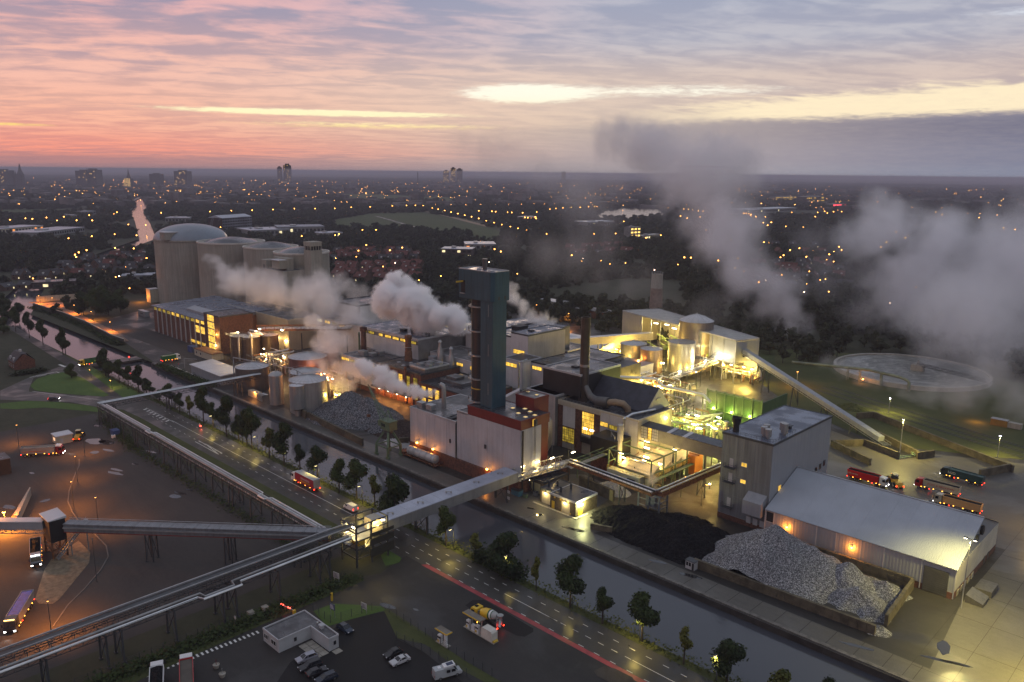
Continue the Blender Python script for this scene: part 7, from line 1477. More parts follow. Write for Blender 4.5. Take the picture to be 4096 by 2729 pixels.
# lamps hidden among the bank trees
lampm=None
def street_lamp(name,label,x,y,h,power,rgb=SODIUM,rz=0.0,group=None,arm=1.2,lit=True,bulb=None,cat='street lamp',spot=150):
    t=thing(name,label,cat,x,y,0,rz,group); MB().tube([(0,0,0),(0,0,h*.5),(0,0,h)],[.10,.08,.06],8).build('post',m_steel_d,t,smooth=True)
    MB().beam((0,0,h),(arm,0,h+.1),.09).box(arm-.25,-.16,h-.02,arm+.55,.16,h+.16).build('lamp_head',m_steel_d,t)
    MB().box(arm-.2,-.14,h-.14,arm+.5,.14,h-.03).build('lamp_glass',(bulb or m_bulb_o) if lit else m_off,t)
    if lit: light(t,(arm+.15,0,h-.35),power,rgb,.2,spot=spot,aim=(.12,0,-1),blend=.5)
    return t
for x,y in ((-291,131.9),(-268,131.9),(-256.5,131.9),(-236.5,131.9),(-216,131.9),(-192,131.9),(-150,131.9),(-129,131.9),(-108,131.9),(-89,131.9),(-70,131.9)):
    street_lamp('street_lamp','canal road lamp post standing among the bank trees',x,y,6.2,2000,(1,.74,.18),R(-90),'lamps along the canal road',arm=1.0,bulb=emit('dim_road_lamp',(1,.8,.35),4),spot=140)
YL='sodium lamps of the left yard'
for (x,y,h),lb,lit,pw in (((-324.1,72.8,5.1),'lit lamp post behind the silver tipper',True,5000),((-296.1,86.4,8.3),'lit lamp post right of the wheel loader',True,5200),((-271.4,76.2,8.5),'lit lamp post on the kerb below the puddles',True,5200),((-249.7,68.3,8.3),'lit lamp post on the kerb bend',True,5200),((-198.6,57.6,11.0),'tall dark lamp post by the paved tongue',False,0),((-181.0,42.4,7.9),'lit lamp post in front of the blue tarpaulin lorry',True,12000),((-227.9,68.0,10.0),'lamp post standing behind the yard conveyor',True,6000)):
    street_lamp('yard_lamp',lb,x,y,max(7.5,h),pw,SODIUM,R(165),YL,arm=.9,lit=lit,spot=138)
t=thing('yard_lamp','strong lamp on the left edge above the retaining wall','street lamp',*(-245.8,49.6),group=YL); MB().tube([(0,0,0),(0,0,6)],.09,8).build('post',m_steel_d,t); MB().box(-.4,-.2,6,.5,.2,6.2).build('lamp_head',m_steel_d,t); MB().lathe([(.05,5.5),(.4,5.7),(.4,5.9),(.05,6)],n=10).build('bulb',m_bulb_o,t); light(t,(0,0,5.4),36000,SODIUM,.4)
# tall floodlights of the east yard
def mast(label,x,y,h,power,rgb,heads=2,rz=0.0,bulb=None,cyl=True):
    t=thing('floodlight_mast',label,'floodlight',x,y,0,rz,'floodlight masts of the east yards'); MB().tube([(0,0,0),(0,0,h)],[.16,.08],8).build('post',mat('pale_mast',(.4,.4,.38),.5,.3),t,smooth=True); MB().beam((-1.0,0,h),(1.0,0,h),.12).build('crossbar',m_steel_d,t)
    for s in ((-1,1) if heads == 2 else (0,)):
        MB().box(s-.4,-.3,h+.02,s+.4,.3,h+.2).build('lamp_head',m_steel_d,t); MB().box(s-.34,-.24,h-.1,s+.34,.24,h).build('lamp_glass',bulb or m_bulb,t)
    light(t,(0,0,h-.6),power,rgb,.3,spot=158,blend=.4); return t
YW=(1.0,.80,.20)
mast('twin headed mast by the warehouse gable corner',-43.4,198.0,17.6,26000,(1.0,.82,.28)); mast('bright mast beside the feed pit rails',*(-91.2,296.3),14.2,30000,YW,1); mast('mast with a white star of light on the railway side',*(-114.0,349.8),6.9,8000,YW,1,bulb=emit('cool_flood',(.9,.85,1),26)); mast('outermost mast by the right picture edge',*(-65.7,321.7),8.3,9000,YW,1,bulb=emit('cool_flood',(.9,.85,1),26)); mast('orange lamp glowing by the incline conveyor',*(-161.7,363.1),7.5,5500,SODIUM,1,bulb=m_bulb_o)
mast('mast lighting the concrete apron at the lower right corner',-21,176,15,60000,YW); mast('mast lighting the truck yard beyond the right edge',-40,262,13,9000,(1,.62,.16))
t=thing('floodlight','white floodlight low on the mud yard','floodlight',*(-123.8,219.5)); MB().beam((0,0,0),(0,0,1.6),.12).build('post',m_steel_d,t); MB().lathe([(.05,1.5),(.3,1.6),(.3,1.8),(.05,1.9)],n=10).build('bulb',m_bulb,t); light(t,(0,0,2.4),1800,(1,.62,.16),.3)
for k,p in enumerate(((-126.6,206.9),(-118.6,205.9),(-127.6,203.6))):
    if k < 2: street_lamp('yard_lamp',('amber lamp post at the mud yard edge','amber lamp post by the foot of the mill')[k],p[0],p[1],7,2600,(1,.60,.14),R(40),'amber lamps of the mud yard')

# fences, signs, barrier, small things
def fence(label,pts,h=2.0,step=2.5,m_=None):
    t=thing('wire_fence',label,'fence',*pts[0]); m_=m_ or m_steel_d; wires=MB()
    for a,b in zip(pts,pts[1:]):
        a=Vector((*a,0)); b=Vector((*b,0)); n=max(1,round((b-a).length/step))
        for i in range(n):
            p=a.lerp(b,i/n); o=MB().beam((0,0,0),(0,0,h),.09).build('fence_post',m_,t) if ('fp',h,m_.name) not in _cache else bpy.data.objects.new('fence_post',_cache[('fp',h,m_.name)])
            if ('fp',h,m_.name) in _cache: col.objects.link(o); o.parent=t
            _cache[('fp',h,m_.name)]=o.data; o.location=rel(t,p)
        for k in range(5): wires.beam(a+Vector((0,0,h*(k+.6)/5)),b+Vector((0,0,h*(k+.6)/5)),.03)
    wires.build('wire',m_,t,world=True); return t
fence('wire fence between the conveyor bridge and the gate road',[(-158.2,-20),(-158.2,40),(-158.0,82),(-157.8,104)]); fence('wire fence round the lawn beside the gatehouse',[(-149.5,88.2),(-142.5,88.3),(-139.6,100.4),(-133.9,100.4),(-110.8,100.3),(-100.2,100.7)]); fence('wire fence along the car park side of the verge',[(-126.9,95.0),(-114.8,96.7),(-109.2,96.7),(-103.8,97.1)])
for lb,(x,y),h,w_,m_,txt in (('white notice board on the fence by the junction tower',(-156.6,99.2),3.0,2.0,m_coping,None),('dark notice board on the lawn by the gate',(-144.2,90.0),3.4,1.6,mat('sign_blue',(.05,.06,.12),.5),None),('white striped board on the lawn fence',(-140.6,96.1),2.6,1.8,m_coping,None)):
    t=thing('notice_board',lb,'sign',x,y,0,R(10)); MB().box(-w_/2,-.05,h-1.5,w_/2,.05,h).build('panel',m_,t); MB().beam((-w_*.4,.06,0),(-w_*.4,.06,h),.09).beam((w_*.4,.06,0),(w_*.4,.06,h),.09).build('post',m_steel,t)
    mb=MB()
    for k in range(4): mb.box(-w_*.4,-.07,h-.4-k*.28,w_*(.1+.08*k),-.052,h-.28-k*.28)
    mb.build('print',m_off if m_ is not m_coping else mat('print_grey',(.1,.1,.12)),t)
t=thing('yellow_post','yellow intercom post beside the gate road','post',*(-150.5,93.9)); MB().box(-.2,-.2,0,.2,.2,2.0).build('post',m_yellow,t); MB().box(-.14,-.22,1.4,.14,-.2,1.8).build('panel',m_black,t)
t=thing('barrier','raised lit barrier boom with red lamps beside the gatehouse','barrier',*(-151.4,84.4)); MB().box(-.3,-.3,0,.3,.3,1.1).build('housing',m_yellow,t); bb=Vector((-3.4,-1.6,1.9)); MB().beam((0,0,1.0),tuple(bb),.12).build('boom',m_coping,t)
for f in (.3,.42,.78,.9): p=Vector((0,0,1.0)).lerp(bb,f); lamp_box(t,'red_lamp',p.x,p.y,p.z+.12,.2,.2,.2,emit('barrier_red',(1,.05,.03),14))
light(t,(-2,-1,1.6),60,(1,.05,.03),.3)
for i,p in enumerate(((-157.7,77.0),(-157.3,80.3))): t=thing('concrete_cube',('concrete cube left of the barrier lane','concrete cube nearer the barrier lane')[i],'block',*p); MB().box(-.7,-.7,0,.7,.7,1.3).build('block',m_conc,t,bevel=.05); MB().box(-.5,-.5,1.3,.5,.5,1.36).build('cap',m_conc,t)
t=thing('road_mirror','round white traffic mirror on the verge','mirror',*(-156.0,72.4)); MB().beam((0,0,0),(0,0,2),.07).build('post',m_steel_d,t); mb=MB().wheel(0,0,2.3,.45,.06); mb.build('disc',m_coping,t)
for i,p in enumerate(((-144.7,62.5),(-141.0,62.0))): t=thing('flower_tub',('pale tub with red striped post on the gate road','pale tub nearer the lower edge')[i],'planter',*p); MB().lathe([(.5,0),(.7,.8),(.6,.85),(.55,.7)],n=14).build('tub',m_conc,t); MB().beam((0,0,.6),(0,0,1.9),.1).build('post',m_red if i == 0 else m_steel,t)
# striped line
sw=MB()
a,b=Vector((*(-152.3,48.2),.03)),Vector((*(-150.6,75.6),.03)); n=27
for k in range(-6,n): p=a.lerp(b,k/n); d_=(b-a).normalized(); s=Vector((-d_.y,d_.x,0)); q=p+d_*.42; sw.quad(tuple(p-s*.6),tuple(q-s*.6),tuple(q+s*.6),tuple(p+s*.6))
sw.build('striped_line',paint)['kind']='structure'
# left yard small things
t=thing('weighbridge_hut','white hut with a glowing window beside the red cab','hut',-317,85.5); core(t,-319.6,82.8,-314.4,88.2,0,3.0,m_cream); MB().box(-319.9,82.5,3.0,-314.1,88.5,3.3).build('roof',m_roof_w,t,world=True); window(t,'S',82.8,-317.8,1.1,2.0,1.3,2,1,emit('hut_glow',(1,.55,.3),1.6),m_frame); piece(t,'door','E',-314.4,84,.1,.9,2,.06,m_coping)
t=thing('blue_tank','dark blue container beside a white tub under the pipe rack','container',*(-311.8,102.3)); MB().box(-1.8,-1.2,0,1.8,1.2,2.0).build('body',MATS['blue_container_paint'],t,bevel=.05); MB().box(-1.9,-1.3,2.0,1.9,1.3,2.12).build('lid',MATS['blue_container_paint'],t)
t=thing('white_tub','white plastic tub in front of the blue container','tub',*(-308.6,100.5)); MB().box(-.6,-.6,.05,.6,.6,1.2).build('body',p_white,t,bevel=.05); MB().lathe([(.25,1.2),(.25,1.35)],n=12).build('cap',m_steel_d,t)
t=thing('railed_basin','railed water basin on the left yard near the rack corner','basin',*(-325.5,103.0)); bp_=[(-328.4,100.0),(-320.3,104.9),(-323.1,105.5),(-329.8,101.2)]; MB().prism(bp_,.02,.12).build('basin_water',water,t,world=True); railing(t,bp_+[bp_[0]],0,1.1,1.5,m_steel_d)
t=thing('retaining_wall','low retaining wall lit orange in the left yard','wall',*(-247.1,52.7)); MB().prism([(-247.1,52.7),(-269.2,62.2),(-269.9,62.1),(-249.2,52.1)],0,2.6).build('wall',m_conc,t,world=True); MB().prism([(-248.0,51.8),(-246.7,52.6),(-248.0,52.8),(-249.1,52.0)],0,3.2).build('end_pier',m_brick,t,world=True)
t=thing('dark_shed','dark shed corner cut by the left picture edge','shed',*(-295.6,60.6)); MB().box(-6,-2.5,0,1.2,2.5,5.2).build('wall',m_black,t); MB().box(-6.2,-2.7,5.2,1.4,2.7,5.4).build('roof',m_roof,t)
# puddles
m_pud=bpy.data.materials.new('puddle_water'); m_pud.use_nodes=True; b=m_pud.node_tree.nodes['Principled BSDF']; b.inputs['Base Color'].default_value=(.02,.02,.02,1); b.inputs['Roughness'].default_value=.06; b.inputs['Specular IOR Level'].default_value=.8
pm_=MB()
def puddle(c,rx,ry,rz=0.0,z=.04):
    x,y=c; pts=[]
    for k in range(18): a=6.283*k/18; r=1+.35*mnoise.noise(Vector((math.cos(a)*1.6+x,math.sin(a)*1.6+y,0))); px_,py_=rx*r*math.cos(a),ry*r*math.sin(a); pts.append((x+px_*math.cos(rz)-py_*math.sin(rz),y+px_*math.sin(rz)+py_*math.cos(rz),z))
    pm_.quad(*pts)
for c,rx,ry in (((-309.1,94.3),4.5,2.6),((-305.2,96.7),4,2.2),((-296.7,89.8),1.8,1.4),((-295.6,94.1),3,.8),((-270.8,87.5),3.6,.9),((-273.4,89.1),3,.7),((-274.8,95.6),1.6,.6),((-237.5,93.6),2.2,1.2),((-238.8,95.9),2.6,.6),((-283.4,104.4),2.6,.8),((-239.4,98.9),2,.3),((-263.9,54.9),2.6,1.2),((-289.9,67.9),1.2,.6),((-261.8,63.9),1.0,1.6),((-133.4,105.5),.9,.4),((-139.2,101.8),2.2,.8),((-107.1,165.7),2.4,.7),((-96.8,165.4),3.2,.8),((-54.8,164.4),3.4,.6),((-149.5,164.9),1.6,.9),((-134.0,165.1),2.2,.9),((-136.8,164.3),2,.7),((-153.7,166.6),1.4,.5),((-41.1,177.4),1.2,3.0),((-40.1,171.9),4,.5),((-37.3,173.0),3,.5)):
    puddle(c,rx,ry,0.3)
o=pm_.build('puddles',m_pud); o['kind']='stuff'; o['label']='shallow puddles lying on the yards'
# thick growth under the conveyor bridge and rough shrubs
def growth(name,label,pts,n,s,m_,h=1.2):
    mb=MB(); rnd=random.Random(n)
    for k in range(n):
        i=rnd.randrange(len(pts)-1); f=rnd.random(); p=Vector(pts[i]).lerp(Vector(pts[i+1]),f); wv=pts[0]; x=p.x+rnd.gauss(0,1.3); y=p.y+rnd.gauss(0,1.3); z_=abs(rnd.gauss(0,.5))*h
        a=rnd.uniform(0,6.28); u=Vector((math.cos(a),math.sin(a),rnd.uniform(-.3,.6)))*s; v_=Vector((-math.sin(a),math.cos(a),rnd.uniform(.2,.9)))*s*.8; c=Vector((x,y,z_+.05)); mb.quad(*[tuple(c+q) for q in (u,v_,-u,-v_*.6)])
    o=mb.build(name,m_); o['kind']='stuff'; o['label']=label
growth('undergrowth','dark brambles under the conveyor bridge',[(-156.5,-20,0),(-156,40,0),(-155.6,104,0)],7000,.38,m_leaf); growth('undergrowth','weeds under the roadside pipe rack',[(-335,106,0),(-290,101.5,0),(-172,102,0)],4000,.32,m_leaf,.9); growth('reeds','reeds and weeds on the canal bank',[(-420,133.4,0),(-60,133.4,0)],6000,.30,m_leaf_y,.7); growth('shrubs','dark shrubs hanging over the quay wall upstream',[(-412,160,0),(-352,160.2,0)],3000,.45,m_leaf,1.2); growth('shrubs','dark bushes below the covered bridge by the water',[(-142,133.4,0),(-126,133.6,0)],2600,.4,m_leaf,3.2)


# ------------------------------------------------------------------ settling basin and rail embankment
bx,by,br=-133,433,36.5
t=thing('settling_basin','large round settling basin of churning pale water','basin',bx,by)
MB().lathe([(br-.9,.1),(br-.9,2.2),(br+.6,2.2),(br+.8,.0)],n=72,cap=False).build('rim_wall',mat('basin_rim',(.34,.32,.28),.6,var=.2),t,smooth=False)
mw=bpy.data.materials.new('basin_foam'); mw.use_nodes=True; N=NT(mw.node_tree); b=N.n['Principled BSDF']; pos=N.new('ShaderNodeNewGeometry').outputs['Position']; sx=N.new('ShaderNodeSeparateXYZ'); N.l.new(pos,sx.inputs[0])
rad=N.vm('LENGTH',N.xyz(N.m('SUBTRACT',sx.outputs[0],bx),N.m('SUBTRACT',sx.outputs[1],by),0)); an=N.m('ARCTAN2',N.m('SUBTRACT',sx.outputs[1],by),N.m('SUBTRACT',sx.outputs[0],bx))
k=N.noise(N.xyz(N.m('MULTIPLY',rad,.25),N.m('MULTIPLY',an,2.2),N.m('MULTIPLY',N.noise(pos,.05,3),4)),1.2,5,.6,.8)
N.l.new(N.ramp(k,[(.3,(.08,.09,.08)),(.5,(.15,.155,.14)),(.68,(.36,.36,.34))],'LINEAR'),b.inputs['Base Color']); b.inputs['Roughness'].default_value=.35
MB().lathe([(br-.9,1.5),(.1,1.5)],n=72,cap=False).build('foam_water',mw,t)
MB().box(-3,-1.6,1.4,3,1.6,4.6).lathe([(1,4.6),(.2,7.2)],n=10).build('centre_pier',m_conc,t).location=(3,2,0); br_=MB(); truss(br_,(3,2,4.2),(37,-6,3.2),2,1.3,18); br_.build('scraper_bridge',m_steel_d,t)
t=thing('basin_pipe','long green grey pipe arching on trestles to the basin','pipework',-145,395); mg=mat('mossy_pipe',(.17,.19,.13),.6,.1,var=.3)
MB().tube([(-178,392,4.6),(-147,395,6.4),(-140,395.2,6.8),(-134,395,6.4),(-133.6,394.8,0)],.75,12).tube([(-134,395,6.4),(-126,395,6.0),(-122,394.6,5.2),(-120.8,394.4,4.2),(-120.7,394.2,0)],.75,12).build('pipe',mg,t,world=True,smooth=True)
for x in (-150,-144): trestle(t,(x,394.6),(1,0),2.0,6.0,mg)
MB().lathe([(.05,1.6),(.4,1.8),(.4,2.1),(.05,2.3)],-142,393.6,10).build('bulb',m_bulb_o,t,world=True); light(t,rel(t,(-142,393,2.4)),500)
tr=MB()
for k,off in enumerate((0,5.5,11)):
    a=Vector((*(-153.6,364.9),.06)); b=Vector((*(-58.7,328.1),.06)); d_=(b-a).normalized(); s=Vector((-d_.y,d_.x,0)); b=b+d_*80
    for r_ in (-.75,.75): tr.beam(a+s*(off+r_),b+s*(off+r_),.12,.16)
    for q in range(110): p=a.lerp(b,q/110)+s*off; tr.beam(p-s*1.2,p+s*1.2,.25,.1)
tr.build('railway_tracks',m_steel_d)['kind']='structure'
t=thing('yellow_container','yellow site container by the railway at the right edge','container',*(-75.6,365.5)); MB().box(-3,-1.4,0,3,1.4,2.7).build('body',mat('ochre_paint',(.22,.12,.02),.6),t); MB().box(-3.1,-1.5,2.7,3.1,1.5,2.85).build('roof',m_steel,t); MB().box(3.1,-1.3,.2,8,1.3,2.4).build('lit_cabin',m_conc,t); light(t,(-8,-2,3),900,ORANGE,.3)
t=thing('rear_works_chimney','stout brick chimney with pale top behind the open shed','chimney',-322,478); hz_=30; MB().lathe([(5.0,0),(4.2,20)],n=28).build('brick_shaft',mat('chimney_brick',(.22,.155,.125),.85,var=.2,scale=.6),t,smooth=True); MB().lathe([(4.2,20),(4.0,30),(3.4,30),(3.4,29)],n=28).build('pale_top',m_conc,t,smooth=True)
mb=MB()
for k in range(12): a=6.283*k/12; mb.beam((4*math.cos(a),4*math.sin(a),30),(4*math.cos(a),4*math.sin(a),31.4),.15)
mb.lathe([(4,31.3),(4.1,31.4)],n=24,cap=False).build('railing',m_steel,t)
# low sheds behind the works
def shed(label,x0,y0,x1,y1,h,m_,roof,gablef=True):
    t=thing('low_shed',label,'shed',(x0+x1)/2,(y0+y1)/2); core(t,x0,y0,x1,y1,0,h,m_)
    if gablef: gable(MB(),x0-.4,x1+.4,y0-.4,y1+.4,h,h+2.4,h-.2).build('roof',roof,t,world=True)
    else: MB().box(x0-.3,y0-.3,h,x1+.3,y1+.3,h+.4).build('roof',roof,t,world=True)
    for k in range(3): piece(t,'door','S',y0,x0+3+k*(x1-x0-6)/2.2,.1,3,min(3.4,h-.5),.06,m_steel)
    return t
m_redroof=mat('red_sheet_roof',(.20,.04,.03),.6,var=.2)
shed('long pale shed with a red roof patch left of the open shed',-296,326,-256,352,8,m_cream,m_roof_w); shed('small shed with dull red roof beside the long pale shed',-268,300,-258,322,7,m_cream,m_redroof); shed('garage row with flat roof behind the steam',(-361.8,435.0)[0],(-361.8,435.0)[1],(-361.8,435.0)[0]+26,(-361.8,435.0)[1]+12,5,m_brick_r,m_roof_g,False); shed('pale flat roofed hut at the wood edge',(-410.8,449.9)[0],(-410.8,449.9)[1],(-410.8,449.9)[0]+22,(-410.8,449.9)[1]+10,4,m_conc,m_roof_w,False); shed('cream sheeted shed half lost in steam behind the teal tower',-345,300,-310,330,10,m_cream,m_roof_w)
for c,lb in (((-337.7,398.2),'orange lamp behind the chimney near the belt frame'),((-306.4,359.1),'orange lamp above the lit office annex'),((-452.9,328.3),'orange lamp in the steam left of the teal tower'),((-405.2,336.1),'orange lamp deep in the steam cloud'),((-376.1,408.3),'lamp by the hut at the wood edge')):
    street_lamp('yard_lamp',lb,c[0],c[1],9,7000,SODIUM,0,'sodium lamps behind the works',spot=160)

# ------------------------------------------------------------------ far country: pastures, water, roads
FZ=0.15
NOTREE=[]
def patch(name,pts,m_,z=FZ): NOTREE.append(pts); return sheet(name,pts,z,m_)
patch('pasture',[(-3036.5,2013.1),(-2886.5,2109.0),(-2487.2,2130.8),(-2237.6,2120.7),(-2114.8,1929.9),(-2273.7,1770.6),(-2308.5,1580.3),(-2603.0,1730.9)],g_field)
patch('pasture',[(-1442.8,948.2),(-1590.6,1145.8),(-1562.3,1275.6),(-1284.0,1171.7),(-1060.2,1024.3),(-984.7,975.9),(-867.7,865.6),(-849.4,815.5),(-997.9,910.5),(-1030.5,868.2),(-1160.3,902.5),(-1214.9,829.9),(-1263.6,821.7)],g_field,.16)
patch('pasture',[(-2218.5,519.7),(-2182.7,626.9),(-2048.3,681.7),(-1975.3,652.4),(-1999.0,573.3),(-1966.9,459.5)],g_field)
patch('pasture',[(-232.5,409.4),(-201.6,420.3),(-186.9,391.5),(-195.2,394.1)],g_field)
patch('far_lake',[(-1266.4,1570.6),(-1114.3,1423.9),(-1086.5,1477.2),(-1083.3,1555.2),(-1123.4,1726.9),(-1374.4,2025.5),(-1446.6,2018.4),(-1471.8,1950.8),(-1369.7,1777.3),(-1300.2,1651.7)],water,.2)
patch('far_pond',[(-2168.8,1232.4),(-2178.3,1271.8),(-1954.4,1144.4),(-1981.7,1144.9)],water,.2); patch('far_pond',[(-1917.0,1160.8),(-1899.2,1188.9),(-1783.5,1105.2),(-1792.1,1092.1)],water,.2)
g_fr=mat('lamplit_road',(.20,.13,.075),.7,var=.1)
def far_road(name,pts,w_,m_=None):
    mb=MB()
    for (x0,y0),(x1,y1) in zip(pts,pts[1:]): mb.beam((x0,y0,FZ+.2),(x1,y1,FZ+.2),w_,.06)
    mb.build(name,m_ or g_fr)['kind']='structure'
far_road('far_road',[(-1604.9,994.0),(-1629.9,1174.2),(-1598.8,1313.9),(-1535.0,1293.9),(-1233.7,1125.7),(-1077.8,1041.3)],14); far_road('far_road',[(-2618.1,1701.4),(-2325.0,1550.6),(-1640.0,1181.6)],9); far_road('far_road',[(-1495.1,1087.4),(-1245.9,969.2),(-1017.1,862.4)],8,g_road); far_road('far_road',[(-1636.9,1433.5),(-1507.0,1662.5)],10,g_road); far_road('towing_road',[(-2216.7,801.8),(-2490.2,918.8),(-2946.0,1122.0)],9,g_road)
far_road('back_lane',[(-676.8,173.2),(-634.6,174.7),(-612.3,178.3),(-560.7,174.6),(-514.6,172.4),(-483.1,167.5)],7,mat('brick_lane',(.20,.12,.08),.8,var=.2)); far_road('back_lane',[(-683.9,177.4),(-663.4,200.3)],8,MATS['brick_lane'])
patch('lane_yard',[(-669.5,173.5),(-661.6,199.7),(-632.2,192.0),(-633.4,183.3),(-606.5,178.0),(-618.5,171.5)],MATS['brick_lane'],.1)
# quay-side bank upstream, dark wall and hedge
t=thing('sheet_pile_wall','long dark retaining wall above the upstream water','wall',*(-539.5,161.1)); mb=MB(); wp=[(-649.3,165.7),(-596.5,169.2),(-547.4,168.9),(-493.9,165.1),(-476.3,165.7)]
for a,b in zip(wp,wp[1:]): mb.beam((*a,1.2),(*b,1.2),.5,4.2)
mb.build('wall',m_quay,t,world=True); mb=MB()
for a,b in zip(wp,wp[1:]): mb.beam((*a,3.4),(*b,3.4),.8,.25)
mb.build('coping',m_conc,t,world=True)
growth('hedge','ivy and shrubs over the dark upstream wall',[(*p,0) for p in [(q[0]+1,q[1]-2) for q in wp]],3800,.5,m_leaf,1.8)
t=thing('garden_wall','pale wall panel row lit by sodium lamps in the back lane','wall',*(-677.1,180.9)); w0,w1=(-675.2,175.0),(-669.1,202.1)
for k in range(9):
    p=lerp2(w0,w1,k/9); q=lerp2(w0,w1,(k+.96)/9); MB().beam((*p,2.2),(*q,2.2),.3,4.4).build('wall_panel',m_cream,t,world=True)
LB='lane lamps behind the upstream wall'
for k,(c,lb) in enumerate((((-644.7,178.2),'lane lamp before the pale wall panels'),((-599.6,178.9),'lane lamp at the grassy bend'),((-565.1,178.7),'lane lamp under the dark trees'),((-517.9,174.0),'lane lamp nearest the canal bridge'),((-662.0,174.0),'lane lamp at the far end of the pale wall'))): street_lamp('lane_lamp',lb,c[0],c[1],6.5,15000,SODIUM,R(200),LB,spot=160)
for k,(c,lb) in enumerate((((-408.4,125.6),'low lamp on the tree strip by the bridge'),((-380.5,125.4),'low lamp on the tree strip by the junction'))): street_lamp('verge_lamp',lb,c[0],c[1],4,900,(1,.62,.2),R(180),'verge lamps',spot=150)
# canal bridge
t=thing('canal_road_bridge','low dark road bridge over the upstream canal','bridge',-437,146); MB().box(-441.5,132.5,-.9,-433,160.5,-.02).build('deck',g_road,t,world=True)
for x in (-441.6,-433.2): railing(t,[(x,132.5),(x,160.5)],0,1.1,2.2,m_steel_d)
mb=MB().box(-445,131.5,-2.4,-430,134.5,-.95).box(-445,158.5,-2.4,-430,161.5,-.95); mb.build('abutment',m_quay,t,world=True)
t=thing('bridge_signal','red signal lamp standing at the canal bridge','signal',*(-429.0,151.3)); MB().beam((0,0,0),(0,0,3),.12).build('post',m_steel_d,t); lamp_box(t,'red_lamp',0,-.1,2.9,.6,.4,.6,m_red_l)
# white goal frame like gantry, barrier disc on the quay road
t=thing('height_portal','thin white height portal on the quay road','portal',*(-397.6,166.9)); mb=MB().beam((0,0,0),(0,0,5),.15).beam((0,0,5),(6,4,5),.12); mb.build('frame',m_coping,t)
t=thing('round_sign','round red sign by the white line on the quay','sign',*(-400.8,165.2)); MB().beam((0,0,0),(0,0,1.6),.08).build('post',m_steel,t); MB().wheel(0,0,1.8,.5,.08).build('disc',mat('sign_red',(.4,.02,.02),.5),t)
ml=MB().beam((*(-408.3,164.2),.05),(*(-358.0,163.8),.05),.35,.02); ml.build('quay_line',paint)['kind']='structure'
t=thing('orange_cabin','tall pale cabin glowing orange beside the domed silo','cabin',*(-618.8,239.8)); MB().box(-3.5,-3.5,0,3.5,3.5,10).build('wall',m_cream,t); MB().box(-3.7,-3.7,10,3.7,3.7,10.4).build('roof',m_coping,t); light(t,(-6,-8,4),6000,SODIUM,.4)
t=thing('grey_container','pale grey container on the forecourt under the silos','container',*(-563.5,211.1)); MB().box(-6,-1.6,0,6,1.6,3.6).build('body',m_steel,t); MB().box(-2,-1.7,1.6,2,-1.6,2).build('panel',m_steel_d,t)

# houses
m_tile=mat('red_roof_tile',(.11,.035,.028),.85,var=.3,scale=.4); m_tile_d=mat('dark_roof_tile',(.035,.032,.036),.7,var=.3,scale=.4); m_hwall=mat('house_brick',(.10,.06,.045),.85,var=.3,scale=.5)
def house_proto(name,L,W,e,r,tile,dorm=1,lit=True):
    t=thing(name,'x','house',0,0); gable(MB(),-L/2,L/2,-W/2,W/2,e,r-.2).build('wall',m_hwall,t)
    mb=MB()
    for s in (-1,1): mb.quad(*[(-L/2-.3,s*(W/2+.4),e-.25),(L/2+.3,s*(W/2+.4),e-.25),(L/2+.3,0,r),(-L/2-.3,0,r)][::(1 if s < 0 else-1)])
    rf=mb.build('roof',tile,t)
    for k in range(dorm):
        x=-L/2+L*(k+.5)/dorm; k == dorm // 2 and MB().prism([(x-.8,-W*.40),(x+.8,-W*.40),(x+.8,-W*.15),(x-.8,-W*.15)],e+.5,e+(r-e)*.55).build('dormer',m_frame,rf)
        MB().box(x+L/dorm*.36,-.35,r-.8,x+L/dorm*.36+.6,.35,r+1.0).build('chimney',m_brick,rf)
    wd=MB(); wl=MB()
    for k in range(dorm*2):
        x=-L/2+L*(k+.5)/(dorm*2); (wl if lit and k == 1 else wd).box(x-.6,-W/2-.06,1.0,x+.6,-W/2,2.4); wd.box(x-.5,-W/2-.06,3.4,x+.5,-W/2,min(4.6,e-.2))
    wd.build('window',m_glass_d,t)
    if wl.v: wl.build('lit_window',m_lit_w,t)
    return t
hp=[house_proto('terraced_house',16,9,5,9.2,m_tile,3),house_proto('detached_house',10,8.5,4.6,9.4,m_tile_d,1),house_proto('detached_house',11,8,5.2,9.4,m_tile,2,False),house_proto('low_bungalow',13,9,3.4,6.4,m_tile_d,1)]
used_h=[False]*4; occupied=[]
def put_house(k,x,y,rz,lb,gr):
    o=hp[k] if not used_h[k] else copy_tree(hp[k]); used_h[k]=True; o.location=(x,y,.02); o.rotation_euler=(0,0,rz); o['label']=lb; o['group']=gr; occupied.append((x,y,11)); return o
def rows(poly_px,nrow,ncol,rz,kinds,lb,gr,jit=3):
    (ax,ay),(bx_,by_),(cx2,cy2),(dx,dy)=poly_px; n=0
    for j in range(nrow):
        for i in range(ncol):
            if random.random() < .12: continue
            f=(i+.5)/ncol; g=(j+.5)/nrow; p=lerp2(lerp2((ax,ay),(bx_,by_),f),lerp2((dx,dy),(cx2,cy2),f),g); put_house(random.choice(kinds),p[0]+random.uniform(-jit,jit),p[1]+random.uniform(-jit,jit),rz+random.choice((0,0,0,1.571))*(jit > 3)+random.uniform(-.06,.06),lb,gr)
red_q=[(-713.0,463.3),(-668.9,550.6),(-563.9,456.4),(-606.0,395.8)]
rows(red_q,4,7,.05,(0,0,2),'red tiled terrace in the estate behind the steam clouds','red tiled terraces behind the works',3)
rows([(-841.4,547.5),(-801.7,633.1),(-690.7,563.0),(-743.5,481.7)],4,8,.4,(0,1,2),'dark roofed house among lamps beyond the red terraces','houses beyond the red terraces',5)
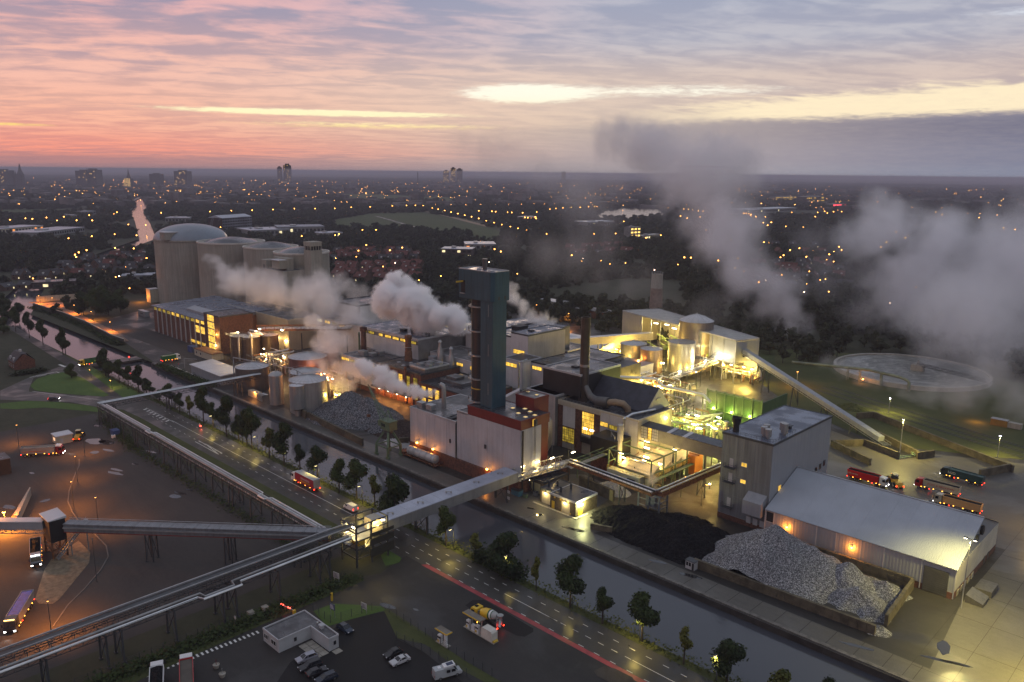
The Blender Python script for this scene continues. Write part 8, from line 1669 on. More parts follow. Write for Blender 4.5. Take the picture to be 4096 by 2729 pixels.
rows([(-953.6,287.8),(-957.5,373.9),(-761.4,297.7),(-792.2,205.5)],5,7,.8,(1,2,3,1),'dark roofed house among trees left of the silos','houses left of the silos',6)
rows([(-851.2,194.6),(-858.1,223.5),(-724.9,184.0),(-721.6,161.8)],2,3,.6,(1,3),'dark house in the trees at the far left','houses at the far left',5)
rows([(-437.4,811.1),(-390.2,946.7),(-280.3,721.8),(-331.6,640.6)],5,8,.3,(0,1,2,3),'suburban house seen through the thin right hand smoke','houses under the right hand smoke',6)
rows([(-570.5,1106.7),(-503.3,1156.2),(-407.9,969.9),(-464.1,903.1)],2,5,.9,(1,2),'house at the edge of the dark wood on the right','houses at the wood edge',6)
rows([(-699.0,825.9),(-684.1,920.0),(-577.8,799.6),(-611.0,722.4)],2,6,.2,(0,2,3),'house half hidden in trees behind the white tank roofs','houses in the middle woods',6)
t=thing('old_house','old brick house with white dormers beside the side road','house',*(-455.9,108.2)); gable(MB(),-6,6,-4.5,4.5,4.2,7.8).build('wall',m_brick,t); mb=MB()
for s in (-1,1): mb.quad(*[(-6.4,s*5,3.9),(6.4,s*5,3.9),(6.4,s*1.2,8),(-6.4,s*1.2,8)][::(1 if s < 0 else-1)])
mb.quad((-6.4,-1.2,8),(6.4,-1.2,8),(6.4,1.2,8),(-6.4,1.2,8)).build('roof',m_tile_d,t)
for x in (-3,2.5): piece(t,'dormer','S',t.location.y-3.6,t.location.x+x,4.6,1.4,1.5,.8,m_coping)
for x in (-4.6,-1.6,2.6): window(t,'S',t.location.y-4.5,t.location.x+x,1,1.4,1.5,2,1,m_glass_d,m_frame)
MB().box(-1,-.5,7.8,.6,.5,9.2).build('chimney',m_coping,t); growth('hedge','clipped hedge in front of the old house',[(*(-438.6,99.9),0),(*(-438.1,113.5),0)],1500,.4,m_leaf,1.8)

# larger far buildings standing among the woods
def far_block(label,cat,L,Rr,h,depth,wallm,roofm,lit=0,litm=None,name='far_building',saw=False,floors=3):
    """front edge from ground point L to Rr, extending back"""
    a,b=Vector(L),Vector(Rr); d_=(b-a); n=d_.length; an=math.atan2(d_.y,d_.x); t=thing(name,label,cat,a.x,a.y,0,an); MB().box(0,0,0,n,depth,h).build('wall',wallm,t)
    if saw:
        mb=MB(); k_=max(3,int(n/9))
        for k in range(k_): gable(mb2 := MB(),k*n/k_,(k+.98)*n/k_,0,depth,h,h+4); mb2.build('roof_bay',roofm,t)
    else: MB().box(-.4,-.4,h,n+.4,depth+.4,h+.6).build('roof',roofm,t); MB().box(n*.3,depth*.3,h+.6,n*.42,depth*.6,h+2.6).build('roof_vent',m_steel,t)
    w_=MB(); wl=MB(); nx=max(3,int(n/6)); fh=h/floors
    for j in range(floors):
        for i in range(nx):
            x=n*(i+.5)/nx; (wl if random.random() < lit else w_).box(x-n/nx*.3,-.15,j*fh+fh*.3,x+n/nx*.3,0,j*fh+fh*.75)
    if w_.v: w_.build('window',m_glass_d,t)
    if wl.v: wl.build('lit_window',litm or m_lit_w,t)
    occupied.append((*(a+d_*.5),n*.6)); occupied.append((*a,n*.35)); occupied.append((*b,n*.35)); return t
m_mill=mat('old_factory_brick',(.07,.05,.045),.9,var=.2); m_pale_r=mat('pale_far_roof',(.34,.36,.42),.4,var=.15,scale=.05); m_gwall=mat('grey_far_wall',(.18,.18,.18),.7)
far_block('old brick factory with pale saw tooth roof beyond the silos','factory',(-1258.2,607.6),(-1285.2,674.4),22,30,m_mill,m_pale_r,saw=True,floors=5); far_block('sprawling flat pale roofed hall beyond the middle silo','hall',(-1142.4,595.3),(-1132.9,658.7),9,60,m_gwall,m_pale_r,.25,floors=1); far_block('blue grey roofed works right of the pale hall','hall',(-1144.9,643.3),(-1115.6,709.6),12,50,m_gwall,mat('blue_far_roof',(.16,.19,.24),.45,var=.2,scale=.05),.1,floors=1); far_block('low workshop with lit front beyond the stair tower','hall',(-1051.0,662.7),(-1048.2,698.7),7,30,m_conc,m_pale_r,.5,floors=1)
far_block('pale hipped hall behind the dome of the largest silo','hall',(-1535.1,628.9),(-1510.3,662.9),9,40,m_gwall,m_pale_r,floors=1); far_block('long depot with orange lit front on the left','depot',(-1398.8,318.0),(-1452.1,397.8),8,40,m_cream,m_pale_r,.3,emit('orange_front',(1,.32,.06),1.4),floors=1); far_block('grey multi roofed sheds in the left suburb','hall',(-1309.6,349.2),(-1389.5,439.8),7,45,m_gwall,m_pale_r,floors=1); far_block('white roofed shed in the left trees','hall',(-1753.6,521.3),(-1759.7,545.2),7,25,m_gwall,m_pale_r,floors=1); far_block('pink tinted low hall near the river bend','hall',(-1894.4,604.2),(-1905.0,628.9),7,25,m_gwall,m_pale_r,floors=1)
far_block('low dark roofed sheds by the lane left of the silos','hall',(-750.1,192.4),(-740.3,223.0),5,16,m_mill,m_roof,.1,floors=1); far_block('flat sheds with bright rooflights left of the silos','hall',(-750.3,264.2),(-738.8,288.6),5,16,m_gwall,m_pale_r,floors=1)
far_block('school block with long sloping pale roof above the teal tower','building',(-717.8,614.2),(-689.3,637.0),11,26,m_mill,m_pale_r,.25,floors=2); far_block('flat roofed depot with red and orange lamps','depot',(-768.9,699.3),(-743.5,730.1),8,40,m_gwall,m_pale_r,.3,emit('orange_front',(1,.32,.06),1.4),floors=1); far_block('glowing apartment block with dotted gallery lamps','apartment block',(-721.1,993.4),(-718.2,1015.5),20,14,m_gwall,m_roof_g,1.0,emit('gallery_glow',(1,.62,.14),2.2),floors=4); far_block('low wide pale roofed school before the lake','building',(-972.7,1201.0),(-960.8,1268.8),8,40,m_gwall,m_pale_r,.1,floors=1); far_block('lamp lit petrol station beyond the pastures','petrol station',(-1204.4,1259.4),(-1191.3,1294.0),6,20,m_gwall,m_pale_r,.7,emit('orange_front',(1,.32,.06),1.4),floors=1); far_block('small lit office right of the dotted apartment block','building',(-719.0,1020.7),(-723.8,1079.6),6,14,m_conc,m_roof_g,.4,floors=1)
far_block('long grey sheds under the smoke on the right','hall',(-1037.3,1944.5),(-1028.3,2206.8),10,60,m_gwall,m_pale_r,.1,floors=1); far_block('lit stores on the far right plain','store',(-1523.7,3078.6),(-1516.2,3245.1),14,30,m_gwall,m_roof,.8,m_lit,floors=2); far_block('dark big box store on the far right plain','store',(-1330.9,2935.3),(-1329.9,3089.8),22,40,m_roof,m_roof,.25,m_lit,floors=2); far_block('store with glowing red sign on the right plain','store',(-1103.9,2637.1),(-1087.7,2700.1),9,30,m_gwall,m_roof,1,emit('red_sign',(1,.06,.08),6),floors=1); far_block('far showroom with a blue light strip','store',(-4177.3,7049.8),(-4157.8,7146.7),10,30,m_roof,m_roof,1,emit('blue_strip',(.02,.2,1),6),floors=1)
# skyline of the town
m_sky=mat('skyline_wall',(.10,.085,.085),.9,var=.1)
def tower(label,bxy,h,w_,kind='slab',lit=.1,d=None,name='town_tower'):
    x,y=bxy; d=d or w_; t=thing(name,label,'tower',x,y,0,R(44.3))
    if kind == 'spire': MB().box(-w_/2,-w_/2,0,w_/2,w_/2,h*.55).build('tower',m_sky,t); MB().lathe([(w_*.62,h*.55),(w_*.3,h*.72),(w_*.22,h*.8),(.3,h)],n=8).build('spire',m_sky,t)
    else:
        MB().box(-w_/2,-d/2,0,w_/2,d/2,h).build('wall',m_sky,t,bevel=(w_*.2 if kind == 'round' else 0)); MB().box(-w_*.25,-d*.25,h,w_*.25,d*.25,h+h*.07).build('roof_house',m_sky,t)
        wl=MB(); wd=MB(); n=max(4,int(w_/7)); f=max(4,int(h/6))
        for j in range(f):
            for i in range(n):
                xx=-w_/2+w_*(i+.5)/n; (wl if random.random() < lit else wd).box(xx-w_/n*.3,-d/2-.4,h*(j+.25)/f,xx+w_/n*.3,-d/2,h*(j+.75)/f)
        wd.build('window',m_glass_d,t)
        if wl.v: wl.build('lit_window',emit('far_lit',(1,.6,.2),1.5),t)
    return t
for lb,(x,y,h),w_,kind,lit in (
    ('tall church spire on the town skyline',(-4743.1,1220.9,120.8),26,'spire',0),
    ('small church spire beside the tall one',(-4748.8,1200.1,86.7),14,'spire',0),
    ('dark block with red roof lamps at the far left',(-4762.8,1149.7,84.5),70,'slab',.06),
    ('left one of two office slabs on the skyline',(-4665.7,1500.6,85.4),60,'slab',.08),
    ('orange lit church tower between the slabs',(-4661.3,1516.5,101.4),18,'spire',0),
    ('right office slab beside the lit church tower',(-4654.0,1543.0,91.5),66,'slab',.08),
    ('slender church spire above the lit town square',(-4608.4,1707.7,100.3),16,'spire',0),
    ('dark stepped block on the skyline',(-4570.8,1843.8,71.2),56,'slab',.05),
    ('dark tower with one bright vertical light',(-4534.0,1976.6,88.5),72,'slab',.1),
    ('lit hotel slab below the slender spire',(-4477.8,1657.9,48.3),34,'slab',.9),
    ('lower tower of the twin high rises',(-5762.8,3280.4,120.3),30,'slab',.05),
    ('taller rounded tower of the twin high rises',(-5755.2,3344.1,139.7),54,'round',.1),
    ('stepped hospital block above the plain',(-5453.0,4732.3,107.2),50,'slab',.25),
    ('tallest wing of the stepped hospital block',(-5443.3,4806.3,131.1),44,'slab',.25),
    ('right wing of the stepped hospital block',(-5434.3,4874.5,123.0),52,'slab',.06),
    ('thin radio mast right of the hospital wings',(-4397.6,3557.6,92.4),5,'slab',0),
    ('lone dark tower left of the great smoke',(-5403.3,6261.6,107.7),40,'slab',.05)):
    tower(lb,(x,y),h,w_,kind,lit)


# ------------------------------------------------------------------ distant lamps
LAMPS=[(-210,621),(-272,623),(-280,628),(-655,236),(-542,438),(-267,645),(-551,471),(-335,656),(-335,657),(-300,676),(-517,536),(-574,480),(-338,675),(-332,688),(-227,730),(-732,253),(-304,713),(-602,491),(-735,257),(-303,722),(-357,704),(-357,705),(-767,198),(-345,721),(-449,661),(-645,476),(-343,736),(-383,718),(-383,718),(-773,274),(-662,504),(-786,278),(-792,262),(-623,560),(-802,251),(-605,584),(-340,770),(-511,670),(-405,740),(-405,741),(-793,293),(-801,287),(-460,720),(-505,689),(-547,667),(-539,681),(-537,688),(-826,306),(-741,484),(-564,690),(-740,510),(-448,781),(-589,700),(-858,329),(-491,781),(-485,785),(-442,813),(-750,543),(-443,814),(-358,870),(-672,668),(-370,880),(-786,545),(-916,279),(-766,576),(-418,867),(-808,538),(-698,683),(-401,897),(-942,286),(-427,893),(-785,609),(-965,297),(-396,948),(-842,596),(-986,312),(-975,360),(-776,707),(-994,346),(-768,732),(-452,962),(-428,975),(-406,985),(-785,742),(-456,997),(-410,1018),(-431,1061),(-392,1101),(-524,1046),(-524,1047),(-532,1049),(-532,1049),(-1014,607),(-671,982),(-999,653),(-684,981),(-586,1053),(-587,1056),(-1016,671),(-1169,349),(-821,914),(-824,918),(-1166,436),(-1187,384),(-779,978),(-697,1039),(-416,1188),(-763,1012),(-1204,420),(-1053,765),(-1066,748),(-897,951),(-899,953),(-423,1266),(-939,974),(-427,1298),(-1251,601),(-714,1199),(-978,995),(-441,1352),(-1026,1022),(-1371,529),(-1401,512),(-1074,1049),(-1361,639),(-485,1424),(-644,1416),(-1125,1078),(-674,1409),(-711,1411),(-715,1420),(-950,1285),(-1532,499),(-1177,1107),(-1547,478),(-1562,451),(-1118,1198),(-1112,1206),(-747,1464),(-748,1466),(-1137,1208),(-741,1486),(-743,1489),(-1151,1214),(-1232,1138),(-1633,396),(-1639,433),(-1151,1246),(-363,1663),(-1662,428),(-386,1685),(-1667,464),(-1284,1166),(-1679,497),(-932,1485),(-1706,551),(-1343,1199),(-938,1545),(-1719,602),(-983,1539),(-1721,698),(-1287,1350),(-1402,1231),(-1310,1337),(-869,1666),(-851,1676),(-869,1667),(-1328,1342),(-1717,803),(-1357,1331),(-1792,634),(-1293,1404),(-896,1694),(-1379,1340),(-1728,858),(-1415,1331),(-1470,1270),(-948,1699),(-1723,906),(-916,1720),(-786,1786),(-921,1740),(-1725,960),(-927,1753),(-839,1820),(-1528,1299),(-1738,1024),(-948,1780),(-1717,1068),(-961,1780),(-961,1782),(-960,1791),(-1703,1115),(-1584,1327),(-1378,1546),(-1734,1184),(-1621,1335),(-1084,1799),(-1397,1591),(-1104,1809),(-1732,1241),(-914,1938),(-529,2080),(-1408,1632),(-844,1986),(-1139,1839),(-874,1998),(-1408,1667),(-1163,1856),(-1745,1323),(-1407,1703),(-1714,1404),(-1188,1873),(-1744,1370),(-1738,1396),(-864,2071),(-1412,1745),(-851,2090),(-634,2168),(-894,2086),(-1416,1776),(-1741,1471)]
FARL=[(-1738,1526),(-1723,1569),(-1707,1613),(-1685,1650),(-1671,1692),(-1657,1732),(-1652,1778),(-1634,1808),(-3025,2764),(-3036,2733),(-2920,2753),(-2710,2765),(-2472,2566),(-2599,2739),(-2507,2737),(-2516,2717),(-3623,2399),(-3732,2562),(-3520,2432),(-3508,2466),(-3709,2638),(-3227,2443),(-3284,2518),(-1435,1811),(-1648,1774),(-1636,1810),(-1630,1851),(-1630,1898),(-1621,1931),(-1623,1977),(-1639,2036),(-1654,2100),(-1657,2151),(-1660,2205),(-1662,2261),(-1270,1922),(-1216,2032),(-1492,2482),(-1447,2502),(-1506,2668),(-1388,2489),(-1347,2505),(-1278,2481),(-1279,2484),(-1345,2500),(-1213,2474),(-1163,2480),(-1109,2477),(-1028,2335),(-1035,2388),(-1096,2573),(-1212,2918),(-1187,2888),(-1163,2859),(-1120,2820),(-1091,2782),(-1382,2480),(-912,2212),(-964,2240),(-1003,2490),(-941,2350),(-984,3169),(-898,2961),(-784,2675),(-760,2635),(-851,2999),(-796,2503),(-746,2411),(-703,2348),(-852,2616),(-623,2337),(-595,2344),(-543,2290),(-555,2473),(-527,2422),(-3185,968),(-3176,1092),(-3041,1057),(-3527,1244),(-6700,5585),(-6666,3685),(-5527,3092),(-4598,2588),(-3936,2449),(-4241,2696),(-7396,4288),(-7593,4314),(-6663,3554),(-5270,2883),(-4297,2472),(-5248,3052),(-6681,4537),(-6683,4657),(-3008,2529),(-5502,4716),(-6239,5857),(-2567,4583),(-2478,4509),(-2409,4470),(-2325,4405),(-2232,4311),(-2156,4252),(-1577,3144),(-2625,4587),(-2742,4696),(-3593,6702),(-3469,6584),(-3450,6665),(-3364,6614),(-3345,6694),(-2574,4324),(-2443,3968),(-5044,5661),(-2607,4651),(-2481,4514),(-2421,4492),(-2325,4403),(-2234,4316),(-2164,4269),(-2080,4190),(-1952,4105),(-1878,4038),(-1818,4001),(-1760,3967),(-1716,3960),(-1638,3879),(-1584,3850),(-1523,3799),(-1462,3753),(-1570,3128),(-1712,6387),(-1735,6537),(-1750,6721),(-3579,6673),(-3476,6599),(-3418,6848),(-3321,7007),(-1980,6087),(-3898,936),(-5869,1471),(-8062,2177),(-4177,1244),(-5054,1666),(-4953,1642),(-7247,2651),(-5383,2041),(-3938,1466),(-5592,2095),(-8116,3413),(-6309,2702),(-6930,2974),(-5142,2282),(-7773,4001),(-3682,1875),(-5290,2749),(-3312,1454),(-3100,1337),(-3204,1494),(-3097,1000),(-4612,1440)]

def lamp_mesh(r,h,m2,name='lamp'):
    mb=MB().tube([(0,0,0),(0,0,h)],[.12,.08],5); n0=len(mb.f); mb.lathe([(.05,h-r),(r*.8,h-r*.55),(r,h),(r*.8,h+r*.55),(.05,h+r)],n=8)
    me=bpy.data.meshes.new(name); me.from_pydata(mb.v,[],mb.f); me.materials.append(m_steel_d); me.materials.append(m2)
    for i,p in enumerate(me.polygons): p.material_index=1 if i >= n0 else 0
    return me
e_o=emit('far_sodium',(1,.40,.07),16); e_w=emit('far_warm_white',(1,.62,.42),18)
lm=[lamp_mesh(.42,7,e_o),lamp_mesh(.42,7,e_w),lamp_mesh(.7,8,e_o),lamp_mesh(.95,9,e_o)]
for x,y in LAMPS:
    d_=math.hypot(x,y); k=(1 if random.random() < .22 and d_ < 900 else 0) if d_ < 900 else (2 if d_ < 1600 else 3)
    o=bpy.data.objects.new('town_lamp',lm[k]); col.objects.link(o); o.location=(x,y,0)
    tag(o,*(('small pinkish white street light among the houses behind the works','street lamp','pinkish white lights behind the works') if k == 1 else (('small orange street light in the dark woods and estates behind the works','street lamp','orange lights behind the works') if k == 0 else (('orange light dot in the rows across the dark pastures','street lamp','orange light rows on the pastures') if k == 2 else ('faint orange light dot on the far plain','street lamp','orange lights of the far plain')))))
    occupied.append((x,y,4))
fm=MB(); rnd=random.Random(5)
pts=list(FARL)
for k in range(1200):
    a=rnd.uniform(-.62,.62); d_=rnd.choice((rnd.uniform(2400,4200),rnd.uniform(3800,7500))) ; 
    if rnd.random() < max(0,(a+.1)*1.3): continue
    a += R(-44.3)*0; X=math.sin(a)*d_; Y=math.cos(a)*d_; c_,s_=math.cos(R(44.3)),math.sin(R(44.3)); pts.append((X*c_-Y*s_,X*s_+Y*c_))
for x,y in pts:
    d_=math.hypot(x,y); r=d_*.00030*rnd.uniform(.6,1.25); fm.lathe([(.02,8-r),(r,8),(.02,8+r)],x,y,6,cap=False)
o=fm.build('distant_lights',emit('distant_sodium',(1,.42,.10),14,var=.6)); o['kind']='stuff'; o['label']='countless orange lights of the distant town'

# ------------------------------------------------------------------ woods
def in_poly(x,y,p):
    c=False; j=len(p)-1
    for i in range(len(p)):
        if (p[i][1] > y) != (p[j][1] > y) and x < (p[j][0]-p[i][0])*(y-p[i][1])/(p[j][1]-p[i][1])+p[i][0]: c=not c
        j=i
    return c
site=[(60,120),(60,330),(-60,395),(-75,440),(-110,482),(-170,460),(-180,400),(-300,385),(-340,395),(-400,380),(-470,320),(-560,330),(-660,330),(-660,240),(-600,160),(-660,158),(-660,100),(-480,60),(-460,-100),(-200,-200),(60,-100)]
river=[(-600,125),(-600,162),(-826,236),(-1192,480),(-1580,624),(-1948,754),(-2340,920),(-3100,1190),(-3100,1145),(-2360,884),(-1960,716),(-1590,588),(-1200,446),(-820,198),(-640,120)]
clear=[site,river]+NOTREE
grid={}
for x,y,r in occupied:
    n=int(r // 30)+1
    for i in range(-n,n+1):
        for j in range(-n,n+1): grid.setdefault((int(x // 30)+i,int(y // 30)+j),[]).append((x,y,r))
def free(x,y,r):
    for a,b,c in grid.get((int(x // 30),int(y // 30)),()):
        if (x-a) ** 2+(y-b) ** 2 < (c*.9+r) ** 2: return False
    return not any(in_poly(x,y,p) for p in clear)
far_c=[crown_mesh('crown',80+i,330,.19,9,m_leaf_far,size=(1,1,.85)) for i in range(3)]; far_t=trunk_mesh('trunk',99,.06,.1,-1.7)
rnd=random.Random(11); cand=[]
c_,s_=math.cos(R(44.3)),math.sin(R(44.3))
def field(a,d_): X,Y=math.sin(a)*d_,math.cos(a)*d_; return X*c_-Y*s_,X*s_+Y*c_
def gather(n,d0,d1,r,dens):
    out=[]
    for k in range(n):
        a=rnd.uniform(-.66,.66); d_=math.sqrt(rnd.uniform(d0*d0,d1*d1)); x,y=field(a,d_)
        if mnoise.noise(Vector((x/dens,y/dens,3))) <-.34+.1*rnd.random(): continue
        if free(x,y,r): out.append((d_,x,y))
    return out
near=sorted(gather(15000,330,1400,1.0,120)); ind=[]
last={}; cnt={}; ORD='nearest,second nearest,third nearest,fourth nearest,fifth nearest,sixth nearest,seventh nearest,eighth nearest,ninth nearest,tenth nearest,eleventh nearest,twelfth nearest,thirteenth nearest,fourteenth nearest,fifteenth nearest,sixteenth nearest,seventeenth nearest,eighteenth nearest,nineteenth nearest,twentieth nearest'.split(',')
SECT=[(-.5,'at the far left edge'),(-.38,'left of the domed silo'),(-.2,'behind the silos'),(-.06,'left of the teal tower'),(.03,'behind the teal tower'),(.12,'behind the slim chimney'),(.17,'left of the stout brick chimney'),(.21,'right of the stout brick chimney'),(.26,'behind the open shed'),(.31,'behind the incline conveyor head'),(.37,'left of the settling basin'),(.42,'behind the left of the basin'),(.47,'behind the middle of the basin'),(.53,'behind the right of the basin'),(9,'at the far right edge')]
for d_,x,y in near[:]:
    if len(ind) >= 240: break
    ind.append((d_,x,y))
rest=near[len(ind):]
for i,(d_,x,y) in enumerate(ind):
    right=x*c_+y*s_ >-40; az_=math.atan2(x*c_+y*s_,-x*s_+y*c_); sec=next(nm for lim,nm in SECT if az_ < lim); cnt[sec]=cnt.get(sec,0)+1; od=ORD[cnt[sec]-1] if cnt[sec] <= len(ORD) else 'farther'
    t=thing('woodland_tree','dark rounded woodland tree, '+od+' of those '+sec,'tree',x,y,0,rnd.uniform(0,6.28),'trees behind the works' if right else 'trees left of the silos')
    h=rnd.uniform(7.5,13); w_=rnd.uniform(7,12); ch=h*.82
    c=bpy.data.objects.new('crown',far_c[i % 3]); col.objects.link(c); c.parent=t; c.scale=(w_/2,w_/2,ch/2); c.location=(0,0,h-ch/2)
    b=bpy.data.objects.new('trunk',far_t); col.objects.link(b); b.parent=t; b.scale=(3,3,h*.33); b.location=(0,0,h*.55)
srcs=[o for o in col.objects if o.name.startswith('crown') and o.data in far_c]
def scatter(name,label,pts,src,smin,smax,flat):
    me=bpy.data.meshes.new(name); me.from_pydata([(x,y,0) for _,x,y in pts],[],[]); a=me.attributes.new('sc','FLOAT_VECTOR','POINT'); v=[]
    for _ in pts: s=rnd.uniform(smin,smax); v += [s,s,s*flat*rnd.uniform(.75,1.2)]
    a.data.foreach_set('vector',v); o=bpy.data.objects.new(name,me); col.objects.link(o); o['kind']='stuff'; o['label']=label
    g=bpy.data.node_groups.new('scatter','GeometryNodeTree'); g.interface.new_socket('Geometry',in_out='INPUT',socket_type='NodeSocketGeometry'); g.interface.new_socket('Geometry',in_out='OUTPUT',socket_type='NodeSocketGeometry'); N=NT(g)
    i_=N.new('NodeGroupInput'); o_=N.new('NodeGroupOutput'); ip=N.new('GeometryNodeInstanceOnPoints'); oi=N.new('GeometryNodeObjectInfo'); oi.inputs['Object'].default_value=src; oi.inputs['As Instance'].default_value=True
    at=N.new('GeometryNodeInputNamedAttribute',data_type='FLOAT_VECTOR'); at.inputs['Name'].default_value='sc'; rv=N.new('FunctionNodeRandomValue',data_type='FLOAT_VECTOR'); rv.inputs[1].default_value=(0,0,6.28)
    tr=N.new('GeometryNodeTransform') ; tr.inputs['Translation'].default_value=(0,0,.75); N.l.new(oi.outputs['Geometry'],tr.inputs[0])
    N.l.new(i_.outputs[0],ip.inputs['Points']); N.l.new(tr.outputs[0],ip.inputs['Instance']); N.l.new(at.outputs[0],ip.inputs['Scale']); N.l.new(rv.outputs[0],ip.inputs['Rotation']); N.l.new(ip.outputs[0],o_.inputs[0])
    md=o.modifiers.new('scatter','NODES'); md.node_group=g; return o
mid=gather(26000,1400,3600,4,160); far=gather(15000,3500,12000,14,600)
for k in range(3):
    scatter('wood','dense dark wood and gardens behind the works',rest[k::3],srcs[k],3.6,6.5,.95); scatter('far_wood','dark belts of trees across the far plain',mid[k::3],srcs[k],6,13,.5); scatter('horizon_wood','tree lines and suburbs merging towards the horizon',far[k::3],srcs[k],22,60,.13)
# far roofs of the town, too many and too small to tell apart
tb=MB()
for k in range(900):
    a=rnd.uniform(-.62,.25) if rnd.random() < .75 else rnd.uniform(-.6,.6); d_=rnd.uniform(2300,7000); x,y=field(a,d_)
    if any(in_poly(x,y,p) for p in clear): continue
    w_,l_,h=rnd.uniform(6,14),rnd.uniform(10,40),rnd.uniform(7,16) if rnd.random() < .9 else rnd.uniform(18,32)
    tb.prism([(x-l_,y-w_),(x+l_,y-w_),(x+l_,y+w_),(x-l_,y+w_)],0,h)
o=tb.build('distant_roofs',mat('distant_roof',(.11,.10,.10),.8,var=.5,scale=.02)); o['kind']='stuff'; o['label']='countless small roofs of the distant town'


# ------------------------------------------------------------------ steam and smoke: fog volumes grown round drifting paths
def steam_mat(name,dens,colr,aniso=.25):
    m_=bpy.data.materials.new(name); m_.use_nodes=True; N=NT(m_.node_tree); N.n.clear(); v_=N.new('ShaderNodeVolumePrincipled'); v_.inputs['Color'].default_value=(*colr,1); v_.inputs['Density'].default_value=dens; v_.inputs['Anisotropy'].default_value=aniso
    o_=N.new('ShaderNodeOutputMaterial'); N.l.new(v_.outputs[0],o_.inputs['Volume']); return m_
def steam(name,label,path,dens,nscale,warp,res=110,erode=.35,colr=(.93,.90,.90),soft=.75,seed=0,step=.5):
    """path: [((x, y, z), radius)], filled in so the blobs overlap"""
    rnd=random.Random(seed+3); P_=[]
    for (a,ra),(b,rb) in zip(path,path[1:]):
        a=Vector(a); b=Vector(b); n=max(1,int((b-a).length/(step*min(ra,rb))))
        for i in range(n): f=i/n; r=ra+(rb-ra)*f; P_.append((a.lerp(b,f)+Vector((rnd.gauss(0,1),rnd.gauss(0,1),rnd.gauss(0,.8)))*r*(.38 if 'plume' in name else .28),r*rnd.uniform(.75,1.1)))
    P_.append((Vector(path[-1][0]),path[-1][1]))
    me=bpy.data.meshes.new(name); me.from_pydata([tuple(p) for p,_ in P_],[],[]); at=me.attributes.new('rad','FLOAT','POINT'); at.data.foreach_set('value',[r for _,r in P_])
    o=bpy.data.objects.new(name,me); col.objects.link(o); o['kind']='stuff'; o['label']=label
    lo=[min(p[k]-r*1.35 for p,r in P_) for k in range(3)]; hi=[max(p[k]+r*1.35 for p,r in P_) for k in range(3)]; lo[2]=max(lo[2],.2); sz=[hi[k]-lo[k] for k in range(3)]; vox=max(sz)/res
    g=bpy.data.node_groups.new('steam','GeometryNodeTree'); g.interface.new_socket('Geometry',in_out='INPUT',socket_type='NodeSocketGeometry'); g.interface.new_socket('Geometry',in_out='OUTPUT',socket_type='NodeSocketGeometry'); N=NT(g)
    i_=N.new('NodeGroupInput'); o_=N.new('NodeGroupOutput'); pos=N.new('GeometryNodeInputPosition').outputs[0]
    nz=N.new('ShaderNodeTexNoise'); N.l.new(N.vm('ADD',pos,(seed*37.0,seed*11.0,0)),nz.inputs['Vector']); nz.inputs['Scale'].default_value=nscale; nz.inputs['Detail'].default_value=5; nz.inputs['Roughness'].default_value=.58
    wv=N.vm('MULTIPLY',N.vm('SUBTRACT',nz.outputs['Color'],(.5,.5,.5)),(warp,warp,warp)); wp=N.vm('ADD',pos,wv)
    sn=N.new('GeometryNodeSampleNearest',domain='POINT'); N.l.new(i_.outputs[0],sn.inputs['Geometry']); N.l.new(wp,sn.inputs['Sample Position'])
    s1=N.new('GeometryNodeSampleIndex',data_type='FLOAT_VECTOR',domain='POINT'); N.l.new(i_.outputs[0],s1.inputs['Geometry']); N.l.new(pos,s1.inputs['Value']); N.l.new(sn.outputs[0],s1.inputs['Index'])
    na=N.new('GeometryNodeInputNamedAttribute',data_type='FLOAT'); na.inputs['Name'].default_value='rad'; s2=N.new('GeometryNodeSampleIndex',data_type='FLOAT',domain='POINT'); N.l.new(i_.outputs[0],s2.inputs['Geometry']); N.l.new(na.outputs[0],s2.inputs['Value']); N.l.new(sn.outputs[0],s2.inputs['Index'])
    d_=N.m('DIVIDE',N.vm('DISTANCE',wp,s1.outputs[0]),s2.outputs[0]); n2=N.noise(pos,nscale*3.4,7,.66)
    k=N.m('SUBTRACT',N.m('SUBTRACT',1.0,d_),N.m('MULTIPLY',N.m('SUBTRACT',n2,.42),erode*2)); den=N.ss(k,0.0,soft)
    vc=N.new('GeometryNodeVolumeCube'); N.l.new(den,vc.inputs['Density']); vc.inputs['Min'].default_value=lo; vc.inputs['Max'].default_value=hi
    for a_,s_ in zip(('Resolution X','Resolution Y','Resolution Z'),sz): vc.inputs[a_].default_value=max(8,int(s_/vox))
    sm=N.new('GeometryNodeSetMaterial'); sm.inputs['Material'].default_value=steam_mat(name+'_air',dens,colr); N.l.new(vc.outputs[0],sm.inputs[0]); N.l.new(sm.outputs[0],o_.inputs[0])
    md=o.modifiers.new('steam','NODES'); md.node_group=g; return o
def rp(px_,dist): return px_*dist*.000546
def path(pts): return [(p,rp(r,d_)) for p,r,d_ in pts]
steam('steam_cloud','dense white steam cloud left of the teal tower',path([((-269.3,246.4,29.3),22,365),((-276.3,243.1,31.6),36,368),((-284.6,239.6,35.7),50,372),((-294.4,237.1,37.9),54,378),((-305.0,234.9,41.1),50,385),((-311.5,234.7,44.2),40,390),((-308.5,241.8,45.4),28,392)]),.7,.13,11,150,.46,(.99,.98,.985),.4,1)
steam('steam_cloud','pink tinged drifting steam before the silos',path([((-342.4,243.3,20.9),28,420),((-358.3,237.8,24.1),50,430),((-376.3,228.0,31.3),62,440),((-392.3,220.4,35.0),56,450),((-408.1,212.3,37.7),50,460),((-422.1,206.7,39.2),36,470),((-434.8,203.3,49.3),22,480)]),.13,.075,17,150,.6,(.985,.965,.96),.7,2)
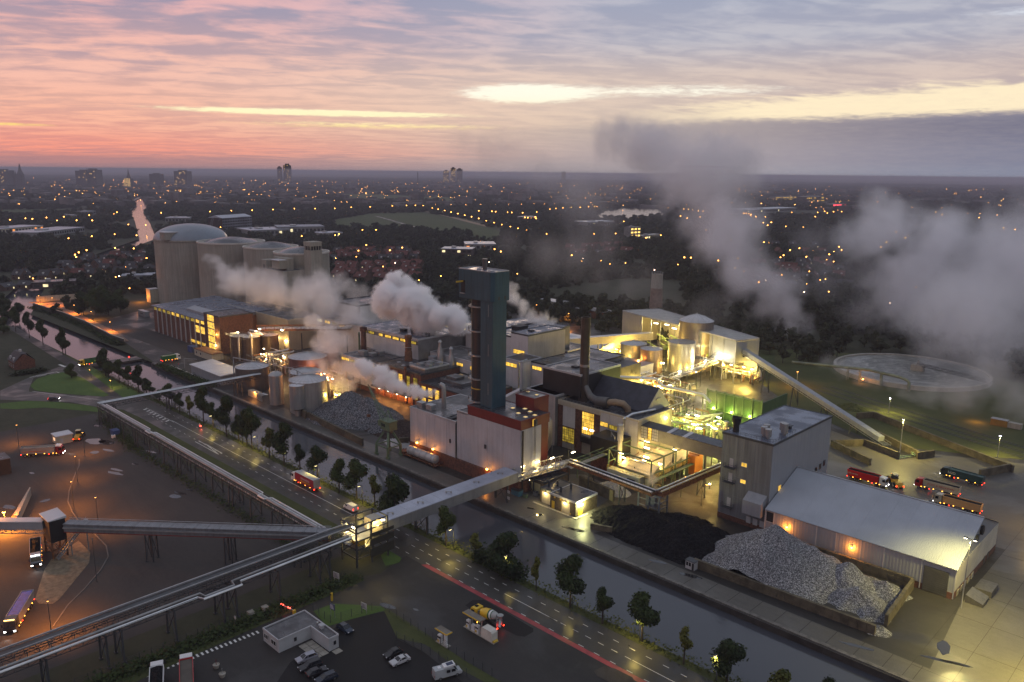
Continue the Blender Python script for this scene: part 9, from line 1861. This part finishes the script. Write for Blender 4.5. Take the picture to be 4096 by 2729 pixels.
steam('steam_cloud','small billow of steam over the rusty tank',path([((-319.2,206.1,10.9),18,380),((-323.8,208.2,18.3),36,385),((-331.2,205.9,22.9),40,390),((-337.5,205.2,27.5),28,395)]),.2,.1,10,100,.56,(.985,.965,.96),.65,3)
steam('steam_cloud','wisp of steam by the stone heap and strip windows',path([((-275.5,181.6,8.4),20,330),((-278.6,186.0,13.6),34,335),((-275.0,191.4,17.2),32,335),((-286.7,182.8,16.5),30,340),((-294.7,179.4,19.5),20,345)]),.15,.13,9,90,.58,(.98,.955,.95),.75,4)
steam('steam_jet','white jet of steam blowing sideways from the store roof',path([((-208.4,174.8,23.3),8,272),((-211.5,172.7,23.5),13,273),((-216.7,171.0,23.6),18,276),((-221.9,169.2,24.5),23,279),((-227.0,167.3,26.5),28,282),((-232.9,165.9,29.2),28,286),((-238.4,165.1,30.3),20,290)]),.9,.30,3.8,120,.5,(.99,.98,.98),.45,5,.35)
steam('steam_cloud','pale steam rising right of the teal tower',path([((-253.5,289.8,27.4),18,385),((-259.1,284.8,29.4),30,385),((-268.0,283.3,31.6),26,390),((-275.8,282.8,37.3),24,395),((-280.9,284.8,44.3),14,400)]),.25,.14,9,100,.55,(.985,.96,.94),.6,6)
steam('steam_cloud','thin brownish steam behind the stair tower',path([((-422.8,294.1,15.9),20,515),((-430.6,291.5,25.2),30,520),((-438.5,288.7,31.7),24,525)]),.14,.1,9,60,.48,(.92,.86,.82),.8,7)
steam('smoke_plume','broad grey plume leaning across the middle distance',path([((-203.7,456.6,8.9),24,500),((-232.7,476.2,21.9),60,530),((-273.4,500.2,38.8),86,570),((-315.7,522.0,62.5),116,610),((-357.5,542.9,86.7),128,650),((-401.0,561.5,108.7),118,690),((-431.2,564.1,128.8),74,710)]),.062,.024,44,170,.66,(.95,.92,.93),.85,8)
steam('smoke_plume','faint smoke veil left of the broad plume',path([((-381.1,514.2,52.5),80,640),((-434.3,523.3,81.5),96,680),((-491.9,525.8,102.6),90,720),((-564.6,508.7,125.7),60,760)]),.013,.022,36,100,.5,(.90,.86,.86),1.1,9)
steam('smoke_plume','brown veil of steam over the woods behind the tall chimney',path([((-235.5,441.0,11.8),40,500),((-273.1,430.7,22.0),56,510),((-321.5,421.3,31.8),76,530),((-364.0,412.3,40.5),80,550),((-397.8,408.2,50.4),50,570)]),.012,.03,26,100,.5,(.88,.82,.78),1.1,10)
steam('smoke_plume','huge pale smoke cloud filling the right side',path([((-68.5,434.6,2.7),150,440),((-88.3,461.6,16.2),180,470),((-117.2,491.2,31.6),170,505),((-150.9,518.5,40.3),130,540),((-180.1,540.8,55.2),96,570),((-200.9,554.7,76.0),58,590),((-209.3,562.3,88.5),34,600)]),.058,.024,46,180,.62,(.94,.935,.96),.85,11)
steam('smoke_plume','upper lobe of smoke at the right picture edge',path([((-88.9,532.6,35.4),130,540),((-119.9,547.0,51.4),100,560),((-150.9,560.0,64.3),70,580),((-179.0,572.7,72.1),44,600)]),.055,.028,38,130,.64,(.94,.935,.96),.85,12)
steam('mist','low mist drifting over the settling basin and tracks',path([((-65.6,374.3,9.3),70,380),((-87.1,390.4,9.4),70,400),((-103.5,370.8,1.9),40,385),((-121.8,381.0,2.2),28,400),((-162.5,398.1,6.9),30,430)]),.04,.05,18,110,.5,(.94,.93,.94),1.0,13)
steam('smoke_plume','loose smoke shreds over the suburb between the two plumes',path([((-169.6,512.7,22.8),60,540),((-203.5,521.7,32.0),70,560),((-246.4,547.1,53.1),56,600)]),.016,.034,24,90,.54,(.89,.87,.90),1.0,17)
steam('steam_cloud','puff of steam at the meeting belt conveyors',path([((-127.6,193.8,5.4),9,232),((-128.8,194.1,8.4),14,233),((-130.6,194.2,11.5),8,234)]),.3,.4,2.2,40,.4,(.95,.9,.85),.7,14)
steam('steam_cloud','thin vapour over the lit unloading frame',path([((-131.6,212.5,12.2),22,250),((-133.5,225.4,17.6),24,262),((-141.7,253.0,21.1),24,290),((-151.2,241.6,24.6),22,285)]),.03,.14,6,60,.5,(.95,.9,.82),1.0,15)
steam('steam_cloud','glowing vapour drifting in the open shed',path([((-247.0,364.1,24.8),20,440),((-224.2,355.2,19.6),24,420),((-198.7,347.2,17.8),20,400)]),.010,.1,8,50,.5,(.95,.9,.8),1.0,16)


# ------------------------------------------------------------------ air
m_=bpy.data.materials.new('haze_air'); m_.use_nodes=True; N=NT(m_.node_tree); N.n.clear()
v_=N.new('ShaderNodeVolumePrincipled'); v_.inputs['Color'].default_value=(0.62,0.59,0.70,1); v_.inputs['Density'].default_value=0.00012; v_.inputs['Anisotropy'].default_value=0.0
o_=N.new('ShaderNodeOutputMaterial'); N.l.new(v_.outputs[0],o_.inputs['Volume'])
o=MB().box(-41000,-41000,-3.2,41000,41000,106).build('haze',m_); o['kind']='stuff'
